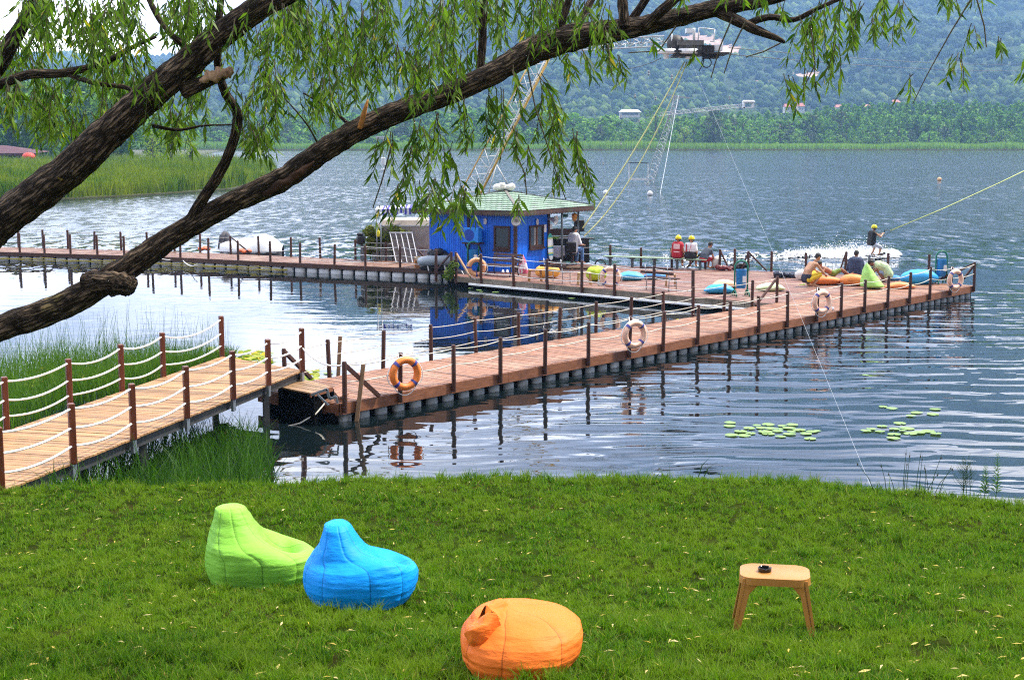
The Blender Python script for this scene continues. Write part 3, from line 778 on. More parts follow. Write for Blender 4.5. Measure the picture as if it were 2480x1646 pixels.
def lily_pads():
    f = .3724; Z5 = lambda a, b: (1600 + a * f, 900 + b * f)
    spots = [(452, 327, 38), (448, 350, 40), (520, 385, 45), (575, 365, 40), (545, 412, 42), (585, 397, 35), (460, 409, 45), (625, 347, 28), (700, 340, 42), (655, 362, 36), (715, 367, 40), (680, 388, 48), (700, 400, 45), (760, 383, 38), (770, 370, 30), (790, 350, 30), (835, 362, 45), (780, 418, 36), (838, 403, 44), (850, 388, 30), (900, 375, 46), (855, 341, 40), (945, 400, 40), (985, 387, 40), (1018, 382, 26), (972, 432, 42), (1335, 381, 36), (1372, 370, 34), (1427, 384, 34), (1440, 351, 37), (1555, 333, 42), (1520, 370, 36), (1603, 366, 50), (1575, 380, 25), (1518, 404, 46), (1515, 430, 46), (1625, 398, 46), (1680, 391, 44), (1740, 384, 42), (1790, 399, 38), (1447, 224, 30), (1505, 236, 36), (1665, 264, 40), (1628, 284, 32), (1770, 273, 40), (1785, 241, 38), (1330, 20, 22)]
    pal = leafmat('lily_pad', (.16, .28, .07), (.29, .43, .14), trans=.1, rough=.4)
    protos = []
    for k in range(3):
        mb = MB(); n = 22; ring = [(math.cos(a) * (1 + .04 * math.sin(3 * a + k)), math.sin(a) * (1 + .05 * math.cos(2 * a)), .012 * math.sin(4 * a + k)) for a in np.linspace(.16, 2 * math.pi - .16, n)]
        vs = [(0, 0, -.01)] + [(a * .55, b * .55, c - .004) for a, b, c in ring] + ring
        fs = [(0, 1 + i, 2 + i) for i in range(n - 1)] + [(1 + i, 1 + n + i, 2 + n + i, 2 + i) for i in range(n - 1)]
        mb.add(vs, fs); o = build('lily_pad', mb, pal, smooth=True)
        tag(o, 'pale green lily pad floating off the lawn with others', 'lily pad', 'lily pads floating off the lawn'); protos.append([o, False])
    for k, (a, b, w) in enumerate(spots):
        c = P(*Z5(a, b), .018); r = w * f / pxm(c) * .98
        pr = protos[k % 3]
        o = pr[0] if not pr[1] else pr[0].copy()
        if pr[1]: COL.objects.link(o)
        pr[1] = True; o.location = (c.x, c.y, .016 + .002 * (k % 4)); o.rotation_euler = (R(rng.uniform(-2, 2)), R(rng.uniform(-2, 2)), rng.uniform(0, 6.3)); o.scale = (r, r, r)
    # a few single pads in the sheltered basin
    for k, (x, y, w) in enumerate(((1140, 698, 13), (1160, 702, 14), (1200, 707, 18), (1165, 706, 10), (1005, 867, 20), (795, 903, 26), (650, 830, 12), (1385, 722, 17), (135, 664, 10), (95, 668, 12), (30, 672, 18))):
        c = P(x, y, .018); r = w * .5 / pxm(c)
        o = protos[k % 3][0].copy(); COL.objects.link(o); o.location = (c.x, c.y, .02); o.scale = (r, r, r); o.rotation_euler = (0, 0, k)
        o['label'] = 'small lily pad drifting in the calm water between the docks'; o['group'] = 'lily pads in the calm basin'
lily_pads()
def bank_plants():
    stem = leafmat('bank_stem', (.03, .07, .02), (.06, .12, .03), trans=.2)
    def at(px, py):
        q = PL(px, py); return q
    # rush clump
    c = at(2215, 1180); t = thing('rush_clump', 'clump of thin dark rush stems on the brink near the white guy line', 'rushes', c)
    mb = MB(); k_ = pxm(c); sh_ = simple('seedhead', (.09, .06, .03), .9)
    for x0, x1, yt in ((2122, 2070, 1085), (2150, 2132, 1090), (2168, 2148, 1108), (2190, 2195, 1056), (2196, 2202, 1060), (2215, 2225, 1056), (2222, 2228, 1064), (2240, 2240, 1098), (2255, 2282, 1064), (2262, 2312, 1095), (2250, 2236, 1088), (2276, 2308, 1092), (2186, 2192, 1080), (2244, 2275, 1110)):
        dx = (x1 - x0) / k_; b = Vector(((x0 - 2215) / k_, rng.uniform(-.1, .1), -.03 - (x0 - 2215) * .0003)); h = (1176 - yt) / k_
        mb.tube([b, b + Vector((dx * .35, 0, h * .5)), b + Vector((dx, 0, h))], [.006, .005, .002], 5)
        hd = MB(); hd.ell(b + Vector((dx * .93, .004, h * .9)), (.009, .009, .02), None, 6, 4); build('seed_head', hd, sh_, t)
    build('stem', mb, stem, t)
    # feathery plant
    c = at(2345, 1180); t = thing('feathery_weed', 'airy feathery weed on the brink between the rushes and the leafy stems', 'weed', c); mb = MB()
    k_ = pxm(c)
    for j in range(5):
        b = Vector((rng.uniform(-.1, .1), rng.uniform(-.06, .06), -.03)); top = b + Vector((rng.uniform(-.1, .12), 0, rng.uniform(.35, .62)))
        mb.tube([b, b.lerp(top, .5) + Vector((.02, 0, 0)), top], [.005, .004, .0015], 5)
        for i in range(14):
            q = b.lerp(top, .25 + .055 * i); a = rng.uniform(0, 6.3); L = .16 * (1.1 - .055 * i)
            mb.tube([q, q + Vector((math.cos(a) * L * .6, math.sin(a) * L * .5, L * .5)), q + Vector((math.cos(a) * L, math.sin(a) * L, L * 1.1))], [.003, .002, .001], 4)
    build('stalk', mb, stem, t)
    # leafy spikes
    for px, yt, lb in ((2412, 1088, 'taller leafy weed spike at the right of the brink'), (2384, 1118, 'shorter leafy weed spike left of the taller one'), (1978, 1104, 'single thin seedling with small leaves on the brink')):
        c = at(px, 1196 if px > 2300 else 1162); t = thing('leafy_weed', lb, 'weed', c, group=None); k_ = pxm(c); h = ((1196 if px > 2300 else 1162) - yt) / k_
        mb = MB(); mb.tube([(0, 0, -.04), (.02, 0, h * .5), (-.01, 0, h)], [.006, .005, .002], 5); build('stalk', mb, stem, t)
        mb = MB(); N = 60 if px > 2300 else 14
        for i in range(N):
            q = .1 + .9 * i / N; a = i * 2.4; L = .09 * (1.15 - q * .75) * (1 if px > 2300 else .5); z = h * q; dx, dy = math.cos(a), math.sin(a)
            mb.add([(0, 0, z), (dx * L * .5 - dy * L * .14, dy * L * .5 + dx * L * .14, z + L * .45), (dx * L, dy * L, z + L * .55), (dx * L * .5 + dy * L * .14, dy * L * .5 - dx * L * .14, z + L * .42)], [(0, 1, 2, 3)])
        build('leaves', mb, leafmat('weed_leaf', (.05, .13, .02), (.10, .21, .035), trans=.35) if 'weed_leaf' not in bpy.data.materials else bpy.data.materials['weed_leaf'], t)
    for px, x1, yt, lb in ((1700, 1740, 1115, 'single arching grass blade left on the brink'), (1688, 1722, 1102, 'pale straight grass blade beside the arching blade')):
        c = at(px, 1160); k_ = pxm(c); mb = MB()
        h = (1160 - yt) / k_; dx = (x1 - px) / k_
        mb.add([(-.008, 0, -.03), (.008, 0, -.03), (dx * .35 + .008, 0, h * .6), (dx * .35 - .008, 0, h * .6), (dx, 0, h)], [(0, 1, 2, 3), (3, 2, 4)])
        o = build('grass_blade', mb, stem); o.location = c; tag(o, lb, 'grass blade')
bank_plants()
for _k, _p in _protos.items():
    if not _p[1]:
        for ch in list(_p[0].children): bpy.data.objects.remove(ch)
        bpy.data.objects.remove(_p[0])
# ================================================================== docks
def clip(poly, p, n):      # keep the side where (q-p).n >= 0
    out = []
    for i in range(len(poly)):
        a, b = poly[i], poly[(i + 1) % len(poly)]
        da, db = (a[0] - p[0]) * n[0] + (a[1] - p[1]) * n[1], (b[0] - p[0]) * n[0] + (b[1] - p[1]) * n[1]
        if da >= 0: out.append(a)
        if (da > 0 > db) or (da < 0 < db):
            t = da / (da - db); out.append((a[0] + (b[0] - a[0]) * t, a[1] + (b[1] - a[1]) * t))
    return out
def planks(mb, poly, run, z, w=.14, th=.03, gap=.013):
    poly = [(p[0], p[1]) for p in poly]; run = Vector((run[0], run[1])).normalized(); acr = Vector((-run.y, run.x))
    s = [p[0] * acr.x + p[1] * acr.y for p in poly]; q = min(s)
    while q < max(s):
        a = clip(poly, tuple(acr * (q + gap / 2)), tuple(acr)); a = clip(a, tuple(acr * (q + w - gap / 2)), tuple(-acr)) if a else a
        if len(a) > 2:
            dz = rng.uniform(-.005, .005); mb.poly_prism(a, z - th + dz, z + dz)
        q += w
    return mb
PIERWOOD = wood('pier_plank', (.30, .135, .072), (1, 1, 1), .6, .55, .4, stain=(.36, .215, .14))
TANWOOD = wood('platform_plank', (.33, .20, .10), (1, 1, 1), .6, .45, .35, stain=(.22, .13, .07))
BRIDGEWOOD = wood('bridge_plank', (.40, .215, .085), (.6, 3, 1), .6, .5, .35, stain=(.27, .14, .055))
POSTWOOD = wood('post_wood', (.075, .026, .014), (4, 4, .6), .55, 0, .4, obj=.3)
BRIDGEPOST = wood('bridge_post_wood', (.14, .034, .012), (4, 4, .6), .45, 0, .4, obj=.25)
FASCIA = wood('fascia_wood', (.26, .10, .045), (.6, .6, 3), .6, .2, .35, stain=(.12, .045, .025))
OLDFASCIA = wood('weathered_fascia', (.24, .20, .155), (1, 1, 1), .8, .3, .4, stain=(.11, .09, .065))
STAKEWOOD = wood('stake_wood', (.33, .19, .10), (3, 3, .5), .7, 0, .3)
FLOAT = simple('float_plastic', (.42, .44, .45), .5, .35, 3, .1, 20, obj=.35, dirt=(.10, .085, .06))
FRAME_SHADE = simple('dark_frame', (.005, .005, .005), 1.0, .3, 4, 0, spec=.05)  # pontoon frames; near-black so it also stands for shade under the landing
ROPE = simple('rope_white', (.62, .58, .50), .8, .2, 20, .2, 80)
ROPEW = simple('rope_clean', (.82, .82, .80), .6, .1, 20, .1, 80)
STEEL = simple('galvanised_steel', (.30, .33, .36), .45, .2, 8, .05, 60, metal=.7)
GREYSTEEL = simple('dark_steel', (.055, .055, .055), .6, .3, 5, .1, 40, metal=.2, dirt=(.11, .10, .085))
WHITEP = simple('white_plastic', (.80, .81, .82), .4, .06, 3, 0)
BLACK = simple('black_plastic', (.012, .012, .014), .5, .2, 5, 0)
YROPE = simple('yellow_rope', (.42, .34, .04), .7, .25, 12, .2, 60)

def post_mb(base, h, r=.055, below=.28, square=False, lean=(0, 0)):
    mb = MB(); b = Vector(base); top = b + Vector((lean[0] + (0 if square else rng.normal() * .014), lean[1] + rng.normal() * .01, h))
    if square:
        mb.box((b + top) / 2 - Vector((0, 0, below / 2)), (r * 2, r * 2, h + below), RZ(.55), bev=.012)
    else:
        mb.tube([b - Vector((0, 0, below)), b, top - Vector((0, 0, .03)), top - Vector((0, 0, .008)), top], [r, r, r * .98, r * .85, r * .6], 10)
    return mb
def rope_pts(a, b, sag, n=9):
    return [a.lerp(b, i / n) - Vector((0, 0, sag * 4 * (i / n) * (1 - i / n))) for i in range(n + 1)]
def rope_run(par, tops, levels, sag, r, mat, name='rope'):
    for lv in levels:
        mb = MB(); pts = []
        for i in range(len(tops) - 1):
            a = tops[i] + Vector((0, 0, lv)); b = tops[i + 1] + Vector((0, 0, lv))
            seg = rope_pts(a, b, sag * rng.uniform(.6, 1.3) * (a - b).length / 1.7); pts += seg if i == 0 else seg[1:]
        mb.tube(pts, r, 6); build(name, mb, mat, par, True, True)
def floats_row(par, A, B, inw, z0=-.25, z1=.19, pitch=.52, fill=.62, depth=.45, tiltmat=FLOAT, maxn=99):
    L = (B - A).length; u = (B - A).normalized(); n = int(L / pitch); step = L / max(n, 1)
    for i in range(min(n, maxn)):
        c = A + u * (step * (i + .5)) + inw * (depth / 2 + .04); mb = MB()
        mb.box((c.x, c.y, (z0 + z1) / 2), (step * fill, depth, z1 - z0), axes(u, Vector((-u.y, u.x, 0)), Vector((0, 0, 1))), bev=.06)
        build('float', mb, tiltmat, par, True, True, auto=50)
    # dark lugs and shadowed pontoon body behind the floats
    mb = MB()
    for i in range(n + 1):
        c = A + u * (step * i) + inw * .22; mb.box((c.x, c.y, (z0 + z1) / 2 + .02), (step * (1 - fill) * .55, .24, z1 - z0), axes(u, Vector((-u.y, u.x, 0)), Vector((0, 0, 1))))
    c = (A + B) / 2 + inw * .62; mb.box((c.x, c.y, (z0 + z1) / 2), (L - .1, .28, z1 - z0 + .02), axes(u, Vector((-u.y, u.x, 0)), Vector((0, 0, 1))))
    build('float_joint', mb, FRAME_SHADE, par, world=True)

# ------------------------------------------------------------------ long floating pier with the life buoys
pier = thing('floating_pier', 'long reddish plank pier on grey floats with rope rails, running to the right', 'pier', A0)
def make_pier():
    n = nA; W = PIER_W; quad = [A0, A1, A1 + n * W, A0 + n * W]
    mb = MB(); planks(mb, quad, n, DZ, .145); build('deck', mb, PIERWOOD, pier, world=True)
    mb = MB(); u3 = axes(uA, n, Vector((0, 0, 1)))
    k = 6
    for i in range(k):
        a = A0 + uA * (PIER_L * i / k + .004); b = A0 + uA * (PIER_L * (i + 1) / k - .004)
        mb.box(((a + b) / 2 - n * .022).xy.to_3d() + Vector((0, 0, DZ - .125)), ((b - a).length, .04, .235), u3)
    build('fascia', mb, FASCIA, pier, world=True)
    mb = MB()
    c = (A0 + A1) / 2 + n * (W + .022); mb.box((c.x, c.y, DZ - .125), (PIER_L, .04, .22), u3)
    c = A0 + n * (W / 2) - uA * .022; mb.box((c.x, c.y, DZ - .14), (.04, W - .02, .25), u3)
    c = A1 + n * (W / 2) + uA * .022; mb.box((c.x, c.y, DZ - .125), (.04, W - .02, .235), u3)
    build('side_board', mb, FASCIA, pier, world=True)
    floats_row(pier, A0 + Vector((0, 0, 0)), A1, n, -.25, .175, .515, .64)
    mb = MB(); c = (A0 + A1) / 2 + n * W * .62; mb.box((c.x, c.y, .0), (PIER_L - .2, W * .7, .36), u3); build('pontoon', mb, FRAME_SHADE, pier, world=True)
    near = [835, 969, 1099, 1212, 1320, 1425, 1524, 1606, 1690, 1768, 1838, 1907, 1978, 2037, 2094, 2150, 2203, 2252, 2302, 2359]
    tops = []
    for i, px in enumerate(near):
        b = on_line(A0 - n * .1, A1 - n * .1, px); h = rng.uniform(.86, .9) + (.08 if i in (17,) else 0)
        build('post', post_mb(b, h, .052, .2, lean=(rng.uniform(-.012, .012), 0)), POSTWOOD, pier, True, True, auto=40); tops.append(b + Vector((0, 0, h)))
    rope_run(pier, tops, (-.08, -.43), .05, .012, ROPE)
    inner = [691, 798, 928, 1044, 1153, 1256, 1354, 1443, 1527, 1606, 1678, 1753, 1821, 1881]
    tin = []
    for px in inner:
        b = on_line(A0 + n * (W + .08), A1 + n * (W + .08), px); h = rng.uniform(.86, .92)
        if px == 691: h = .8
        build('post', post_mb(b, h, .052, .2), POSTWOOD, pier, True, True, auto=40); tin.append(b + Vector((0, 0, h)))
    rope_run(pier, tin, (-.08, -.36, -.62), .03, .010, ROPE)
    # braces
    def brace(top, foot, w=.07): mb = MB(); mb.bar(top, foot, w, w * 1.1); build('brace', mb, POSTWOOD, pier, world=True)
    brace(tops[0] + Vector((0, 0, -.06)), on_line(A0 - n * .09, A1 - n * .09, 918) + Vector((0, 0, .02)))
    brace(tin[0] + Vector((0, 0, -.08)), P(752, 905, DZ) + Vector((0, 0, -.1)))
    brace(tin[-1] + Vector((0, 0, -.05)), on_line(A0 + n * W, A1 + n * W, 1830) + Vector((0, 0, .03)), .06)
    brace(tops[-1] + Vector((0, 0, -.05)), A1 + n * 1.5 - uA * .05 + Vector((0, 0, .05)))
    brace(tops[-1] + Vector((0, 0, -.08)), on_line(A0, A1, 2336) + n * .25 + Vector((0, 0, .03)), .06)
    # mooring rope at the near end
    mb = MB(); p0 = A0 + n * .4 - uA * .05; mb.tube([p0 + Vector((0, 0, -.05)), p0 + Vector((-.15, -.25, -.22)), p0 + Vector((-.45, -.4, -.38)), p0 + Vector((-.8, -.5, -.46))], .016, 6); build('mooring_rope', mb, ROPE, pier, True, True)
    return tops, tin
PT, PI_ = make_pier()
for nm, a, b, w in (('light bare stake leaning against the near end of the pier', (864, 1019), (880, 882), .085), ('light bare stake standing behind the near end of the pier', (819, 912), (824, 814), .085)):
    base = P(*a, .0) if a[1] > 1000 else P(a[0], a[1], DZ - .2)
    Yd = base.y; t_ = PY(b[0], b[1], Yd - (.0 if a[1] < 1000 else -.1)); mb = MB(); d = (t_ - base)
    mb.bar(base - d.normalized() * .5, t_, w, w); o = build('wooden_stake', mb, STAKEWOOD, None, origin=base); tag(o, nm, 'stake')

# ------------------------------------------------------------------ wide platform
def ray_on(A, u, px): return on_line(A, A + u * 10, px)
PBR = BL + uB * ((A1 + nA * PIER_W * .0 - BL).dot(uB) - .2)
plat_poly = [FL + uD * -.9, FMEET, A1 + nA * PIER_W - uA * .02, A1 + nA * 3.4 - uA * .6, ray_on(BL, uB, 2200), ray_on(BL, uB, 1000), ]
PE0 = plat_poly[0]
platform = thing('floating_platform', 'wide reddish brown plank platform carrying the blue hut and bathers', 'platform', FL)
BLK = ray_on(BL, uB, 1000)
def make_platform():
    poly = [FL - uD * 1.0, FMEET - uD * .02, A0 + nA * (PIER_W + .045) + uA * (PIER_L * .985), ray_on(BL, uB, 2270), BL, ray_on(BL, uB, 1010)]
    # order check: build as convex hull of these corner points
    pts = [(p.x, p.y) for p in poly]; cx = sum(p[0] for p in pts) / 6; cy = sum(p[1] for p in pts) / 6
    pts.sort(key=lambda p: math.atan2(p[1] - cy, p[0] - cx))
    mid_x = 0
    mb = MB(); planks(mb, pts, uD, DZ - .004, .145); build('deck', mb, wood('platform_red_plank', (.24, .115, .085), (1, 1, 1), .6, .35, .35, stain=(.33, .22, .16)), platform, world=True)
    up = Vector((0, 0, 1))
    mb = MB(); a, b = FL - uD * .9, FMEET - uD * .05; L = (b - a).length; k = 14
    for i in range(k):
        p, q = a.lerp(b, i / k + .0006), a.lerp(b, (i + 1) / k - .0006); c = (p + q) / 2 - Vector((-uD.y, uD.x, 0)) * .02
        mb.box((c.x, c.y, DZ - .125), ((q - p).length, .04, .21), axes(uD, Vector((-uD.y, uD.x, 0)), up))
    build('fascia', mb, OLDFASCIA, platform, world=True)
    mb = MB(); p, q = P(1145, 688, .15), FMEET + uD * .5; c = (p + q) / 2; c2 = Vector((uD.y, -uD.x, 0))
    c = (FL + FMEET + uD * .6) / 2 + c2 * .10; mb.box((c.x, c.y, .155), ((FMEET - FL).length + .6, .14, .085), axes(uD, Vector((-uD.y, uD.x, 0)), up), bev=.015)
    build('white_pipe', mb, WHITEP, platform, world=True)
    mb = MB()
    inner = [(p[0] * .97 + cx * .03, p[1] * .97 + cy * .03) for p in pts]; mb.poly_prism(inner, -.2, DZ - .05); build('pontoon', mb, FRAME_SHADE, platform, world=True)
    # front posts
    fr = [1056, 1165, 1244, 1325, 1409, 1488, 1582, 1678]; tf = []
    for px in fr:
        bq = ray_on(FL - Vector((-uD.y, uD.x, 0)) * .07, uD, px) if px > 1100 else P(1056, 664, DZ); h = rng.uniform(.93, 1.0)
        build('post', post_mb(bq, h, .06, .3), POSTWOOD, platform, True, True, auto=40); tf.append(bq + Vector((0, 0, h)))
    rope_run(platform, tf[1:], (-.1, -.42, -.74), .04, .012, ROPEW)
    bk = [1386, 1478, 1552, 1627, 1708, 1743, 1779, 1812, 1868, 1952, 2047, 2149, 2249]; tb = []
    for px in bk:
        bq = ray_on(BL - Vector((0, .1, 0)), uB, px); h = rng.uniform(.8, .9)
        if px > 2000: h = .92
        build('post', post_mb(bq, h, .055, .1), POSTWOOD, platform, True, True, auto=40); tb.append(bq + Vector((0, 0, h)))
    rope_run(platform, tb[0:5], (-.08, -.34), .05, .010, ROPEW); rope_run(platform, tb[5:8], (-.06,), .06, .010, ROPEW); rope_run(platform, tb[7:10], (-.06, -.35), .08, .010, ROPEW)
    def brace(i, px, w=.06):
        mb = MB(); mb.bar(tb[i] + Vector((0, 0, -.05)), ray_on(BL - Vector((0, .14, 0)), uB, px) + Vector((0, 0, .03)), w, w); build('brace', mb, POSTWOOD, platform, world=True)
    brace(4, 1663); brace(5, 1766); brace(7, 1795); brace(7, 1857); brace(10, 2032)
    # gate posts and braces at the left corner
    for b_, h in ((P(1105, 668, DZ), .95), (P(1093, 664, DZ), .9)):
        build('post', post_mb(b_, h, .055, .3), POSTWOOD, platform, True, True, auto=40)
    mb = MB(); mb.bar(P(1105, 668, DZ) + Vector((0, 0, .9)), P(1140, 673, DZ) + Vector((0, 0, .02)), .07); build('brace', mb, STAKEWOOD, platform, world=True)
    mb = MB(); mb.bar(P(1093, 664, DZ) + Vector((0, 0, .85)), P(1060, 657, DZ) + Vector((0, 0, .1)), .06); build('brace', mb, POSTWOOD, platform, world=True)
    return tf, tb
TF, TB = make_platform()

# ------------------------------------------------------------------ long walkway at the back left
Q0, Q1, Q2 = P(-90, 607, DZ), P(360, 620, DZ), P(1100, 654, DZ)
walk = thing('floating_walkway', 'long narrow plank walkway on white floats running left from the blue hut', 'walkway', Q2)
def make_walk():
    up = Vector((0, 0, 1)); tn = []; tf_ = []
    for (a, b) in ((Q0, Q1), (Q1, Q2)):
        u = (b - a).normalized(); n = Vector((-u.y, u.x, 0)); W = 2.7
        mb = MB(); planks(mb, [a, b, b + n * W, a + n * W], n, DZ - (.002 if a is Q1 else .005), .15); build('deck', mb, wood('walkway_plank', (.20, .10, .065), (1, 1, 1), .6, .35, .3, stain=(.30, .20, .14)), walk, world=True)
        mb = MB(); c = (a + b) / 2 - n * .02; mb.box((c.x, c.y, DZ - .10), ((b - a).length, .04, .17), axes(u, n, up)); build('fascia', mb, wood('walkway_fascia', (.085, .038, .022), (.6, .6, 3), .6, 0, .35), walk, world=True)
        floats_row(walk, a, b, n, -.12, .22, .62 if a is Q1 else .64, .86, .4, simple('white_float', (.72, .74, .76), .45, .12, 3, .1, 20, obj=.2, dirt=(.38, .37, .33)), 48)
        mb = MB(); c = (a + b) / 2 + n * W * .6; mb.box((c.x, c.y, .05), ((b - a).length - .2, W * .6, .3), axes(u, n, up)); build('pontoon', mb, FRAME_SHADE, walk, world=True)
    u = (Q2 - Q1).normalized(); n = Vector((-u.y, u.x, 0))
    for px in (-60, 48, 108, 171, 236, 301, 368, 437, 505, 577, 655, 727, 810, 885, 969, 1055):
        A, B = (Q0, Q1) if px < 360 else (Q1, Q2); uu = (B - A).normalized(); nn = Vector((-uu.y, uu.x, 0))
        b = on_line(A + nn * .05, B + nn * .05, px); h = rng.uniform(.86, .95); build('post', post_mb(b, h, .055, .1), POSTWOOD, walk, True, True, auto=40); tn.append(b + Vector((0, 0, h)))
    for px in (-40, 45, 105, 165, 229, 294, 357, 423, 485, 559, 627, 705, 776, 861, 935, 995):
        A, B = (Q0, Q1) if px < 360 else (Q1, Q2); uu = (B - A).normalized(); nn = Vector((-uu.y, uu.x, 0))
        b = on_line(A + nn * 2.6, B + nn * 2.6, px); h = rng.uniform(.86, .95); build('post', post_mb(b, h, .055, .1), POSTWOOD, walk, True, True, auto=40); tf_.append(b + Vector((0, 0, h)))
    rope_run(walk, tf_, (-.08, -.36, -.62), .03, .009, ROPEW); rope_run(walk, tn[11:], (-.08, -.42, -.7), .05, .011, ROPEW)
    mb = MB(); mb.bar(tf_[9] + Vector((0, 0, -.05)), tf_[9] + Vector((.95, 0, -.85)), .06); build('brace', mb, POSTWOOD, walk, world=True)
    mb = MB(); mb.bar(tf_[15] + Vector((.0, 0, -.1)), tf_[15] + Vector((-.8, -.3, -.85)), .06); build('brace', mb, POSTWOOD, walk, world=True)
    mb = MB(); mb.bar(tf_[15] + Vector((.0, 0, -.1)), tf_[15] + Vector((.8, -.3, -.85)), .06); build('brace', mb, POSTWOOD, walk, world=True)
    # slack ropes hanging over the side and the yellow hose along the floats
    def hang(x0, y0, x1, y1, sag, mat, r=.02):
        a, b = P(x0, y0, DZ - .02), P(x1, y1, DZ - .02); a -= n * .09; b -= n * .09
        mb = MB(); mb.tube(rope_pts(a, b, sag), r, 6); build('slack_rope', mb, mat, walk, True, True)
    hang(52, 605, 107, 607, .42, ROPEW); hang(54, 605, 106, 607, .34, simple('blue_rope', (.10, .22, .32), .7, .2, 10)); hang(240, 612, 300, 615, .42, ROPEW); hang(390, 625, 440, 622, .1, ROPEW); hang(440, 622, 480, 640, .2, ROPEW)
    for k in range(3):
        pts = [on_line(Q0 - n * .12, Q1 - n * .12, px) if px < 360 else on_line(Q1 - n * .12, Q2 - n * .12, px) for px in range(-60, 705, 18)]
        zz = [.20 - .11 * abs(math.sin(i * .33 + k * .9)) - .03 * k for i in range(len(pts))]
        mb = MB(); mb.tube([Vector((p.x, p.y, z)) for p, z in zip(pts, zz)], .018, 6); build('yellow_hose', mb, YROPE, walk, True, True)
make_walk()

# ------------------------------------------------------------------ fixed footbridge from the lawn
GZ = .88
bridge = thing('footbridge', 'tan plank footbridge with red brown posts and sagging white rope rails', 'footbridge', P(350, 1000, GZ))
def make_bridge():
    N0, N1 = P(3, 1189, GZ), P(735, 896, GZ); F0, F1 = P(16, 1043, GZ), P(538, 863, GZ)
    uN = (N1 - N0).normalized(); uF = (F1 - F0).normalized()
    N00 = N0 - uN * 1.2; F00 = F0 - uF * 5
    poly = [N00, N1, F1, F00]
    run = (N1 - F1).xy
    run = Vector((1, -.0)) if run.length == 0 else run
    across = Vector((-uN.y, uN.x, 0))
    mb = MB(); planks(mb, poly, across, GZ, .125, .03, .014); build('deck', mb, BRIDGEWOOD, bridge, world=True)
    mb = MB()
    for a, b, s_ in ((N00, N1, 1), (F00, F1, -1)):
        off = across * (.10 * s_); mb.bar(a + off + Vector((0, 0, -.13)), b + off + Vector((0, 0, -.13)), .06, .16)
    mb.bar(N1 - uN * .12 + Vector((0, 0, -.12)), F1 - uF * .12 + Vector((0, 0, -.12)), .06, .15)
    for q in np.linspace(.1, .9, 6): mb.bar(N00.lerp(N1, q) + across * .15 + Vector((0, 0, -.12)), F00.lerp(F1, q) - across * .15 + Vector((0, 0, -.12)), .06, .12)
    build('steel_beam', mb, GREYSTEEL, bridge, world=True)
    npx = [(3.5, 1189), (178, 1117), (323.5, 1056), (453, 1005), (565, 960), (650.5, 923), (732, 893)]; tn = []
    for i, (x, y) in enumerate(npx):
        b = on_line(N0 - across * .02, N1 - across * .02, x); h = .93; build('post', post_mb(b, h, .05, .02, True), BRIDGEPOST, bridge, world=True); tn.append(b + Vector((0, 0, h)))
        mb = MB(); mb.box(b + Vector((0, 0, -.13)), (.11, .05, .22), RZ(math.atan2(uN.y, uN.x))); build('bracket', mb, STEEL, bridge, world=True)
    tn.insert(0, tn[0] - uN * 1.5)
    rope_run(bridge, tn, (-.08, -.38, -.66), .07, .019, ROPEW)
    fpx = [(16, 1042), (170, 967), (296, 944), (396, 910), (538, 863)]; tf_ = []
    for x, y in fpx:
        b = on_line(F0 + across * .02, F1 + across * .02, x); h = .93; build('post', post_mb(b, h, .05, .1, True), BRIDGEPOST, bridge, world=True); tf_.append(b + Vector((0, 0, h)))
    tf_.insert(0, tf_[0] - uF * 2.0)
    rope_run(bridge, tf_, (-.08, -.40, -.68), .08, .019, ROPEW)
    # rope linking the bridge end to the pier's first post
    mb = MB(); mb.tube(rope_pts(tn[-1] + Vector((0, 0, -.42)), PT[0] + Vector((0, 0, -.07)), .16), .017, 6); build('rope', mb, ROPEW, bridge, True, True)
    for q, s_ in ((.86, .12), (.45, .15), (.86, 1.25), (.45, 1.3)):
        b = N00.lerp(N1, q) + across * s_; mb = MB(); mb.box((b.x, b.y, GZ / 2 - .6), (.11, .11, GZ + .85), RZ(.5)); build('leg', mb, GREYSTEEL, bridge, world=True)
    mb = MB(); b = N1 + Vector((.0, .0, 0)); mb.box(P(706, 918, GZ - .2) + Vector((0, 0, -.1)), (.05, .05, .5)); build('hanger', mb, STEEL, bridge, world=True)
make_bridge()
landing = thing('landing_step', 'small plank landing with grey steel stair brackets joining footbridge and pier', 'landing', P(735, 930, .66))
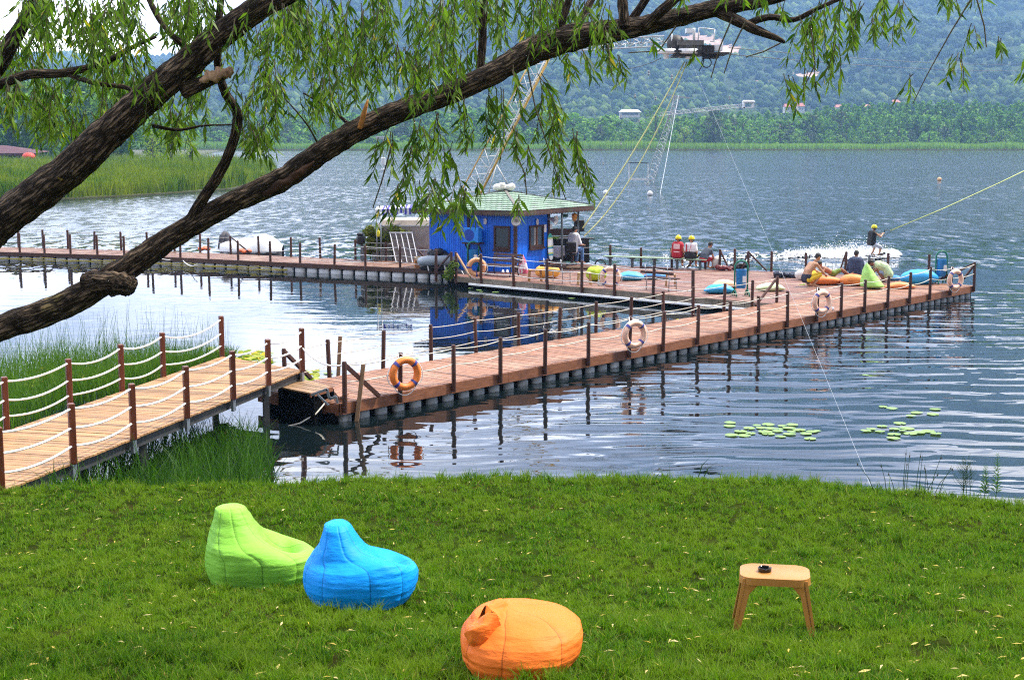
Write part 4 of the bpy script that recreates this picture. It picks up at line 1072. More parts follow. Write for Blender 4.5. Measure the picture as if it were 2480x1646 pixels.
def make_landing():
    z = .66; poly = [P(664, 934, z), P(752, 951, z), P(803, 936, z), P(715, 913, z)]
    mb = MB(); planks(mb, poly, (poly[1] - poly[0]).xy, z, .13); build('deck', mb, TANWOOD, landing, world=True)
    mb = MB(); mb.bar(poly[1] + Vector((0, -.02, -.05)), poly[2] + Vector((.02, 0, -.05)), .03, .09); build('edge_board', mb, FASCIA, landing, world=True)
    mb = MB(); pts = [(754, 956), (792, 942), (798, 966), (815, 960), (818, 976)]
    pp = [PY(x, y, poly[1].y * .5 + A0.y * .5 - .1) for x, y in pts]
    for a, b in zip(pp, pp[1:]): mb.bar(a, b, .035, .05)
    mb.bar(PY(769, 955, pp[0].y), PY(796, 981, pp[0].y), .035, .035)
    build('stair_bracket', mb, STEEL, landing, world=True)
    z2 = .53; q = [P(803, 940, z2), P(822, 962, z2), P(846, 952, z2), P(826, 930, z2)]
    mb = MB(); planks(mb, q, (q[3] - q[0]).xy, z2, .13); build('step', mb, PIERWOOD, landing, world=True)
    mb = MB()
    for a in (poly[0], poly[1], poly[3], poly[2]): mb.box((a.x * .9 + poly[2].x * .1, a.y + .05, .1), (.08, .08, 1.0))
    mb.poly_prism([((p.x * .92 + .08 * poly[2].x), p.y + .1) for p in poly], -.3, z - .1)  # near-black block added as the black shadow beneath the landing
    build('legs_and_shade_block', mb, FRAME_SHADE, landing, world=True)
make_landing()

# ------------------------------------------------------------------ life buoys
BUOY_O = simple('buoy_orange', (.92, .23, .03), .5, .2, 6, .05)
BUOY_W = simple('buoy_faded', (.95, .55, .40), .5, .2, 6, .05)
BAND = simple('buoy_band', (.06, .06, .30), .6, .2)
INK = simple('dark_lettering', (.04, .03, .03), .7, .05, 5, 0)
def text_glyphs(ch):
    cu = bpy.data.curves.new('t', 'FONT'); cu.body = ch; cu.size = 1.0; cu.align_x = 'CENTER'; cu.resolution_u = 2
    o = bpy.data.objects.new('t', cu); COL.objects.link(o)
    dg = bpy.context.evaluated_depsgraph_get(); me = bpy.data.meshes.new_from_object(o.evaluated_get(dg))
    v = [x.co[:] for x in me.vertices]; f = [tuple(p.vertices) for p in me.polygons]
    w = (max(a[0] for a in v) - min(a[0] for a in v)) if v else .3
    bpy.data.objects.remove(o); bpy.data.curves.remove(cu); bpy.data.meshes.remove(me)
    return v, f, w
_gl = {}
def buoy(label, center, Rr, r, face, mat, words=None, tilt=0.0, post_top=None, bands=(45, 135, 225, 315)):
    t = thing('life_buoy', label, 'life buoy', center)
    # local ring plane: x right, y up; normal towards 'face'
    zax = Vector((math.sin(face), -math.cos(face), 0)); xax = Vector((math.cos(face), math.sin(face), 0)); M = axes(xax, Vector((0, 0, 1)), zax)
    M = M @ RXm(tilt)
    mb = MB(); mb.torus((0, 0, 0), Rr, r, M, 48, 14); build('ring', mb, mat, t, True)
    for b in bands:
        mb = MB(); mb.torus((0, 0, 0), Rr, r * 1.05, M, 3, 14, R(b - 6), R(b + 6)); build('band', mb, BAND, t, True)
    mb = MB(); pts = []
    for b in range(45, 406, 9):
        q = abs(math.sin(R((b - 45) * 2))); rr = Rr + r * (1.05 + .55 * q); pts.append(M @ Vector((math.cos(R(b)) * rr, math.sin(R(b)) * rr - .05 * q, 0)))
    mb.tube(pts, .011, 6); build('grab_rope', mb, ROPEW, t, True)
    if post_top is not None:
        mb = MB(); pt = post_top - center; mb.tube([M @ Vector((-Rr * .55, Rr * .9, 0)), pt + Vector((-.02, -.05, -.02)), pt + Vector((.02, -.05, -.02)), M @ Vector((Rr * .45, Rr * .95, 0))], .010, 6); build('hanging_cord', mb, ROPEW, t, True)
    if words:
        mb = MB()
        for wd, mid, flip in words:
            sz = r * .62; tot = len(wd); step = sz * .78 / Rr
            for i, ch in enumerate(wd):
                if ch not in _gl: _gl[ch] = text_glyphs(ch)
                v, f, w = _gl[ch]
                k = (i - (tot - 1) / 2) * step; A = R(mid) - k if not flip else R(mid) + k
                rad = Vector((math.cos(A), math.sin(A), 0)); upv = rad if not flip else -rad; tang = Vector((upv.y, -upv.x, 0))
                vs = []
                for a in v:
                    q = rad * Rr + tang * (a[0] * sz * .8) + upv * ((a[1] - .36) * sz)
                    dr = q.length - Rr; zz = math.sqrt(max(r * r - dr * dr, 0)) * 1.0 + .004
                    vs.append(M @ Vector((q.x, q.y, zz)))
                mb.add(vs, f)
        build('lettering', mb, INK, t)
    return t
def buoys():
    def pier_buoy(i, lb, rx, mat, words, dz=-.42, tilt=0):
        top = PT[i]; c = top + Vector((0, 0, dz)) - nA * .16
        buoy(lb, c, .29, .08, .0 + math.atan2(uA.y, uA.x) * .62, mat, words, tilt, top)
    W1 = [('BÜYÜKŞEHİR', 90, False), ('BELEDİYESİ', 0, False), ('KOCAELİ', 270, True), ('İTFAİYE', 180, False)]
    W2 = [('BÜYÜKŞEHİR', 90, False), ('BELEDİYESİ', 0, False), ('KOCAELİ', 270, True), ('İTFAİYE', 180, False)]
    pier_buoy(1, 'orange lettered life buoy with blue bands on the pier post nearest the footbridge', .3, BUOY_O, W1, -.44)
    pier_buoy(6, 'faded lettered life buoy hanging midway along the pier', .3, BUOY_W, W2, -.46)
    pier_buoy(12, 'faded life buoy on the pier in front of the squatting man', .3, BUOY_W, None, -.46)
    pier_buoy(18, 'faded life buoy at the far right end of the pier beside the blue bin', .3, BUOY_W, None, -.46)
    fn = Vector((-uD.y, uD.x, 0))
    buoy('plain orange life buoy on the platform rail below the air conditioner', P(1159, 672, DZ) + Vector((0, -.12, .42)) - fn * .1, .29, .085, .1, simple('buoy_plain', (.80, .36, .16), .5, .15, 5), None, 0, TF[1], bands=(180, 270))
    buoy('faded orange life buoy on the platform rail beside the yellow green bean bag', P(1481, 697, DZ) + Vector((0, -.12, .42)) - fn * .1, .30, .085, .1, BUOY_W, None, 0, TF[5])
buoys()
# ================================================================== blue hut
UP = Vector((0, 0, 1))
EZ = 2.92
RC, RL_, RR_ = P(1258, 512, EZ), P(997, 505.5, EZ), P(1440, 498.5, EZ)
RB = RL_ + RR_ - RC; APEX = (RL_ + RR_) / 2; APEX.z = 3.62
eL = (RL_ - RC); eR = (RR_ - RC); uL = eL.normalized(); uR = eR.normalized()
nL = Vector((-uL.y, uL.x, 0)); nL = nL if nL.y < 0 else -nL            # outward of the left-front wall
nR = Vector((-uR.y, uR.x, 0)); nR = nR if nR.x > 0 else -nR            # outward of the right-front wall
OV = .50
HC = RC + uL * OV + uR * OV; HC.z = DZ                                   # front corner of the walls
HL = HC + uL * (eL.length - 2 * OV); WRL = 2.45; HR = HC + uR * WRL
hut = thing('blue_hut', 'bright blue plank hut with green tiled hip roof and brown trim on the platform', 'hut', HC)
HUTBLUE = None
def hut_mats():
    global HUTBLUE
    t = NT('hut_blue_boards'); v = t.coord('Object'); sep = t.n('ShaderNodeSeparateXYZ'); t.l(v, sep.inputs[0])
    n = t.noise(t.coord('Object', (3, 3, .5)), 4, 6); col = t.mix(t.mr(n, .3, .7), (.002, .12, .74, 1), (.004, .20, .98, 1))
    n2 = t.noise(t.coord('Object', (6, 6, .6)), 3, 8, .75); col = t.mix(t.mr(n2, .62, .72), col, (.004, .04, .25, 1))
    col = t.mix(1.0, col, t.ramp(t.island(), [(0, (.75, .78, .85, 1)), (1, (1.1, 1.08, 1.02, 1))]), 'MULTIPLY')
    HUTBLUE = t.done(t.bsdf(col, .45, t.bump(n2, .2, .005)))
hut_mats()
TRIM = wood('hut_trim', (.055, .022, .015), (1, 1, 1), .6, 0, .35)
GLASS = (lambda t: t.done(t.bsdf((.02, .035, .04, 1), .05, spec=.8)))(NT('window_glass'))
def hut_walls():
    H = 2.46; th = .07
    def wall(a, b, nout, skip=None):
        u = (b - a).normalized(); L = (b - a).length; w = .105; n = int(L / w); w = L / n; mb = MB()
        for i in range(n):
            c = a + u * (w * (i + .5)); s0 = w * (i + .5)
            spans = [(0, H)]
            for (x0, x1, z0, z1) in (skip or []):
                if x0 < s0 < x1: spans = [(0, z0), (z1, H)]
            for z0, z1 in spans:
                mb.box((c.x, c.y, DZ + (z0 + z1) / 2), (w - .012, .03, z1 - z0), axes(u, nout, UP))
        c = (a + b) / 2 - nout * .06
        for z0, z1, x0, x1 in [(0, H, 0, L)]:
            mb.box((c.x, c.y, DZ + H / 2), (L - .06, .04, H), axes(u, nout, UP))
        build('wall', mb, HUTBLUE, hut, world=True)
    wall(HC, HL, nL); wall(HC, HR, nR)
    HBk = HL + uR * WRL; wall(HL, HBk, uL); wall(HR, HBk, uR)
    def vtrim(p, w=.11, d=.06, n=None, z0=0, z1=H):
        mb = MB(); m = 22
        for i in range(m):
            zz0 = z0 + (z1 - z0) * i / m; zz1 = z0 + (z1 - z0) * (i + 1) / m; ww = w * (1.12 if i % 2 else .95)
            mb.box((p.x, p.y, DZ + (zz0 + zz1) / 2), (ww, d, zz1 - zz0 - .001), axes(Vector((-n.y, n.x, 0)), n, UP))
        build('corner_trim', mb, TRIM, hut, world=True)
    vtrim(HC + (nL + nR) * .02, .12, .12, nL); vtrim(HR + nR * .03, .12, .08, nR)
    pm = on_line(HC + nL * .035, HL + nL * .035, 1135); vtrim(pm, .10, .04, nL)
    def window(wall_a, wall_b, nout, x0, x1, z0, z1, split=False):
        u = (wall_b - wall_a).normalized(); a = on_line(wall_a + nout * .02, wall_b + nout * .02, x0); b = on_line(wall_a + nout * .02, wall_b + nout * .02, x1)
        L = (b - a).length; uu = (b - a).normalized(); M = axes(uu, nout, UP); c = (a + b) / 2
        mb = MB(); f = .085
        for s_ in (-1, 1):
            mb.box(Vector((c.x, c.y, (z0 + z1) / 2)) + uu * (s_ * (L / 2 - f / 2)) + nout * .03, (f, .06, z1 - z0), M)
        for zz in (z0 + f / 2, z1 - f / 2): mb.box(Vector((c.x, c.y, zz)) + nout * .031, (L - 2 * f - .004, .06, f), M)
        o = build('window', mb, TRIM, hut, world=True)
        mb = MB(); mb.box(Vector((c.x, c.y, (z0 + z1) / 2)) + nout * .012, (L - 2 * f, .012, z1 - z0 - 2 * f), M); v = build('pane', mb, GLASS, None); 
        v.parent = o; off = world_loc(o); v.data.transform(Matrix.Translation(-off))
        mb = MB()
        for k in range(9):
            mb.box(Vector((c.x, c.y, z0 - .05 - .012 * (k % 2))) + uu * ((k - 4) * (L + .06) / 9) + nout * .06, ((L + .06) / 9 - .002, .07, .10), M)
        v = build('sill', mb, TRIM, None); v.parent = o; v.data.transform(Matrix.Translation(-off))
        if split:
            mb = MB(); mb.box(Vector((c.x, c.y, (z0 + z1) / 2)) + nout * .035, (.06, .05, z1 - z0 - 2 * f), M); v = build('mullion', mb, wood('mullion_wood', (.20, .075, .03), (1, 1, 1)), None); v.parent = o; v.data.transform(Matrix.Translation(-off))
            mb = MB(); mb.box(Vector((c.x, c.y, (z0 + z1) / 2)) + uu * -.12 + nout * .02, (.16, .01, z1 - z0 - 2 * f - .02), M); v = build('curtain', mb, simple('curtain_cloth', (.30, .29, .28), .9, .2, 8), None); v.parent = o; v.data.transform(Matrix.Translation(-off))
    zf = lambda px, py, A, B: PY(px, py, on_line(A, B, px).y).z
    window(HC, HL, nL, 1197, 1236, zf(1216, 603, HC, HL), zf(1216, 547, HC, HL))
    window(HC, HR, nR, 1281, 1315, zf(1298, 598, HC, HR), zf(1298, 545, HC, HR), True)
    return zf
ZF = hut_walls()
def hut_roof():
    lo = [RC, RR_, RB, RL_]
    # tiles: courses of overlapping flat tiles on each of the four slopes
    t = NT('roof_tiles'); r_ = t.island(); n = t.noise(t.coord('Object'), 3, 5)
    col = t.mix(r_, (.22, .32, .24, 1), (.30, .41, .32, 1)); col = t.mix(t.mr(n, .5, .7), col, (.20, .30, .20, 1)); TM = t.done(t.bsdf(col, .7, t.bump(t.noise(t.coord('Object'), 60, 3), .3, .004)))
    under = simple('roof_under', (.012, .018, .014), .9, .2)
    mb = MB(); ub = MB()
    for i in range(4):
        a, b = lo[i], lo[(i + 1) % 4]; u = (b - a).normalized(); L = (b - a).length; foot = a + u * (APEX - a).dot(u); s = APEX - foot; SL = s.length; su = s / SL; nn = u.cross(su).normalized()
        if nn.z < 0: nn = -nn
        rows = 11; rh = SL / rows; q = (APEX - a).dot(u)
        ub.add([a - nn * .02, b - nn * .02, APEX - nn * .02], [(0, 1, 2)])
        for r in range(rows):
            f0, f1 = r / rows, (r + 1) / rows; x0 = q * f0; x1 = L - (L - q) * f0; x0b = q * f1; x1b = L - (L - q) * f1
            w = .26; off = (r % 2) * w / 2; x = x0 - off
            while x < x1:
                ta, tb = max(x + .012, x0), min(x + w - .012, x1)
                tc, td = max(x + .012, x0b), min(x + w - .012, x1b)
                if tb - ta > .02:
                    p0 = a + u * ta + s * f0 + nn * .035; p1 = a + u * tb + s * f0 + nn * .035
                    if td < tc: tc = td = (x0b if ta < q else x1b)
                    p2 = a + u * td + s * f1 + nn * .006; p3 = a + u * tc + s * f1 + nn * .006
                    d = -nn * .016
                    mb.add([p0, p1, p2, p3, p0 + d, p1 + d], [(0, 1, 2, 3), (4, 5, 1, 0)])
                x += w
    roof = build('roof', mb, TM, hut, world=True); off = world_loc(roof)
    def sub(name, m, mat, smooth=False):
        o = build(name, m, mat, None, smooth); o.parent = roof; o.data.transform(Matrix.Translation(-off)); return o
    sub('underlay', ub, under)
    mb = MB()
    for c in lo: mb.bar(c.lerp(APEX, .01) + UP * .035, c.lerp(APEX, .99) + UP * .035, .11, .03)
    sub('ridge_cap', mb, simple('ridge_metal', (.16, .14, .12), .6, .3, 6))
    mb = MB()
    for i in range(4):
        a, b = lo[i], lo[(i + 1) % 4]; u = (b - a).normalized(); L = (b - a).length; n = int(L / .11); w = L / n; no = Vector((u.y, -u.x, 0))
        for k in range(n):
            for part, (z0, z1) in enumerate(((-.14, .0), (-.19 - .02 * (k % 2), -.14))):
                c = a + u * (w * (k + .5)); mb.box((c.x, c.y, EZ + (z0 + z1) / 2), (w - (.001 if part == 0 else .03), .03, z1 - z0), axes(u, no, UP))
    sub('eave_board', mb, wood('eave_wood', (.10, .055, .045), (1, 1, 1), .7, .2, .4, stain=(.09, .10, .06)))
    mb = MB(); inset = [p.lerp(APEX, .03) for p in lo]; mb.add([Vector((p.x, p.y, EZ - .05)) for p in inset], [(0, 1, 2, 3)]); sub('soffit', mb, TRIM)
    # pale folded bundle lying on the ridge
    t = thing('white_bundle', 'crumpled white cloth bundle tied on the tip of the green roof', 'bundle', APEX + UP * .02); m = MB()
    m.ell((-.27, -.05, .13), (.27, .2, .15)); m.ell((.22, -.03, .13), (.22, .17, .14)); m.ell((-.12, -.08, .24), (.14, .12, .1)); m.ell((.32, -.05, .22), (.13, .1, .07)); m.ell((.0, 0, .12), (.2, .15, .1))
    me = remesh(m, .03, 2)
    for v in me.vertices: v.co += Vector(mnoise.noise_vector(v.co * 9)) * .03
    o = mesh_obj('cloth', me, simple('bundle_cloth', (.78, .72, .66), .9, .2, 6), t)
    # porch posts
    for px, r in ((1358, .06), (1384, .045), (1425, .04)):
        base = {1358: HR + uR * 1.15 + uL * 1.6, 1384: HR + uR * .55 + nR * .35, 1425: RR_ + uL * .6 - uR * .3}[px]
        base = Vector((base.x, base.y, DZ)); m = MB(); m.tube([base, base + UP * 2.45], r, 8); build('porch_post', m, simple('porch_metal', (.14, .17, .18), .5, .2) if px != 1358 else TRIM, hut, True, True)
hut_roof()
def hut_things():
    # air conditioner, painted blue
    c = on_line(HC + nL * .36, HL + nL * .36, 1146); z = PY(1146, 569, c.y).z; pos = Vector((c.x, c.y, z)); M = axes(uL, -nL, UP)
    t = thing('air_conditioner', 'blue painted air conditioner unit on a bracket of the blue hut', 'air conditioner', pos)
    m = MB(); m.box((0, 0, 0), (.66, .34, .60), M, bev=.015); build('casing', m, simple('ac_blue', (.02, .24, .80), .4, .12, 4), t)
    m = MB(); m.lathe(M @ Vector((.10, -.171, 0)) if (M @ Vector((0, -1, 0))).dot(nL) > 0 else M @ Vector((.10, .171, 0)), [(.245, -.004), (.24, .004), (.1, .006)], 24, axes(uL, UP, nL)); build('fan_grille', m, simple('ac_dark_blue', (.006, .05, .36), .5, .1), t)
    m = MB(); m.box((0, 0, -.33), (.8, .5, .05), M); m.bar(Vector((0, 0, -.34)) + uL * -.3 + nL * .15, Vector((0, 0, -.7)) + uL * -.3 - nL * .2, .05); m.bar(Vector((0, 0, -.34)) + uL * .3 + nL * .15, Vector((0, 0, -.7)) + uL * .3 - nL * .2, .05); build('bracket', m, TRIM, t)
    # wall lamps
    for px, py, A, B, n_, lb in ((1175, 536, HC, HL, nL, 'white oval bulkhead lamp under the eave above the plain window'), (1301, 537, HC, HR, nR, 'white oval bulkhead lamp under the eave above the split window')):
        q = on_line(A + n_ * .07, B + n_ * .07, px); q = Vector((q.x, q.y, PY(px, py, q.y).z)); t = thing('wall_lamp', lb, 'lamp', q)
        u_ = Vector((-n_.y, n_.x, 0)); m = MB(); m.box((0, 0, 0), (.14, .08, .26), axes(u_, n_, UP), bev=.035); build('body', m, WHITEP, t, True, auto=40)
        m = MB(); m.box(n_ * .045, (.07, .03, .18), axes(u_, n_, UP), bev=.015); build('lens', m, simple('lamp_lens', (.42, .46, .5), .2, .1), t)
    # horn loudspeakers
    for px, py, A, B, n_, lb in ((1250, 534, HC, HL, nL + nR * .3, 'grey horn loudspeaker at the front corner under the eave'), (1340, 532, HC, HR, nR, 'white horn loudspeaker at the porch corner under the eave')):
        q = on_line(A + n_ * .28, B + n_ * .28, px); q = Vector((q.x, q.y, PY(px, py, q.y).z)); t = thing('loudspeaker', lb, 'loudspeaker', q); zx = (n_ + Vector((.2, 0, -.15))).normalized(); xx = UP.cross(zx).normalized(); yy = zx.cross(xx)
        m = MB(); m.lathe((0, 0, 0), [(.05, -.28), (.07, -.12), (.11, 0), (.20, .12), (.205, .13), (.16, .10), (.06, .0)], 18, axes(xx, yy, zx)); build('horn', m, simple('horn_grey', (.60, .60, .60), .5, .1), t, True)
        m = MB(); m.lathe(zx * .06, [(.045, -.04), (.05, .02), (.02, .04)], 12, axes(xx, yy, zx)); build('driver', m, simple('horn_dark', (.18, .18, .18), .5), t)
    # wakeboard and notices on the right wall
    def onR(px, py): q = on_line(HC + nR * .05, HR + nR * .05, px); return Vector((q.x, q.y, PY(px, py, q.y).z))
    c = onR(1331, 597); t = thing('wakeboard', 'white wakeboard with blue yellow and turquoise stripes leaning on the hut', 'wakeboard', c); h = (628 - 563) / pxm(c) ; w = 17 / pxm(c) * 1.35
    secs = [(-.5, -.34, (.80, .82, .84)), (-.34, -.27, (.05, .30, .45)), (-.27, -.22, (.65, .70, .12)), (-.22, -.08, (.82, .83, .84)), (-.08, -.01, (.05, .28, .42)), (-.01, .03, (.60, .68, .15)), (.03, .28, (.82, .83, .84)), (.28, .34, (.55, .66, .2)), (.34, .5, (.06, .42, .30))]
    def bw(q): return w / 2 * math.sqrt(max(0, 1 - abs(q * 2) ** 5)) * (.78 + .22 * math.cos(q * 3))
    for k, (q0, q1, col) in enumerate(secs):
        m = MB(); vs = []; n = 5
        for j in range(n + 1):
            q = q0 + (q1 - q0) * j / n; b_ = max(bw(q), .01)
            for s_ in (-1, 1):
                for d in (0, .025): vs.append(uR * (s_ * b_) + UP * (q * h) + nR * (d + .12 * (.5 - q) * .5))
        fs = []
        for j in range(n):
            i = j * 4; fs += [(i + 1, i + 3, i + 7, i + 5), (i, i + 4, i + 6, i + 2), (i, i + 1, i + 5, i + 4), (i + 2, i + 6, i + 7, i + 3)]
        fs += [(0, 2, 3, 1), (n * 4, n * 4 + 1, n * 4 + 3, n * 4 + 2)]
        m.add(vs, fs); build('board' if k == 3 else 'stripe' if col[0] < .7 else 'panel', m, simple('wb_%d' % k, col, .35, .08, 4, 0), t)
    for (px, py, wp, hp, lb) in ((1320, 553, 9, 18, 'narrow white notice sheet left of the other on the blue hut wall'), (1333, 549, 12, 12, 'square white notice sheet at the porch edge of the blue hut wall')):
        c = onR(px, py); m = MB(); m.box((0, 0, 0), (wp / pxm(c) * 1.25, .012, hp / pxm(c)), axes(uR, nR, UP)); o = build('notice_sheet', m, simple('paper', (.80, .83, .85), .7, .05, 5, 0)); o.location = c; tag(o, lb, 'notice')
    # orange lamp hanging at the eave corner
    q = RR_ + uL * .75 - uR * .35; q = Vector((q.x, q.y, PY(1408, 525, q.y).z)); t = thing('hanging_lamp', 'orange glass lamp hanging under the porch eave', 'lamp', q); m = MB(); m.lathe((0, 0, 0), [(.03, -.2), (.10, -.12), (.14, .1), (.11, .14), (.03, .16)], 14); build('shade', m, simple('amber', (.80, .36, .06), .3, .1), t, True)
    m = MB(); m.tube([(0, 0, .15), (0, 0, .42)], .012, 6); build('rod', m, TRIM, t)
    q = RR_ + uL * 1.15 - uR * .45; q = Vector((q.x, q.y, PY(1394, 522, q.y).z)); m = MB(); m.box((0, 0, 0), (.28, .03, .13)); m.bar((-.12, 0, .06), (-.12, 0, .3), .01); m.bar((.12, 0, .06), (.12, 0, .3), .01); o = build('exit_plate', m, simple('green_plate', (.01, .12, .08), .5, .1)); o.name = 'green_plate'; o.location = q; tag(o, 'small dark green plate hanging beside the orange lamp', 'plate')
hut_things()
def deckP(px, py, z=DZ): return P(px, py, z)
def porch_things():
    # operator's chair and table, side bench, black counter
    c = deckP(1383, 642); t = thing('office_chair', 'black swivel chair under the man in the white shirt on the porch', 'chair', c)
    m = MB(); m.box((0, 0, .46), (.48, .46, .08), bev=.03); build('seat', m, BLACK, t); m = MB(); m.box((-.02, -.22, .78), (.46, .07, .46), RXm(.1), bev=.03); build('backrest', m, BLACK, t)
    m = MB(); m.tube([(0, 0, .05), (0, 0, .44)], .03, 8); [m.bar((0, 0, .07), (math.cos(a) * .27, math.sin(a) * .27, .03), .04) for a in np.linspace(0, 5.02, 5)]; build('base', m, BLACK, t)
    c = deckP(1395, 637); t = thing('operator_desk', 'black panelled operator desk with a screen box on the porch', 'desk', c)
    m = MB(); m.box((-.6, .6, .55), (1.5, .55, 1.0)); m.box((.35, .3, .55), (.5, .5, 1.05), taper=.86); build('body', m, simple('desk_black', (.012, .010, .010), .6, .3), t)
    m = MB(); m.box((.15, .5, 1.6), (.45, .3, .5), bev=.02); m.bar((.15, .5, 1.05), (.15, .5, 1.4), .08); build('screen_box', m, BLACK, t)
    m = MB(); m.box((.55, .35, 1.05), (.5, .4, .05)); build('tray', m, GREYSTEEL, t)
    c = deckP(1358, 628); t = thing('porch_bench', 'dark bench with backrest behind the seated operator', 'bench', c)
    m = MB(); m.box((0, 0, 1.0), (1.1, .4, .07)); build('seat', m, TRIM, t); m = MB(); m.box((0, .2, 1.22), (1.1, .06, .3), RXm(-.2)); build('backrest', m, TRIM, t); m = MB(); [m.bar((x, 0, 0), (x, 0, .97), .05) for x in (-.45, .45)]; build('leg_frame', m, GREYSTEEL, t)
    c = deckP(1347, 640); t = thing('small_table', 'small table draped with a white cloth at the porch edge', 'table', c)
    m = MB(); [m.bar((x, y, 0), (x, y, .75), .03) for x in (-.28, .28) for y in (-.2, .2)]; m.box((0, 0, .76), (.66, .5, .03)); build('frame', m, STEEL, t)
    o = MB(); n = 16
    pts = [(-.36, -.27), (.36, -.27), (.36, .27), (-.36, .27)]; vs = [(x, y, .785) for x, y in pts]
    hem = []
    for i in range(4):
        a, b = pts[i], pts[(i + 1) % 4]
        for k in range(8): hem.append((a[0] + (b[0] - a[0]) * k / 8, a[1] + (b[1] - a[1]) * k / 8))
    vs = [(x, y, .785) for x, y in hem] + [(x * (1.03 + .03 * (k % 2)), y * (1.05 + .05 * (k % 2)), .36 + .06 * math.sin(k)) for k, (x, y) in enumerate(hem)]; N = len(hem)
    o.add(vs, [tuple(range(N))] + [(k, N + k, N + (k + 1) % N, (k + 1) % N) for k in range(N)]); co = build('tablecloth', o, simple('white_cloth', (.62, .63, .66), .8, .15, 5), None, True, auto=40); co.location = c; tag(co, 'white cloth hanging over the small porch table', 'tablecloth')
    c = deckP(1345, 636) + Vector((0, .05, .80)); t = thing('potted_plant', 'small dark plant pot standing on the cloth covered porch table', 'plant', c); m = MB(); m.lathe((0, 0, 0), [(.09, 0), (.13, .22), (.12, .23)], 12); build('pot', m, BLACK, t)
    m = MB()
    for i in range(26):
        a = i * 2.4; L = .2; m.add([(0, 0, .2), (math.cos(a) * .1 - .03, math.sin(a) * .1, .3), (math.cos(a) * L, math.sin(a) * L, .28 + .08 * math.sin(i * 3)), (math.cos(a) * .1 + .03, math.sin(a) * .1, .3)], [(0, 1, 2, 3)])
    build('leaves', m, REEDN, t)
    # trodden wooden step in front of the porch
    c = deckP(1385, 652); m = MB(); [m.box((0, k * .16, .06), (2.6, .15, .05)) for k in range(4)]; [m.box((x, .24, .02), (.08, .6, .05)) for x in (-1, 0, 1)]; o = build('wooden_step', m, TANWOOD); o.location = c; o.rotation_euler = (0, 0, .05); tag(o, 'low weathered wooden step in front of the porch', 'step')
porch_things()
def bench_park(c, rz, label, W=1.55, mat=None, leg=None):
    t = thing('park_bench', label, 'bench', c, rz); mat = mat or wood('bench_wood', (.065, .028, .02), (1, 1, 1), .6, .3, .3); leg = leg or BLACK
    m = MB(); [m.box((0, -.2 + .1 * k, .43), (W, .085, .035), bev=.008) for k in range(5)]; build('seat', m, mat, t)
    m = MB(); [m.box((0, .30 + .03 * k, .58 + .12 * k), (W, .03, .095), RXm(-.22), bev=.008) for k in range(3)]; build('backrest', m, mat, t)
    for x in (-W / 2 + .14, W / 2 - .14):
        m = MB(); m.tube([(x, -.26, 0), (x, -.2, .22), (x, -.22, .41)], .024, 6); m.tube([(x, .28, 0), (x, .2, .22), (x, .26, .42), (x, .38, .9)], .024, 6); m.bar((x, -.22, .40), (x, .26, .40), .035); build('leg', m, leg, t, True)
    return t
def bin_stand(c, rz, label, paper=True):
    t = thing('litter_bin', label, 'litter bin', c, rz); g = simple('green_tube', (.005, .17, .10), .4, .12, 4, 0)
    m = MB(); m.lathe((0, 0, .28), [(.14, 0), (.165, .04), (.185, .62), (.19, .64), (.16, .64), (.14, .1)], 20); build('bucket', m, simple('bin_blue', (.015, .20, .50), .4, .12, 4), t, True, auto=40)
    pts = [(-.23, 0, .03), (-.23, 0, .9)] + [(math.cos(a) * -.23, 0, 1.0 + math.sin(a) * .23) for a in np.linspace(.15, math.pi - .15, 9)] + [(.23, 0, .9), (.23, 0, .03)]
    m = MB(); m.tube(pts, .032, 8); build('hoop', m, g, t, True)
    for x in (-.23, .23):
        m = MB(); m.tube([(x, -.24, .0), (x, -.22, .1), (x, -.12, .19), (x, 0, .22), (x, .12, .19), (x, .22, .1), (x, .24, 0)], .026, 8); build('foot', m, g, t, True)
    if paper: m = MB(); m.box((.06, -.182, .6), (.13, .012, .22)); build('sticker', m, simple('paper', (.8, .83, .85)), t)
    return t
def stool_wood(c, rz, label, w=.36, h=.46, mat=None):
    t = thing('wooden_stool', label, 'stool', c, rz); mat = mat or wood('stool_wood', (.42, .20, .06), (1, 1, 1), .5, .1, .2)
    m = MB(); m.box((0, 0, h - .02), (w * 1.5, w, .04), bev=.012); build('seat', m, mat, t)
    for x in (-1, 1):
        for y in (-1, 1): m = MB(); m.bar((x * w * .62, y * w * .38, h - .03), (x * w * .70, y * w * .46, 0), .045); build('leg', m, mat, t)
    return t
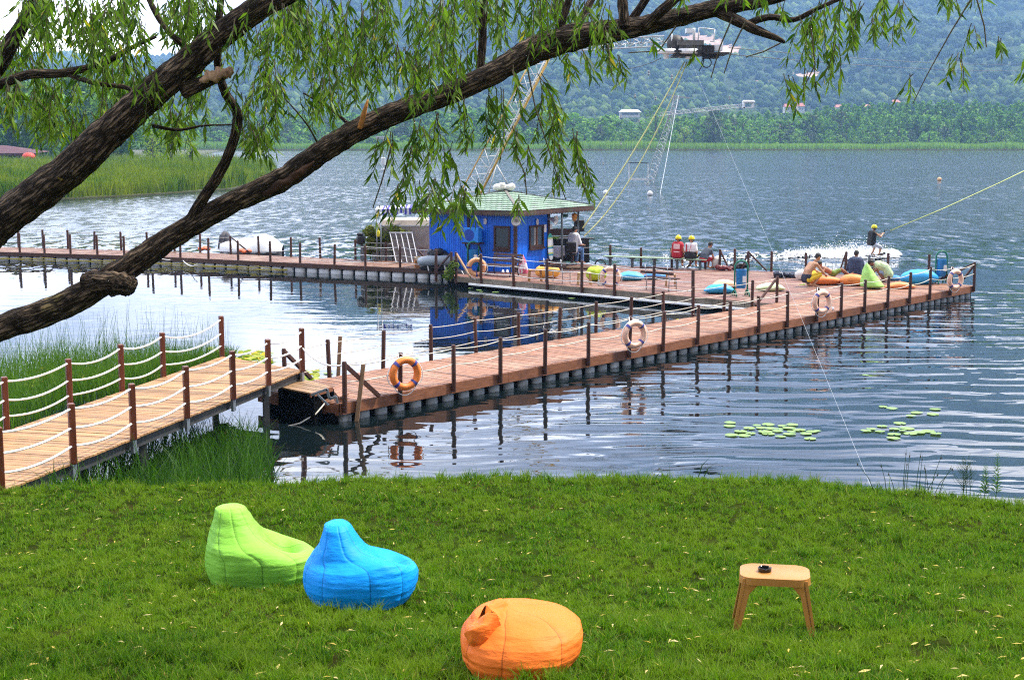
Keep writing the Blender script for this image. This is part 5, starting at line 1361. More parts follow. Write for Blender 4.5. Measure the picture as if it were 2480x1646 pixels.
def cushion(c, rz, label, L, W, H, col, name='bean_bag', cat='bean bag', pinch=.0, dent=.0, seed=1, part=None):
    """a slumped fabric bag: flattened pillow with pinched ends, wrinkled surface"""
    t_ = thing(name, label, cat, c, rz); n, m_ = 40, 22; mb = MB(); vs = []
    for i in range(m_ + 1):
        th = math.pi * i / m_; 
        for k in range(n):
            a = 2 * math.pi * k / n; ca, sa = math.cos(a), math.sin(a); s_ = math.sin(th) ** .62
            x = L / 2 * s_ * abs(ca) ** .8 * (1 if ca > 0 else -1); y = W / 2 * s_ * abs(sa) ** .8 * (1 if sa > 0 else -1)
            z = H / 2 * (1 - math.cos(th) * (1 if math.cos(th) > 0 else 1.0)); z = H * (.5 - .5 * math.cos(th))
            e = abs(x) / (L / 2); z = z * (1 - pinch * e ** 2.2)
            if dent and math.cos(th) < 0: z -= dent * math.exp(-((x - L * .1) / (L * .25)) ** 2 - (y / (W * .35)) ** 2)
            p = Vector((x, y, max(z, 0))); d = mnoise.noise(p * 5 + Vector((seed, 0, 0))) * .022 + mnoise.noise(Vector((p.x * 16, p.y * 16, p.z * 7)) + Vector((0, seed, 0))) * .010
            p += Vector((x, y, z - H / 2)).normalized() * d; p.z = max(p.z, .002); vs.append(p)
    fs = [(i * n + k, i * n + (k + 1) % n, (i + 1) * n + (k + 1) % n, (i + 1) * n + k) for i in range(m_) for k in range(n)]
    mb.add(vs, fs); nm = 'bag_%d_%d_%d' % tuple(int(x * 255) for x in col); o = build('cover', mb, simple(nm, col, .55, .1, 3, .25, 14), t_, True)
    mb = MB(); pts = []
    for k in range(n + 1):
        a = 2 * math.pi * k / n; ca, sa = math.cos(a), math.sin(a); pts.append((L / 2 * 1.005 * abs(ca) ** .8 * (1 if ca > 0 else -1), W / 2 * 1.005 * abs(sa) ** .8 * (1 if sa > 0 else -1), H * .5 * (1 - pinch * abs(ca) ** 2)))
    mb.tube(pts, .008, 5); build('seam', mb, simple(nm + '_seam', tuple(x * .45 for x in col), .7), t_, True)
    return t_
C_BLUE, C_ORANGE, C_GREEN, C_LIME, C_PALE = (.012, .30, .72), (.80, .20, .03), (.34, .64, .14), (.42, .56, .01), (.60, .70, .38)
def platform_things():
    # ---- beside the hut
    bench_park(deckP(1216, 668), -.10 + math.pi, 'dark brown slatted park bench against the blue hut wall').rotation_euler = (0, 0, math.pi + math.atan2(uD.y, uD.x) + math.pi)
    bin_stand(deckP(1146, 658), .2, 'blue litter bin in a green hoop stand beside the air conditioner')
    bin_stand(deckP(1794, 717), .15, 'blue litter bin in a green hoop stand among the floor cushions')
    bin_stand(deckP(2278, 687), .25, 'blue litter bin in a green hoop stand at the right end of the platform')
    c = deckP(1266, 662); t = thing('plastic_bag', 'pink and white plastic carrier bag standing by the end of the park bench', 'bag', c); m = MB()
    secs = [(0, .19, .12), (.12, .21, .14), (.35, .17, .12), (.55, .12, .07), (.68, .05, .04), (.76, .02, .02)]
    vs = []; n = 18
    for z, a_, b_ in secs:
        for k in range(n): q = 2 * math.pi * k / n; vs.append((math.cos(q) * a_ * (1 + .12 * math.sin(5 * q + z * 9)), math.sin(q) * b_, z))
    m.add(vs, [(i * n + k, i * n + (k + 1) % n, (i + 1) * n + (k + 1) % n, (i + 1) * n + k) for i in range(len(secs) - 1) for k in range(n)])
    tt = NT('bag_film'); nn = tt.noise(tt.coord('Object', (3, 3, 2)), 2.2, 3); build('film', m, tt.done(tt.bsdf(tt.mix(tt.mr(nn, .45, .55), (.72, .70, .74, 1), (.62, .10, .18, 1)), .35)), t, True)
    c = deckP(1224, 661); t = thing('shoes', 'pair of white shoes under the park bench', 'shoes', c); 
    for x in (-.1, .08): m = MB(); m.ell((x, 0, .05), (.06, .14, .05)); m.ell((x, .08, .09), (.045, .06, .05)); build('shoe', m, WHITEP, t, True)
    cushion(deckP(1326, 673), .1, 'plump orange yellow bean bag behind the wooden stool near the hut', .98, .7, .5, (.80, .38, .05), seed=3)
    cushion(deckP(1444, 680), .5, 'yellow green plump bean bag left of the faded platform buoy', .78, .66, .56, C_LIME, seed=5)
    stool_wood(deckP(1296, 681), .15, 'orange brown wooden stool in front of the orange yellow bean bag', .34, .45)
    stool_wood(deckP(1415, 689), .1, 'light wooden stool with thin dark legs in front of the yellow green bean bag', .34, .46, wood('stool_pale', (.52, .36, .16), (1, 1, 1), .5, .1, .2))
    m_al = simple('alu_frame', (.45, .46, .48), .4, .1, 4, 0, metal=.6)
    for c, lb, W in ((deckP(1345, 685), 'light metal framed bench with dark slats standing by the wooden stool', 1.2), (deckP(1596, 703), 'light metal framed bench with dark slats between the blue cushions', 1.35)):
        t = thing('metal_bench', lb, 'bench', c, math.atan2(uD.y, uD.x)); 
        m = MB(); [m.box((0, .05 + .13 * k, .44), (W, .09, .03)) for k in range(3)]; build('seat', m, TRIM, t); m = MB(); [m.box((0, -.14 - .03 * k, .64 + .15 * k), (W + .1, .03, .085)) for k in range(2)]; build('backrest', m, TRIM, t)
        for x in (-W / 2 + .18, W / 2 - .18):
            m = MB(); m.tube([(x, -.1, 0), (x, -.08, .42), (x, -.2, .92)], .02, 6); m.tube([(x, .36, 0), (x, .36, .42), (x, -.08, .42)], .02, 6); m.tube([(x, -.1, .2), (x, .36, .2)], .014, 6); build('leg', m, m_al, t, True)
    stool_wood(deckP(1624, 693), .0, 'small wooden stool at the right end of the metal bench', .24, .45, wood('stool_mid', (.45, .27, .12), (1, 1, 1), .5, .1, .2))
    cushion(deckP(1527, 678), .05, 'light blue flat bean bag right of the faded platform buoy', 1.05, .8, .33, (.08, .42, .72), pinch=.3, seed=7)
    cushion(deckP(1586, 675), .05, 'dark blue flat cushion behind the metal bench', .9, .7, .26, (.03, .20, .52), pinch=.3, seed=8)
    cushion(deckP(1756, 697), .05, 'pale orange flat bean bag behind the blue one beside the bin', .95, .8, .30, (.80, .45, .26), pinch=.4, seed=9)
    cushion(deckP(1742, 710), .0, 'bright blue flat bean bag in front of the pale orange one', 1.1, .75, .33, (.03, .36, .68), pinch=.45, seed=10)
    cushion(deckP(1866, 704), .0, 'pale green flat bean bag between the bin and the squatting man', 1.05, .75, .28, C_PALE, pinch=.45, seed=11)
    # ---- bathers' corner
    cushion(deckP(1997, 689), .15, 'long orange bean bag under the lying boy', 1.35, .7, .36, C_ORANGE, pinch=.35, dent=.08, seed=12)
    cushion(deckP(2066, 691), -.2, 'orange bean bag with a pale tip beside the man in the navy top', 1.0, .75, .42, (.80, .26, .06), pinch=.2, seed=13)
    cushion(deckP(2180, 699), .1, 'flat orange bean bag lying right of the upright green one', 1.15, .5, .24, (.80, .27, .08), pinch=.5, seed=14)
    cushion(deckP(2226, 688), .2, 'big sky blue bean bag in front of the right end bin', 1.5, .8, .55, (.02, .33, .72), pinch=.25, seed=15)
    cushion(deckP(2166, 679), .1, 'small dark blue bean bag half hidden behind the pier post', .5, .4, .2, (.02, .22, .55), pinch=.2, seed=16)
    cushion(deckP(1948, 678), .1, 'white cushion behind the squatting man', .75, .4, .40, (.80, .78, .74), seed=17, name='cushion', cat='cushion')
    # upright green bean bag
    c = deckP(2107, 699); t = thing('bean_bag', 'tall bright green bean bag standing on the platform near the rail', 'bean bag', c); m = MB(); vs = []; n = 40; secs = []
    for i in range(26):
        q = i / 25; z = .93 * q; l = -.36 + .17 * q + .0 * q - .05 * math.sin(q * 3); r_ = .62 * (1 - q ** .8) + .02 * (1 - q) - .1 * q; rr = min(1, q / .12) ** .5
        cx = (l + r_) / 2; a_ = max((r_ - l) / 2, .05) * rr * (1 if q < .95 else .6); b_ = (.36 * (1 - q ** 1.6) + .07) * rr
        for k in range(n): an = 2 * math.pi * k / n; p = Vector((cx + a_ * math.cos(an), b_ * math.sin(an), z)); p += Vector((math.cos(an), math.sin(an), 0)) * mnoise.noise(p * 9) * .02; vs.append(p)
    m.add(vs, [(i * n + k, i * n + (k + 1) % n, (i + 1) * n + (k + 1) % n, (i + 1) * n + k) for i in range(25) for k in range(n)] + [tuple(25 * n + k for k in range(n))])
    build('cover', m, simple('bag_green_b', C_GREEN, .55, .1, 3, .25, 14), t, True)
    # black kit piles
    for (px, py, L, W, H, lb, col) in ((1906, 672, 1.15, .5, .3, 'dark navy heap of wetsuits by the platform edge', (.012, .02, .05)), (1790, 652, .8, .35, .3, 'black kit bag at the back rail between the braces', (.01, .01, .012)), (1755, 655, .7, .4, .25, 'red and black life vest heap at the back rail', (.16, .02, .02))):
        c = deckP(px, py); m = MB()
        for k in range(11): m.ell((rng.uniform(-.42, .42) * L, rng.uniform(-.3, .3) * W, H * rng.uniform(.2, .55)), (L * rng.uniform(.12, .26), W * rng.uniform(.2, .4), H * rng.uniform(.25, .45)), RZ(rng.uniform(0, 3)), 10, 6)
        me = remesh(m, .035, 1)
        for v in me.vertices: v.co += Vector(mnoise.noise_vector(v.co * 11)) * .03
        o = mesh_obj('gear_pile', me, simple('gear_%d' % px, col, .5, .5, 9, .3, 20)); o.location = c; tag(o, lb, 'gear')
    c = deckP(1735, 652); m = MB(); m.ell((0, 0, .28), (.2, .14, .26)); m.ell((.08, -.02, .1), (.2, .13, .1)); o = build('white_sack', m, simple('sack', (.66, .64, .60), .8, .2, 6), None, True); o.location = c; tag(o, 'white sack by the back rail next to the life vest heap', 'sack')
    c = deckP(1451, 648); m = MB(); m.torus((.05, 0, .12), .22, .03, RXm(1.2), 20, 6, 0, 3.3); m.ell((-.2, 0, .05), (.14, .08, .05)); o = build('black_hose', m, BLACK, None, True); o.location = c; tag(o, 'black bindings lying near the porch step', 'gear')
    c = deckP(1436, 650); m = MB(); m.ell((0, 0, .05), (.11, .06, .05)); m.ell((.13, .03, .05), (.1, .06, .05)); m.box((.02, 0, .012), (.4, .16, .02)); o = build('white_trainers', m, WHITEP, None, True); o.location = c; tag(o, 'white trainers lying in front of the porch step', 'shoes')
    c = deckP(1454, 692); m = MB(); m.torus((0, 0, .1), .09, .035, RXm(1.3), 20, 8); o = build('rope_coil', m, simple('coil', (.40, .38, .34), .8, .3, 12), None, True); o.location = c; tag(o, 'small grey rope coil on the platform edge by the stool', 'rope')
    # green topped long bench at the back
    a, b = ray_on(BL - Vector((0, .5, 0)), uB, 1462), ray_on(BL - Vector((0, .5, 0)), uB, 1712); c = (a + b) / 2; L = (b - a).length; t = thing('long_bench', 'long low bench with pale green planks along the back rail', 'bench', c, math.atan2(uB.y, uB.x)); gm = simple('green_plank', (.30, .42, .28), .6, .25, 3, .2, 20)
    m = MB(); [m.box((0, -.1 + .2 * k, .42), (L, .17, .04), bev=.008) for k in range(2)]; build('seat', m, gm, t)
    for k in range(5):
        m = MB(); x = (k - 2) * L / 4.6; m.box((x, 0, .36), (.10, .42, .07)); m.box((x, 0, .16), (.09, .12, .32)); build('leg', m, simple('bench_leg', (.10, .12, .13), .7, .2), t)
    # small cups on the pier rail rope
    for px, py, lb in ((1997, 691, 'white paper cup on the pier edge near the squatting man'), (2017, 692, 'clear plastic cup on the pier edge right of the white one')):
        c = on_line(A0 + nA * .12, A1 + nA * .12, px); m = MB(); m.lathe((0, 0, 0), [(.03, 0), (.042, .11), (.036, .11), (.027, .01)], 12); o = build('paper_cup', m, WHITEP, None, True); o.location = c; tag(o, lb, 'cup')
platform_things()
def back_things():
    # ---- left of the hut
    c = deckP(965, 640) + Vector((0, 3.6, -.15)); t = thing('covered_boat', 'cream motor boat with a beige canopy moored behind the walkway', 'boat', c); k = 1 / pxm(c)
    m = MB(); L = 150 * k; vs = []; n = 14
    for i in range(n + 1):
        q = i / n; w = 1.0 * (1 - max(0, (q - .55) / .45) ** 2.2 * .9); x = (q - .5) * L
        vs += [(x, -w, .95), (x, -w * .75, 0), (x, w * .75, 0), (x, w, .95), (x, w * .9, .95), (x, w * .8, .55), (x, -w * .8, .55), (x, -w * .9, .95)]
    fs = [(i * 8 + j, i * 8 + (j + 1) % 8, (i + 1) * 8 + (j + 1) % 8, (i + 1) * 8 + j) for i in range(n) for j in range(8)] + [tuple(range(8)), tuple(n * 8 + j for j in range(7, -1, -1))]
    m.add(vs, fs); build('hull', m, simple('cream_hull', (.62, .60, .55), .5, .2, 3, dirt=(.35, .32, .26)), t, True, auto=40)
    m = MB(); W2 = 62 * k; Hc = 1.95
    for i in range(9):
        pass
    prof = [(-1.0, .7), (-1.02, 1.7), (-.9, Hc - .05), (-.6, Hc), (.6, Hc), (.9, Hc - .05), (1.02, 1.7), (1.0, .7)]
    vs = []
    for x in (-W2, -W2 + .25, W2 * .9, W2 * 1.15):
        for y, z in prof: zz = z - (.25 if x == -W2 and z > 1.5 else 0); vs.append((x, y, zz))
    fs = [(i * 8 + j, i * 8 + j + 1, (i + 1) * 8 + j + 1, (i + 1) * 8 + j) for i in range(3) for j in range(7)] + [tuple(range(8)), tuple(24 + j for j in range(7, -1, -1))]
    m.add(vs, fs); build('canopy', m, simple('beige_canvas', (.42, .36, .30), .8, .2, 3, .3, 12), t)
    m = MB(); m.box((W2 * .1, -1.035, Hc - .28), (W2 * 1.8, .02, .05)); build('white_stripe', m, WHITEP, t)
    # creeper heaped over the boat
    cc = deckP(893, 636) + Vector((0, 1.6, 0)); L_ = []; leafquads(L_, [(x, rng.uniform(-.15, .15), z) for x, z in ((-.2, .5), (.0, .9), (-.1, 1.3), (.3, 1.2), (.2, .6), (.6, 1.0), (1.0, 1.3), (1.3, .9), (1.5, .6), (1.1, .5), (1.5, 1.1))], [.32] * 11, 2400, .085)
    v = np.concatenate(L_); t = thing('creeper_plant', 'yellow green creeper heaped against the beige boat canopy', 'plant', cc); raw_mesh('foliage', v, 4, np.arange(len(v)), leafmat('creeper', (.09, .11, .01), (.20, .22, .025), trans=.35), t)
    m = MB(); [m.tube([(x, .1, 0), (x + .05, .1, .6), (x - .05, .1, 1.2)], .025, 5) for x in (-.1, .3, .9, 1.3)]; build('stem', m, BARKF, t)
    # leaning slatted shutter
    a = deckP(985, 640) + Vector((0, .7, 0)); t = thing('slatted_panel', 'grey slatted panel with white battens leaning beside the blue hut', 'panel', a); k = 1 / pxm(a); m = MB(); wv = MB()
    for i in range(20): zz = i / 20; m.box((zz * -.28 - .05, .45 * zz, .05 + 1.25 * zz), (1.02, .02, .058), RXm(-.3))
    for i in range(5): x = (i - 2) * .24; wv.bar((x - .03, -.03, .02), (x - .33, .43, 1.32), .03)
    wv.bar((-.85, .42, 1.30), (.2, .42, 1.30), .04)
    build('slats', m, wood('grey_slat', (.20, .17, .15), (1, 1, 1), .8, .3, .3), t); build('batten', wv, WHITEP, t)
    # poles with the striped awning
    a = PY(909, 514, deckP(909, 640).y + 1.5); b = PY(996, 510, a.y + .4); t = thing('striped_awning', 'white awning with blue scalloped stripes left of the hut roof', 'awning', a); m = MB(); mb2 = MB(); N = 16; L = b - a
    for i in range(N):
        p = L * (i / N); q = L * ((i + 1) / N); tgt = mb2 if (i % 2 and i > 1) else m; z0 = -.10 - .05 * math.sin(i); 
        tgt.add([p + UP * .12, q + UP * .12, q + UP * (z0), (p + q) / 2 + UP * (z0 - .06), p + UP * z0, p + UP * .12 + Vector((0, .9, .1)), q + UP * .12 + Vector((0, .9, .1))], [(0, 1, 2, 3, 4), (0, 5, 6, 1)])
    build('cloth', m, WHITEP, t); build('blue_stripe', mb2, simple('stripe_blue', (.07, .05, .45), .7, .1), t)
    for px in (912, 922):
        p = PY(px, 514, a.y); g = Vector((p.x, p.y, DZ)) - a; m = MB(); m.tube([g - UP * .3, (p - a)], .028, 8); build('pole', m, STEEL, t, True)
    m = MB(); m.bar(PY(922, 545, a.y) - a, PY(956, 568, a.y) - a, .03); build('stay', m, BLACK, t)
    c = PY(916, 565, a.y - .08); t = thing('yellow_jug', 'yellow plastic jug hanging on the awning pole', 'jug', c); m = MB(); m.box((0, 0, -.02), (.14, .1, .27), bev=.03); m.lathe((0, 0, .12), [(.03, 0), (.03, .06)], 8); build('body', m, simple('jug_yellow', (.70, .62, .02), .4, .1), t, True, auto=40)
    # black outboard / grill box at the left
    c = deckP(870, 636) + Vector((0, .8, 0)); t = thing('outboard_motor', 'black outboard motor standing beyond the walkway rail left of the creeper', 'motor', c); k = 1 / pxm(c); m = MB(); m.box((0, 0, .95), (.36, .5, .42), bev=.08); m.box((-.02, 0, 1.2), (.3, .42, .12), bev=.05); build('cowling', m, BLACK, t, True, auto=40); m = MB(); m.box((.05, 0, .42), (.14, .2, .7), taper=.8); m.box((.05, .1, .06), (.1, .4, .05)); m.ell((.05, .2, .0), (.06, .16, .06)); build('leg', m, simple('motor_grey', (.12, .13, .15), .4, .2), t)
    # cardboard box
    c = deckP(1016, 648); t = thing('cardboard_box', 'open orange brown cardboard box between panel and dinghy', 'box', c, .2); m = MB(); m.box((0, 0, .17), (.42, .34, .34)); build('body', m, simple('cardboard', (.48, .20, .06), .8, .2, 5), t); m = MB(); m.box((.05, -.2, .40), (.46, .05, .2), RXm(-.6)); m.box((.02, .15, .42), (.42, .22, .02), RXm(.3)); build('flap', m, simple('cardboard_pale', (.62, .42, .2), .8, .15), t)
    # rubber dinghy standing against the hut
    c = deckP(1060, 655) + Vector((0, .3, 0)); t = thing('rubber_dinghy', 'grey and black rubber dinghy stowed against the blue hut wall', 'dinghy', c); m = MB(); m.tube([(-.72, .35, .34), (-.66, -.1, .36), (-.4, -.32, .40), (.35, -.32, .42), (.66, -.1, .38), (.74, .35, .36)], [.17, .2, .21, .21, .2, .17], 14); build('tube', m, simple('dinghy_grey', (.30, .35, .40), .35, .1, 3), t, True)
    m = MB(); m.box((0, .02, .13), (1.5, .7, .26), bev=.08); build('underside', m, BLACK, t, True, auto=40)
    m = MB(); [m.bar((x, -.36, .26), (x + .05, -.37, .0), .05) for x in (-.42, .28)]; build('strap', m, WHITEP, t)
    c2 = c + Vector((-.05, .25, .55)); m = MB(); 
    for k in range(8): m.ell((rng.uniform(-.38, .38), rng.uniform(-.1, .1), rng.uniform(.0, .2)), (.22, .16, .16), None, 10, 6)
    me = remesh(m, .04, 1); 
    for v in me.vertices: v.co += Vector(mnoise.noise_vector(v.co * 9)) * .04
    o = mesh_obj('kit_heap', me, simple('kit_black', (.012, .012, .018), .5, .4, 6)); o.location = c2; tag(o, 'black kit heaped on the grey rubber dinghy', 'gear')
    # white covered boat left behind the walkway
    c = deckP(565, 618) + Vector((0, 4.2, -.4)); t = thing('tarp_covered_boat', 'boat under a bright white tarpaulin moored beyond the walkway', 'boat', c); k = 1 / pxm(c); L = 150 * k; m = MB(); vs = []; n = 24; mm = 9
    for i in range(n + 1):
        q = i / n; x = (q - .46) * L; hgt = .55 + .30 * math.exp(-((q - .72) / .14) ** 2) + .12 * math.exp(-((q - .45) / .2) ** 2) - .3 * max(0, .25 - q) - .25 * max(0, (q - .9) / .1); w = .95 * math.sqrt(max(.03, 1 - ((q - .5) / .52) ** 4))
        for j in range(mm): an = math.pi * j / (mm - 1); vs.append((x, -w * math.cos(an), .25 + (hgt) * math.sin(an) ** .7 + .02 * math.sin(i * 1.7 + j)))
    m.add(vs, [(i * mm + j, i * mm + j + 1, (i + 1) * mm + j + 1, (i + 1) * mm + j) for i in range(n) for j in range(mm - 1)]); build('tarpaulin', m, simple('tarp_white', (.82, .83, .85), .5, .06, 2, .3, 6), t, True)
    m = MB(); vs = []
    for i in range(n + 1):
        q = i / n; x = (q - .46) * L; w = .97 * math.sqrt(max(.03, 1 - ((q - .5) / .52) ** 4)); vs += [(x, -w, .3), (x, -w * .7, -.2), (x, w * .7, -.2), (x, w, .3)]
    m.add(vs, [(i * 4 + j, i * 4 + j + 1, i * 4 + j + 5, i * 4 + j + 4) for i in range(n) for j in range(3)]); build('hull', m, simple('hull_dark', (.12, .11, .11), .5, .2), t)
    m = MB(); m.tube([(-L * .47, -.2, .35), (-L * .43, -.1, .95), (-L * .38, 0, 1.2)], [.1, .16, .12], 10); m.ell((-L * .37, 0, .9), (.22, .2, .35)); build('motor_cover', m, simple('cover_grey', (.07, .065, .075), .7, .2), t, True)
    for px, py, lb in ((587, 617, 'orange life vest lying on the walkway beside the white tarpaulin'), (485, 613, 'orange life vest lying at the stern end of the white tarpaulin')):
        c = deckP(px, py) + Vector((0, .8, 0)); m = MB()
        for kk in range(5): m.ell((rng.uniform(-.22, .22), rng.uniform(-.08, .08), rng.uniform(.06, .2)), (.16, .12, .09), RZ(kk), 10, 6)
        me = remesh(m, .03, 1); o = mesh_obj('life_vest', me, simple('vest_orange', (.78, .16, .05), .7, .3, 8)); o.location = c; tag(o, lb, 'life vest')
    # black winch thing at the corner with green rope and broken leafy twig
    c = deckP(1117, 672, .25); m = MB(); m.tube([(-.5, .3, .2), (-.2, .0, .22), (.2, -.15, .1), (.5, -.3, -.1), (.65, -.4, -.25)], [.14, .17, .16, .13, .1], 10); t = thing('rubber_fender', 'black rubber tube fender at the corner of platform and walkway', 'fender', c); build('tube', m, BLACK, t, True); m = MB(); m.torus((.12, -.12, .14), .17, .02, RYm(1.0), 16, 6); build('ring', m, ROPEW, t, True)
    L_ = []; leafquads(L_, [(-.1, 0, .2), (.05, 0, .45), (-.2, 0, .0)], [.2, .2, .2], 160, .1); v = np.concatenate(L_); c = deckP(1097, 668); t = thing('willow_cutting', 'leafy green branch caught at the walkway corner post', 'branch', c); raw_mesh('leaves', v, 4, np.arange(len(v)), leafmat('cutting', (.08, .14, .02), (.2, .26, .04)), t); m = MB(); m.tube([(0, 0, -.2), (-.05, 0, .3), (.05, 0, .65)], .012, 5); build('twig', m, BARKF, t)
back_things()
# ================================================================== people
def skinmat(name, col): return simple(name, col, .5, .12, 6, .05, 60)
SK_TAN = skinmat('skin_tan', (.46, .24, .13)); SK_MID = skinmat('skin_mid', (.40, .19, .10)); SK_DARK = skinmat('skin_brown', (.30, .135, .075))
HAIR = simple('dark_hair', (.012, .009, .008), .6, .3, 20, .4, 60)
HELM = simple('helmet_yellow', (.80, .70, .01), .25, .05, 3, 0)
def person(label, loc, yaw, J, skin, clothes=(), hair='short', helmet=False, group=None, scale=1.0):
    """J: joints in metres, x right, y forward, z up. The body is one remeshed surface, clothes are shells over the same bones."""
    t = thing('person', label, 'person', loc, yaw, group); t.scale = (scale,) * 3
    V = {k: Vector(v) for k, v in J.items()}
    for s in 'lr':
        V.setdefault('toe_' + s, V['ankle_' + s] + Vector((0, .17, -.05)))
    m = MB()
    sh = (V['sh_l'] + V['sh_r']) / 2; hip = (V['hip_l'] + V['hip_r']) / 2; xax = (V['sh_r'] - V['sh_l']).normalized(); mid = sh.lerp(hip, .5)
    bk = Vector(J.get('back', (0, 0, 0))); mid = mid + bk
    # trunk: several side-by-side capsules give a broad, flat chest
    for q in (-.6, -.2, .2, .6):
        a = sh + xax * q * .15 - (sh - mid).normalized() * .04; b = mid + xax * q * .125; c = hip + xax * q * .13
        m.cap(a, b, .105, .098); m.cap(b, c, .098, .11)
    m.cap(V['sh_l'], V['sh_r'], .06, .06); m.cap(sh, V['head'], .065, .055)
    hd = V['head']; look = Vector(J.get('look', (0, 1, 0))).normalized(); hup = (Vector(J.get('hup', (0, 0, 1)))); hx = look.cross(hup).normalized(); hup = hx.cross(look).normalized(); HM = axes(hx, look, hup)
    hc = hd + hup * .10
    m.ell(hc, (.078, .098, .115), HM, 14, 10); m.ell(hc + HM @ Vector((0, .045, -.06)), (.055, .055, .06), HM); m.ell(hc + HM @ Vector((0, .105, -.012)), (.014, .02, .026), HM, 8, 6)
    for s_ in (-1, 1): m.ell(hc + HM @ Vector((s_ * .08, -.005, -.01)), (.012, .022, .034), HM, 8, 6)
    for s in 'lr':
        m.cap(V['sh_' + s], V['el_' + s], .052, .042); m.cap(V['el_' + s], V['wr_' + s], .042, .030)
        m.cap(V['hip_' + s], V['kn_' + s], .088, .060); m.cap(V['kn_' + s], V['kn_' + s].lerp(V['ankle_' + s], .35), .058, .058); m.cap(V['kn_' + s].lerp(V['ankle_' + s], .35), V['ankle_' + s], .056, .038)
        m.cap(V['ankle_' + s] + (V['ankle_' + s] - V['toe_' + s]) * .22, V['toe_' + s], .042, .030)
        # hand: palm, four unequal fingers bent at the knuckle and a thumb from the side of the palm
        w = V['wr_' + s]; d = (w - V['el_' + s]).normalized(); hdn = Vector(J.get('hand_' + s, tuple(d))).normalized()
        side = hdn.cross(Vector((0, 0, 1)));  side = side.normalized() if side.length > .2 else Vector((1, 0, 0)); nrm = side.cross(hdn).normalized()
        palm = w + hdn * .085
        for q in (-1, 0, 1): m.cap(w + hdn * .01 + side * q * .012, palm + side * q * .026, .020, .017)
        for i, (q, L) in enumerate(((-1.5, .065), (-.5, .078), (.5, .072), (1.5, .055))):
            b = palm + side * q * .0195; k = b + hdn * L * .55 - nrm * .012; e = k + hdn * L * .38 - nrm * .03
            m.cap(b, k, .0105, .0095, 7); m.cap(k, e, .0095, .008, 7)
        tb = w + hdn * .035 + side * .03; m.cap(tb, tb + side * .03 + hdn * .03, .013, .011, 7); m.cap(tb + side * .03 + hdn * .03, tb + side * .035 + hdn * .065 - nrm * .01, .011, .009, 7)
    mesh_obj('body', remesh(m, .0125, 3), skin, t)
    # face
    e = MB(); 
    for s_ in (-1, 1): e.ell(hc + HM @ Vector((s_ * .032, .086, .012)), (.013, .008, .009), HM, 8, 6)
    e.ell(hc + HM @ Vector((0, .096, -.062)), (.024, .006, .006), HM, 8, 6)
    build('eyes_and_mouth', e, BLACK, t, True)
    if helmet:
        h = MB(); pr = [(max(.001, .128 * math.cos(a)), .138 * math.sin(a)) for a in np.linspace(-.30, math.pi / 2, 9)]
        h.lathe(hc + hup * .02, pr, 20, HM, .95, 1.12); build('helmet', h, HELM, t, True)
        h = MB()
        for s_ in (-1, 1): h.ell(hc + HM @ Vector((s_ * .105, .0, -.035)), (.02, .045, .055), HM, 10, 6); h.bar(hc + HM @ Vector((s_ * .1, .01, -.06)), hc + HM @ Vector((s_ * .03, .05, -.13)), .015, .006)
        h.torus(hc + hup * -.022, .124, .008, HM, 24, 6); build('helmet_strap', h, BLACK, t, True)
    elif hair:
        h = MB(); pr = [(max(.001, .096 * math.cos(a)), .118 * math.sin(a)) for a in np.linspace(-.25, math.pi / 2, 8)]
        tl = HM @ RXm(.32); h.lathe(hc + HM @ Vector((0, -.014, .020)), pr, 18, tl, .93, 1.15)
        h.ell(hc + HM @ Vector((0, -.055, -.02)), (.072, .05, .075), HM)
        me = remesh(h, .014, 1)
        for v in me.vertices: v.co += Vector(mnoise.noise_vector(v.co * 40)) * .008
        mesh_obj('hair', me, HAIR, t)
    for nm, mat, segs in clothes:
        c = MB()
        for sg in segs:
            if sg[0] == 'torso':
                r, lo = sg[1], sg[2]
                for q in (-.66, -.22, .22, .66):
                    a = sh + xax * q * .155 - (sh - mid).normalized() * .035; b = mid + xax * q * .132; d_ = hip + xax * q * .135; d_ = b.lerp(d_, lo)
                    c.cap(a, b, .105 + r, .10 + r); c.cap(b, d_, .10 + r, .112 + r)
            elif sg[0] == 'yoke': c.cap(V['sh_l'], V['sh_r'], .062 + sg[1], .062 + sg[1])
            elif sg[0] == 'pelvis':
                for q in (-.6, 0, .6): c.cap(mid.lerp(hip, .72) + xax * q * .135, hip + xax * q * .135, .112 + sg[1], .115 + sg[1])
            else:
                a, b, f, r0, r1 = sg; c.cap(V[a], V[a].lerp(V[b], f), r0, r1)
        mesh_obj(nm, remesh(c, .015, 2), mat, t)
    return t
def both(a, b, f, r0, r1): return [(a + '_' + s, b + '_' + s, f, r0, r1) for s in 'lr']
def cl(name, col, **k): return simple('cloth_' + name, col, .75, .18, 6, .3, 25, **k)
def sit(seat=.45, lean=0.0, hands=None, feet_y=.45, sh_z=.52):
    z = seat + .09; J = {'hip_l': (-.095, 0, z), 'hip_r': (.095, 0, z), 'sh_l': (-.175, lean, z + sh_z - .03), 'sh_r': (.175, lean, z + sh_z - .03), 'head': (0, lean * 1.25 + .02, z + sh_z + .10),
         'kn_l': (-.12, feet_y, z + .01), 'kn_r': (.12, feet_y, z + .01), 'ankle_l': (-.12, feet_y + .02, z - .40), 'ankle_r': (.12, feet_y + .02, z - .40),
         'el_l': (-.25, lean + .03, z + .22), 'el_r': (.25, lean + .03, z + .22), 'wr_l': (-.16, .28, z + .10), 'wr_r': (.16, .28, z + .10)}
    J.update(hands or {}); return J
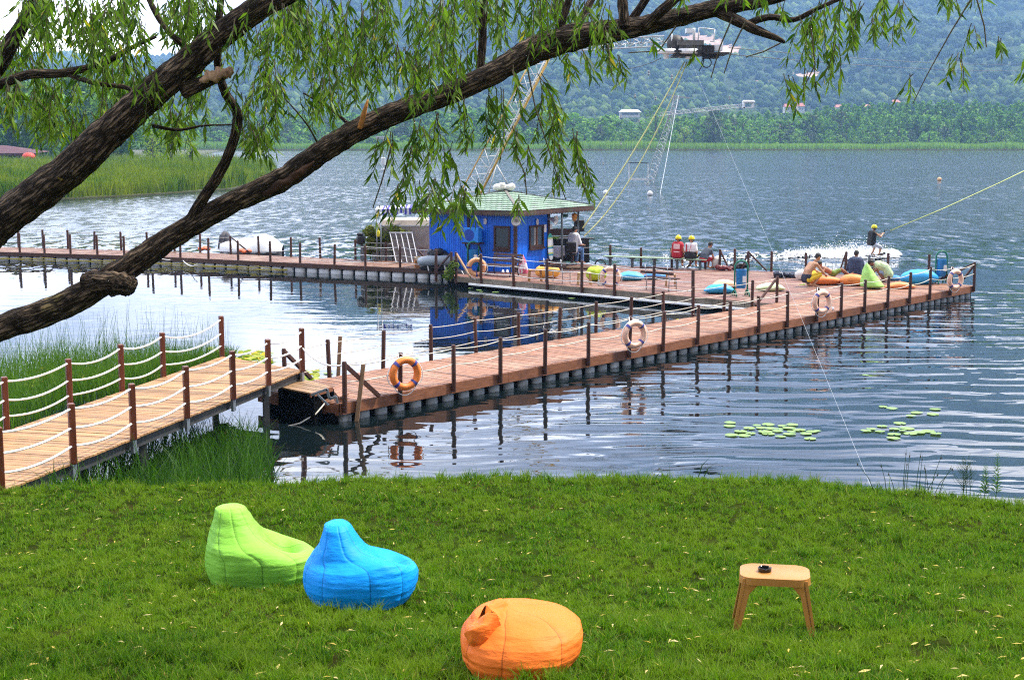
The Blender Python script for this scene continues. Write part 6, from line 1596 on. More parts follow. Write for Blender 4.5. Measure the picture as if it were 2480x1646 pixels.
def people():
    deck = lambda px, py: P(px, py, DZ)
    face_lake = math.atan2(uB.y, uB.x)
    bn = ray_on(BL - Vector((0, .5, 0)), uB, 1640); bn2 = ray_on(BL - Vector((0, .5, 0)), uB, 1672)
    red = cl('red', (.42, .012, .025)); wht = cl('white', (.80, .80, .82)); blk = cl('black', (.008, .008, .010)); yel = cl('yellow', (.78, .62, .02))
    J = sit(.36, .06, {'hup': (.05, .1, 1), 'look': (.5, 1, -.15), 'el_l': (-.26, 0, .62), 'el_r': (.27, -.02, .62), 'wr_l': (-.22, .2, .52), 'wr_r': (.22, .2, .50)})
    J['ankle_l'] = (-.12, .42, .05); J['ankle_r'] = (.12, .44, .05)
    p = person('person in yellow helmet and all red life vest sitting left on the long bench', (bn.x, bn.y, DZ + .08), face_lake + .1, J, SK_MID,
           [('life_vest', red, [('torso', .05, .8), ('yoke', .012)]), ('shorts', cl('red_dark', (.30, .01, .03)), [('pelvis', .012)] + both('hip', 'kn', .75, .11, .085))], None, True)
    m = MB(); m.box((0, -.178, .86), (.26, .02, .20), bev=.008); m.box((0, -.182, .64), (.24, .02, .05)); build('print', m, cl('print_pink', (.78, .55, .56)), p)
    J = sit(.36, .05, {'look': (.45, 1, -.1), 'el_l': (-.26, 0, .62), 'el_r': (.27, -.02, .62)}); J['ankle_l'] = (-.12, .42, .05); J['ankle_r'] = (.12, .44, .05)
    p = person('person in yellow helmet, white shirt and black wrap on the long bench', (bn2.x, bn2.y, DZ + .08), face_lake + .05, J, SK_MID,
           [('shirt', wht, [('torso', .022, .4), ('yoke', .03)] + both('sh', 'el', .7, .075, .066)), ('waist_wrap', blk, [('torso', .062, 1.0)][0:0] + [('pelvis', .075)] + both('hip', 'kn', .2, .15, .13)), ('shorts', yel, both('hip', 'kn', .8, .112, .09))], None, True)
    m = MB(); m.bar((-.16, -.125, .98), (-.14, -.16, .66), .05, .02); m.bar((.06, -.14, 1.0), (-.02, -.16, .66), .04, .02); build('strap', m, red, p)
    # third sitter bending behind the braces
    bn3 = ray_on(BL - Vector((0, .45, 0)), uB, 1703)
    J = sit(.30, .26, {'look': (0, 1, -.6), 'back': (0, -.06, 0), 'el_l': (-.25, .3, .52), 'el_r': (.25, .3, .52), 'wr_l': (-.14, .5, .34), 'wr_r': (.14, .5, .34)}, sh_z=.40); J['ankle_l'] = (-.12, .40, .05); J['ankle_r'] = (.12, .42, .05)
    person('person in red shorts and grey top bending forward behind the rail brace', (bn3.x, bn3.y, DZ + .04), face_lake - .5, J, SK_MID, [('top', cl('slate', (.06, .075, .10)), [('torso', .02, .7)] + both('sh', 'el', .5, .07, .062)), ('shorts', red, [('pelvis', .015)] + both('hip', 'kn', .7, .112, .09))], 'short')
    # operator on the porch
    c = deck(1383, 642)
    J = sit(.52, .10, {'look': (.35, 1, -.1), 'el_l': (-.27, .16, .80), 'el_r': (.30, .16, .82), 'wr_l': (-.12, .42, .80), 'wr_r': (.22, .42, .80)}, sh_z=.60); J['ankle_l'] = (-.14, .42, .10); J['ankle_r'] = (.14, .46, .10)
    person('man in white shirt and blue jeans sitting at the desk on the porch', (c.x + .05, c.y, DZ), -.75, J, SK_MID, [('shirt', cl('shirt_white', (.74, .74, .78)), [('torso', .05, 1.0), ('yoke', .03)] + both('sh', 'el', .85, .085, .075)), ('jeans', cl('denim', (.10, .20, .42)), [('pelvis', .03)] + both('hip', 'kn', 1.0, .118, .085) + both('kn', 'ankle', .9, .082, .068))], 'short', scale=1.08)
    # squatting man
    c = deck(1962, 694)
    J = {'hip_l': (-.10, -.16, .26), 'hip_r': (.10, -.16, .26), 'sh_l': (-.19, .10, .76), 'sh_r': (.19, .10, .76), 'head': (0, .24, .90), 'look': (0, 1, -.55), 'hup': (0, .45, 1), 'back': (0, -.08, .03),
         'kn_l': (-.16, .28, .44), 'kn_r': (.17, .28, .42), 'ankle_l': (-.12, .02, .07), 'ankle_r': (.13, .04, .07), 'el_l': (-.22, .34, .52), 'el_r': (.22, .33, .50), 'wr_l': (-.08, .52, .42), 'wr_r': (.10, .52, .40)}
    person('shirtless man in yellow and black shorts squatting beside the orange bean bags', (c.x, c.y, DZ), -1.15, J, SK_TAN, [('shorts', cl('shorts_yellow', (.75, .50, .02)), both('hip', 'kn', .92, .125, .095)), ('shorts_waist', cl('navy_black', (.012, .012, .03)), [('pelvis', .022)])] , 'short', scale=1.10)
    for px, py, lb in ((1943, 690, 'green yellow flip flop under the left foot of the squatting man'), (1962, 692, 'green yellow flip flop under the right foot of the squatting man')):
        q = deck(px, py); m = MB(); m.ell((0, 0, .015), (.13, .05, .014)); m.bar((.03, -.045, .02), (.09, 0, .05), .015, .008); m.bar((.03, .045, .02), (.09, 0, .05), .015, .008); o = build('flip_flop', m, cl('flip_green', (.30, .48, .01)), None, True); o.location = q; o.rotation_euler = (0, 0, .25); tag(o, lb, 'flip flop', 'flip flops of the squatting man')
    # boy lying on the orange bag
    c = deck(2000, 684)
    J = {'hip_l': (-.09, -.2, .36), 'hip_r': (.09, -.2, .36), 'sh_l': (-.17, .20, .56), 'sh_r': (.17, .20, .56), 'head': (-.03, .32, .64), 'look': (-.35, 1, -.5), 'hup': (0, .45, .9),
         'kn_l': (-.10, -.50, .52), 'kn_r': (.11, -.58, .46), 'ankle_l': (-.1, -.84, .30), 'ankle_r': (.11, -.92, .26), 'toe_l': (-.1, -.98, .38), 'toe_r': (.11, -1.06, .34), 'el_l': (-.28, .36, .40), 'el_r': (.34, .05, .56), 'wr_l': (-.14, .54, .32), 'wr_r': (.44, -.16, .50)}
    person('tanned boy in green shorts lying on the long orange bean bag', (c.x + .05, c.y - .1, DZ), 1.75, J, SK_DARK, [('shorts', cl('shorts_green', (.14, .22, .03)), [('pelvis', .014)] + both('hip', 'kn', .7, .11, .088))], 'short', scale=.98)
    # man in navy top
    c = deck(2071, 683)
    J = sit(.16, .10, {'look': (.3, 1, -.45), 'hup': (.1, .35, 1), 'back': (0, -.04, 0), 'el_l': (-.27, .12, .46), 'el_r': (.27, .12, .46), 'wr_l': (-.12, .36, .34), 'wr_r': (.12, .36, .34)}, sh_z=.56)
    J['kn_l'] = (-.16, .42, .42); J['kn_r'] = (.16, .42, .42); J['ankle_l'] = (-.14, .62, .06); J['ankle_r'] = (.14, .62, .06)
    person('man in a navy blue top seen from behind sitting by the green bean bag', (c.x, c.y, DZ), -.25, J, SK_MID, [('shirt', cl('navy', (.022, .035, .085)), [('torso', .055, 1.05), ('yoke', .03)] + both('sh', 'el', 1.0, .09, .08)), ('shorts', cl('navy_short', (.02, .03, .06)), [('pelvis', .03)] + both('hip', 'kn', .8, .115, .09))], 'short', scale=1.06)
    # person under a pale green towel
    c = deck(2140, 682)
    J = {'hip_l': (-.10, -.15, .30), 'hip_r': (.10, -.15, .30), 'sh_l': (-.18, .22, .62), 'sh_r': (.18, .22, .62), 'head': (0, .42, .66), 'look': (0, .7, -1), 'hup': (0, 1, .6), 'back': (0, -.05, .08),
         'kn_l': (-.15, .22, .42), 'kn_r': (.15, .22, .42), 'ankle_l': (-.12, -.02, .07), 'ankle_r': (.12, .0, .07), 'el_l': (-.22, .42, .36), 'el_r': (.22, .42, .36), 'wr_l': (-.1, .52, .16), 'wr_r': (.12, .52, .14)}
    person('dark haired person bent forward under a pale green patterned towel on the platform', (c.x, c.y, DZ), 1.45, J, SK_DARK, [('towel', cl('towel_green', (.52, .66, .36), dirt=(.03, .10, .05)), [('torso', .09, 1.0), ('yoke', .06)]), ('shorts', cl('light_blue', (.35, .48, .70)), [('pelvis', .02)] + both('hip', 'kn', .8, .115, .095))], 'short')
    # wakeboarder
    base = P(2117, 622, .04)
    J = {'hip_l': (-.10, -.20, .62), 'hip_r': (.10, -.16, .62), 'sh_l': (-.18, -.16, 1.12), 'sh_r': (.17, -.10, 1.12), 'head': (0, -.06, 1.25), 'look': (.1, 1, -.1),
         'kn_l': (-.20, .16, .50), 'kn_r': (.22, .20, .46), 'ankle_l': (-.24, .04, .13), 'ankle_r': (.28, .08, .13), 'toe_l': (-.26, .2, .08), 'toe_r': (.30, .24, .08), 'el_l': (-.20, .14, .96), 'el_r': (.20, .18, .94), 'wr_l': (-.05, .36, 1.06), 'wr_r': (.06, .38, 1.06)}
    p = person('wakeboarder in yellow helmet, black vest and pale shorts riding behind the platform', base, -1.25, J, SK_TAN, [('life_vest', blk, [('torso', .04, .9)]), ('shorts', cl('pale_shorts', (.55, .58, .68)), [('pelvis', .02)] + both('hip', 'kn', .95, .12, .095))], None, True, scale=1.06)
    m = MB(); n = 14; vs = []
    for i in range(n + 1):
        q = i / n * 2 - 1; w = .21 * math.sqrt(max(.02, 1 - q ** 6)); z = .05 + .10 * q ** 4; vs += [(q * .68, .06 - w, z), (q * .68, .06 + w, z), (q * .68, .06 + w, z + .03), (q * .68, .06 - w, z + .03)]
    m.add(vs, [(i * 4 + j, i * 4 + (j + 1) % 4, i * 4 + 4 + (j + 1) % 4, i * 4 + 4 + j) for i in range(n) for j in range(4)]); o = build('wakeboard', m, BLACK); o.location = base; o.rotation_euler = (0, R(-8), -1.25 + .2); tag(o, 'dark wakeboard under the feet of the rider', 'wakeboard')
    hand = base + RZ(-1.25) @ Vector((0, .50, 1.08)) * 1.06
    t = thing('tow_rope', 'yellow tow rope with handle running from the rider to the right edge', 'rope', hand); far = PY(2540, 385, 76)
    m = MB(); d = (far - hand); st = d * .035; m.tube([st, d * .35 + Vector((0, 0, -.10)), d * .7 + Vector((0, 0, -.08)), d], .022, 6); build('line', m, simple('tow_yellow', (.55, .62, .18), .6, .2, 10), t, True)
    m = MB(); m.bar((-.02, 0, -.18), (.02, 0, .18), .03); m.tube([(0, 0, -.17), st], .01, 5); m.tube([(0, 0, .17), st], .01, 5); build('handle', m, BLACK, t)
    # spray and wake
    v = []; bm = bmesh.new(); bmesh.ops.create_icosphere(bm, subdivisions=1, radius=1); bv = np.array([q.co[:] for q in bm.verts]); bf = np.array([[q.index for q in f.verts] for f in bm.faces]); bm.free()
    pts = []; n = 6500
    for i in range(n):
        q = rng.uniform(0, 1); px = 1890 + (2176 - 1890) * q ** .62
        env = np.interp(px, [1840, 1900, 1950, 2000, 2060, 2100, 2140, 2176], [.05, .18, .34, .46, .55, .55, .38, .16]); z = abs(rng.normal()) * env * .42
        if rng.uniform() < .15: z *= 1.7
        y = np.interp(px, [1840, 2176], [617, 618]) + rng.normal() * 2.4; c = P(px, y, 0); pts.append((c.x, c.y, z, rng.uniform(.006, .02) * (1 if z > .2 else 2.0)))
    pts = np.array(pts); V = bv[None] * (1 + rng.uniform(-.4, .4, (n, len(bv), 1))) * pts[:, 3][:, None, None] * np.array([1.5, 1, .9]) + pts[:, None, :3]
    sm = NT('spray_white'); mat = sm.done(sm.bsdf((.86, .88, .90, 1), .5))
    tag(raw_mesh('spray', V.reshape(-1, 3), 3, (np.arange(n)[:, None, None] * len(bv) + bf[None]).ravel(), mat, smooth=True), 'white spray thrown up behind the wakeboarder', 'spray', kind='stuff')
    # broken foam patches on the churned water of the wake
    mb = MB()
    for i in range(260):
        px = 2170 - 560 * rng.uniform(0, 1) ** 1.6; y = 616 + rng.normal() * np.interp(px, [1500, 1900, 2170], [9, 5, 3]) + np.interp(px, [1500, 1900, 2170], [12, 4, 2]); c = P(px, y, 0)
        if c.y < BL.y + .6 + (c.x - BL.x) * uB.y / uB.x: continue
        s_ = np.interp(px, [1600, 1850, 2000], [.35, .6, 1]); rx, ry = rng.uniform(.08, .4) * s_, rng.uniform(.05, .2) * s_; n = 9; mb.add([(c.x + math.cos(a) * rx * rng.uniform(.5, 1.2), c.y + math.sin(a) * ry * 3 * rng.uniform(.5, 1.2), rng.uniform(.01, .05)) for a in np.linspace(0, 5.6, n)], [tuple(range(n))])
    tag(build('foam', mb, mat), 'patches of white foam on the wake behind the platform', 'foam', kind='stuff')
people()
# ================================================================== foreground: bean bags, stool, ashtray
def fabric(name, col, light):
    t = NT(name); v = t.coord('Object'); n = t.noise(v, 2.5, 4); c = t.mix(t.mr(n, .35, .65), sc(col, .93), sc(col, 1.05))
    a = t.n('ShaderNodeAttribute'); a.attribute_name = 'seam'; c = t.mix(t.mr(a.outputs['Fac'], .35, .9), c, sc(col, .28))
    wv = t.noise(t.coord('Object', (5, 5, 16)), 2.2, 5, .6); b1 = t.bump(wv, .35, .025); b2 = t.bump(t.noise(v, 220, 2), .12, .002, b1)
    return t.done(t.bsdf(c, .55, b2, spec=.18))
def bag_loft(t, hs, left, right, depth, mat, base_px, seams, dent=None, wr=1.0, yaw=0.0, arm=None):
    """loft ellipses between the left and right profile (metres, height axis up), 'depth' gives half-depths"""
    n, m = 200, 120; H = hs[-1]; V = np.zeros((m + 1, n, 3)); S = np.zeros((m + 1, n))
    zs = np.concatenate([np.linspace(0, 1, m + 1)]) ** 1.0 * H
    ang = 2 * np.pi * np.arange(n) / n
    sidx = [int(s_ / (2 * math.pi) * n) % n for s_ in seams]
    for i, z in enumerate(zs):
        l, r_, b = np.interp(z, hs, left), np.interp(z, hs, right), np.interp(z, hs, depth); cx, a = (l + r_) / 2, (r_ - l) / 2
        if i == 0: a *= .94; b *= .94
        ca, sa = np.cos(ang), np.sin(ang); e = .88
        x = cx + a * np.sign(ca) * np.abs(ca) ** e; y = b * np.sign(sa) * np.abs(sa) ** e
        V[i, :, 0] = x; V[i, :, 1] = y; V[i, :, 2] = z
    # seat dent: push the upper surface down around a point
    if dent:
        for (dx, dy, rx, ry, amt, zmin) in dent:
            q = np.exp(-((V[:, :, 0] - dx) / rx) ** 2 - ((V[:, :, 1] - dy) / ry) ** 2) * np.clip((V[:, :, 2] - zmin) / .12, 0, 1); V[:, :, 2] -= amt * q
    if arm:
        ax, rx, amt = arm; q = np.exp(-((V[:, :, 0] - ax) / rx) ** 2) * np.clip(-V[:, :, 1] / .38, 0, 1) * np.clip((V[:, :, 2] - .22) / .25, 0, 1); V[:, :, 2] += amt * q
    # seams and puckered wrinkles running across them
    for i in range(m + 1):
        for k in range(n):
            p = Vector(V[i, k]); ds = min(min((k - s_) % n, (s_ - k) % n) for s_ in sidx); out = Vector((math.cos(ang[k]), math.sin(ang[k]), 0))
            w = mnoise.noise(p * 3.2) * .012 + mnoise.noise(Vector((p.x * 7, p.y * 7, p.z * 5))) * .008
            pk = math.exp(-(ds / 11.0) ** 2) * mnoise.noise(Vector((p.x * 3, p.y * 3, p.z * 30))) * (.3 + 1.2 * abs(mnoise.noise(Vector((p.z * 5, k * .07, 3))))) * .008 * wr
            fold = (-abs(mnoise.noise(Vector((p.x * 2.6 + 4, p.y * 2.6, p.z * 7 + p.x * 3)))) * .018 * max(0, p.z / H - .3) - abs(mnoise.noise(Vector((p.x * 6 + p.z * 5, p.y * 6, p.z * 9)))) * .006) * wr
            g = -.007 * math.exp(-(ds / 1.5) ** 2)
            p += out * (w + pk + fold + g); 
            if p.z < 0: p.z = 0
            V[i, k] = p; S[i, k] = .8 if ds == 0 else 0
    vs = V.reshape(-1, 3).tolist(); nv = len(vs); vs.append([float(V[m, :, 0].mean()), float(V[m, :, 1].mean()), float(V[m, :, 2].max()) + .004]); vs.append([float(V[0, :, 0].mean()), 0, 0])
    fs = [(i * n + k, i * n + (k + 1) % n, (i + 1) * n + (k + 1) % n, (i + 1) * n + k) for i in range(m) for k in range(n)] + [(m * n + k, m * n + (k + 1) % n, nv) for k in range(n)] + [((k + 1) % n, k, nv + 1) for k in range(n)]
    me = bpy.data.meshes.new('cover'); me.from_pydata(vs, [], fs); me.update(); me.polygons.foreach_set('use_smooth', np.ones(len(fs), dtype=bool))
    at = me.attributes.new('seam', 'FLOAT', 'POINT'); at.data.foreach_set('value', np.concatenate([S.ravel(), [0, 0]]))
    return mesh_obj('cover', me, mat, t)
def bag_from_px(name, label, base_px, zoomf, off, x0z, ybot, rows, mat, depth_f, seams, dent=None, wr=1.0):
    bx, by = base_px; c = PL(bx, by); k = zoomf / pxm(c)
    # rows: (y zoom px, left, right) measured in the photograph, converted to metres; the camera looks down by ~17 degrees
    cosv = .955
    hs = [(ybot - y) * k / cosv for y, _, _ in rows]; left = [(l - x0z) * k for _, l, _ in rows]; right = [(r_ - x0z) * k for _, _, r_ in rows]
    hs = [h * (1 - .105 / (.955 * hs[-1])) for h in hs]; depth = [depth_f(h / hs[-1]) for h in hs]
    t = thing(name, label, 'bean bag', c + Vector((0, .28, -.03))); t.location.z = float(lawn_z(t.location.x, t.location.y)) - .015
    return t, hs, left, right, depth, k
def foreground():
    f = .2624
    gm = fabric('fabric_green', (.235, .54, .055), 1); bm_ = fabric('fabric_blue', (.002, .30, .90), 1); om = fabric('fabric_orange', (.86, .185, .022), 1)
    rows = [(915, 400, 960), (895, 290, 1060), (870, 248, 1110), (830, 222, 1150), (760, 196, 1180), (680, 182, 1190), (600, 178, 1190), (560, 183, 1150), (520, 187, 1060), (480, 192, 950), (440, 199, 860), (400, 206, 790), (340, 220, 716), (260, 242, 650), (180, 264, 598), (125, 278, 566), (106, 285, 548), (95, 310, 520)]
    t, hs, l, r_, d, k = bag_from_px('bean_bag', 'lime green bean bag chair on the lawn with a tall back and hollow seat', (440 + 640 * f, 1180 + 915 * f), f, None, 640, 915, rows, gm, lambda q: float(np.interp(q, [0, .1, .35, .55, .65, .8, .95, 1], [.36, .46, .50, .46, .34, .25, .18, .12])), None)
    bag_loft(t, hs, l, r_, d, gm, None, [3.55, 4.25, 4.9, 5.6, .5, 2.0], [(.25, .06, .17, .20, .24, .28)], arm=(.22, .22, .06))
    rows = [(1105, 1340, 1870), (1085, 1240, 1980), (1050, 1200, 2050), (1000, 1160, 2100), (930, 1116, 2140), (850, 1094, 2162), (760, 1087, 2165), (690, 1094, 2150), (640, 1112, 2100), (610, 1130, 2020), (585, 1148, 1930), (555, 1164, 1830), (520, 1185, 1750), (490, 1205, 1700), (420, 1244, 1632), (340, 1262, 1585), (280, 1280, 1545), (248, 1290, 1525), (230, 1325, 1490)]
    t, hs, l, r_, d, k = bag_from_px('bean_bag', 'sky blue bean bag chair on the lawn right of the green one', (440 + 1620 * f, 1180 + 1105 * f), f, None, 1620, 1105, rows, bm_, lambda q: float(np.interp(q, [0, .1, .35, .52, .62, .8, .95, 1], [.36, .46, .50, .45, .33, .25, .18, .12])), None)
    bag_loft(t, hs, l, r_, d, bm_, None, [3.6, 4.15, 4.95, 5.6, .5, 2.0], [(.27, .10, .18, .20, .14, .28)], arm=(.28, .22, .10))
    f = .2116
    rows = [(1215, 560, 1200), (1195, 420, 1330), (1150, 360, 1430), (1080, 318, 1520), (1000, 285, 1600), (900, 256, 1660), (800, 245, 1690), (700, 244, 1700), (600, 262, 1698), (520, 300, 1676), (450, 345, 1620), (400, 370, 1550), (350, 400, 1470), (310, 470, 1370), (275, 560, 1230), (250, 640, 1060), (235, 720, 920)]
    t, hs, l, r_, d, k = bag_from_px('bean_bag', 'slumped orange bean bag on the lawn nearest the viewer with a folded neck', (1060 + 960 * f, 1380 + 1215 * f), f, None, 960, 1215, rows, om, lambda q: float(np.interp(q, [0, .1, .4, .6, .8, .93, 1], [.34, .42, .46, .43, .33, .2, .1])), None)
    bag_loft(t, hs, l, r_, d, om, None, [3.7, 4.45, 5.35, .5, 2.0, 2.9], [(.12, -.05, .3, .18, .05, .35)], 1.3)
    # folded neck of the orange bag
    m = MB(); X = lambda zx: (zx - 960) * k; Z = lambda zy, y=-.15: ((1215 - zy) * k - .29 * (.36 + y)) / .955 - .075
    path = [Vector((X(900), .10, Z(440, .1))), Vector((X(790), .04, Z(370, .04))), Vector((X(680), -.06, Z(365, -.06))), Vector((X(570), -.16, Z(400, -.16))), Vector((X(480), -.23, Z(490, -.23))), Vector((X(440), -.27, Z(610, -.27)))]
    wid = [.14, .20, .22, .21, .17, .10]; thk = [.07, .085, .085, .085, .075, .04]; n = 64; vs = []; M_ = 60
    for i in range(M_ + 1):
        u = i / M_ * (len(path) - 1); a = min(int(u), len(path) - 2); q = u - a; q = q * q * (3 - 2 * q) * .35 + q * .65; c_ = path[a].lerp(path[a + 1], q); w_ = wid[a] + (wid[a + 1] - wid[a]) * q; h_ = thk[a] + (thk[a + 1] - thk[a]) * q
        tg = (path[a + 1] - path[a]).normalized(); sd = Vector((.42, .82, .12)); sd = (sd - tg * sd.dot(tg)).normalized(); up_ = tg.cross(sd); e = min(1, i / 4, (M_ - i) / 4) ** .5
        for k_ in range(n):
            an = 2 * math.pi * k_ / n; p = c_ + sd * (w_ * .8 * e * math.cos(an)) + up_ * (h_ * e * math.sin(an) * (1 - .35 * math.cos(an * 2)))
            rid = abs(mnoise.noise(Vector((p.x * 5 + 2, p.y * 5, p.z * 5)))) * .05 + abs(mnoise.noise(Vector((p.x * 13, p.y * 13, p.z * 9)))) * .018
            p -= (p - c_).normalized() * rid * e; vs.append(p)
    m.add(vs, [(i * n + k_, i * n + (k_ + 1) % n, (i + 1) * n + (k_ + 1) % n, (i + 1) * n + k_) for i in range(M_) for k_ in range(n)] + [tuple(range(n)), tuple(M_ * n + k_ for k_ in range(n))])
    o_ = build('folded_neck', m, om, t, True)
    # plastic stool
    f = 300 / 1809
    c = PL(1740 + 800 * f, 1320 + 1240 * f); k = 1 / pxm(c); S = lambda zx, zy: ((1740 + zx * f), (1320 + zy * f))
    t = thing('garden_stool', 'tan plastic garden stool standing alone on the lawn at the right', 'stool', c); t.location.z = float(lawn_z(c.x, c.y)) - .01
    pm_ = simple('tan_plastic', (.46, .20, .04), .38, .10, 3, .05, 30)
    h = .47; w2, d2 = .245, .175; rz = RZ(-.16)
    def outline(sx, sy, r, notch):
        out = []
        for qx, qy, a0 in ((1, 1, 0), (-1, 1, 90), (-1, -1, 180), (1, -1, 270)):
            for a in np.linspace(a0, a0 + 90, 8): out.append((qx * (sx - r) + r * math.cos(R(a)), qy * (sy - r) + r * math.sin(R(a))))
        return out
    o1 = outline(w2, d2, .10, 0); o2 = outline(w2 + .012, d2 + .012, .105, 0); o3 = outline(w2 + .018, d2 + .018, .11, 0); n = len(o1)
    m = MB(); vs = []
    for ring, z in ((o1, h), (o2, h - .006), (o3, h - .06), (outline(w2 + .006, d2 + .006, .1, 0), h - .06), (outline(w2 - .01, d2 - .01, .09, 0), h - .012)): vs += [rz @ Vector((x, y, z)) for x, y in ring]
    m.add(vs, [tuple(range(n))] + [(i * n + k_, (i + 1) * n + k_, (i + 1) * n + (k_ + 1) % n, i * n + (k_ + 1) % n) for i in range(4) for k_ in range(n)] + [tuple(4 * n + k_ for k_ in range(n - 1, -1, -1))]); build('seat', m, pm_, t, True, auto=35)
    for sx, sy in ((-1, -1), (1, -1), (1, 1), (-1, 1)):
        m = MB(); top = Vector((sx * (w2 - .035), sy * (d2 - .03), h - .02)); ft = Vector((sx * (w2 + .05), sy * (d2 + .045), .0))
        # ribbed angle section: two plates and a rounded rib on the corner
        for dx, dy, wx, wy in ((-sx * .022, sy * .018, .052, .014), (sx * .018, -sy * .022, .014, .052), (sx * .008, sy * .008, .034, .034)):
            vs = []
            for q in (0, .5, 1):
                p = top.lerp(ft, q); s_ = 1 - .32 * q
                for i, j in ((-1, -1), (1, -1), (1, 1), (-1, 1)): vs.append(rz @ (p + Vector((dx * s_ + i * wx * s_ / 2, dy * s_ + j * wy * s_ / 2, 0))))
            m.add(vs, [(3, 2, 1, 0), (8, 9, 10, 11)] + [(b + i, b + (i + 1) % 4, b + 4 + (i + 1) % 4, b + 4 + i) for b in (0, 4) for i in range(4)])
        # gusset under the seat
        p = top + Vector((-sx * .05, sy * .02, -.055)); m.add([rz @ (top + Vector((0, sy * .035, -.035))), rz @ (top + Vector((-sx * .09, sy * .035, -.035))), rz @ (top + Vector((0, sy * .04, -.14)))], [(0, 1, 2)])
        build('leg', m, pm_, t)
    # ashtray
    a = c + rz @ Vector((-.075, -.02, 0)); a.z = t.location.z + h + .001; tt = thing('ashtray', 'small round black ashtray on the tan stool', 'ashtray', a); m = MB()
    n = 32; prof = [(.045, 0), (.05, .004), (.052, .03), (.048, .032), (.043, .028), (.040, .008)]; vs = []
    for r0, z in prof:
        for k_ in range(n):
            an = 2 * math.pi * k_ / n; nt = .010 if z > .02 and any(abs((an - q + math.pi) % (2 * math.pi) - math.pi) < .16 for q in (.5, 2.6, 4.7)) else 0; vs.append((r0 * math.cos(an), r0 * math.sin(an), z - nt))
    m.add(vs, [(i * n + k_, i * n + (k_ + 1) % n, (i + 1) * n + (k_ + 1) % n, (i + 1) * n + k_) for i in range(len(prof) - 1) for k_ in range(n)] + [tuple(range(n - 1, -1, -1)), tuple((len(prof) - 1) * n + k_ for k_ in range(n))])
    build('bowl', m, simple('black_gloss', (.008, .008, .009), .15, .1, 4, 0), tt, True, auto=40)
foreground()
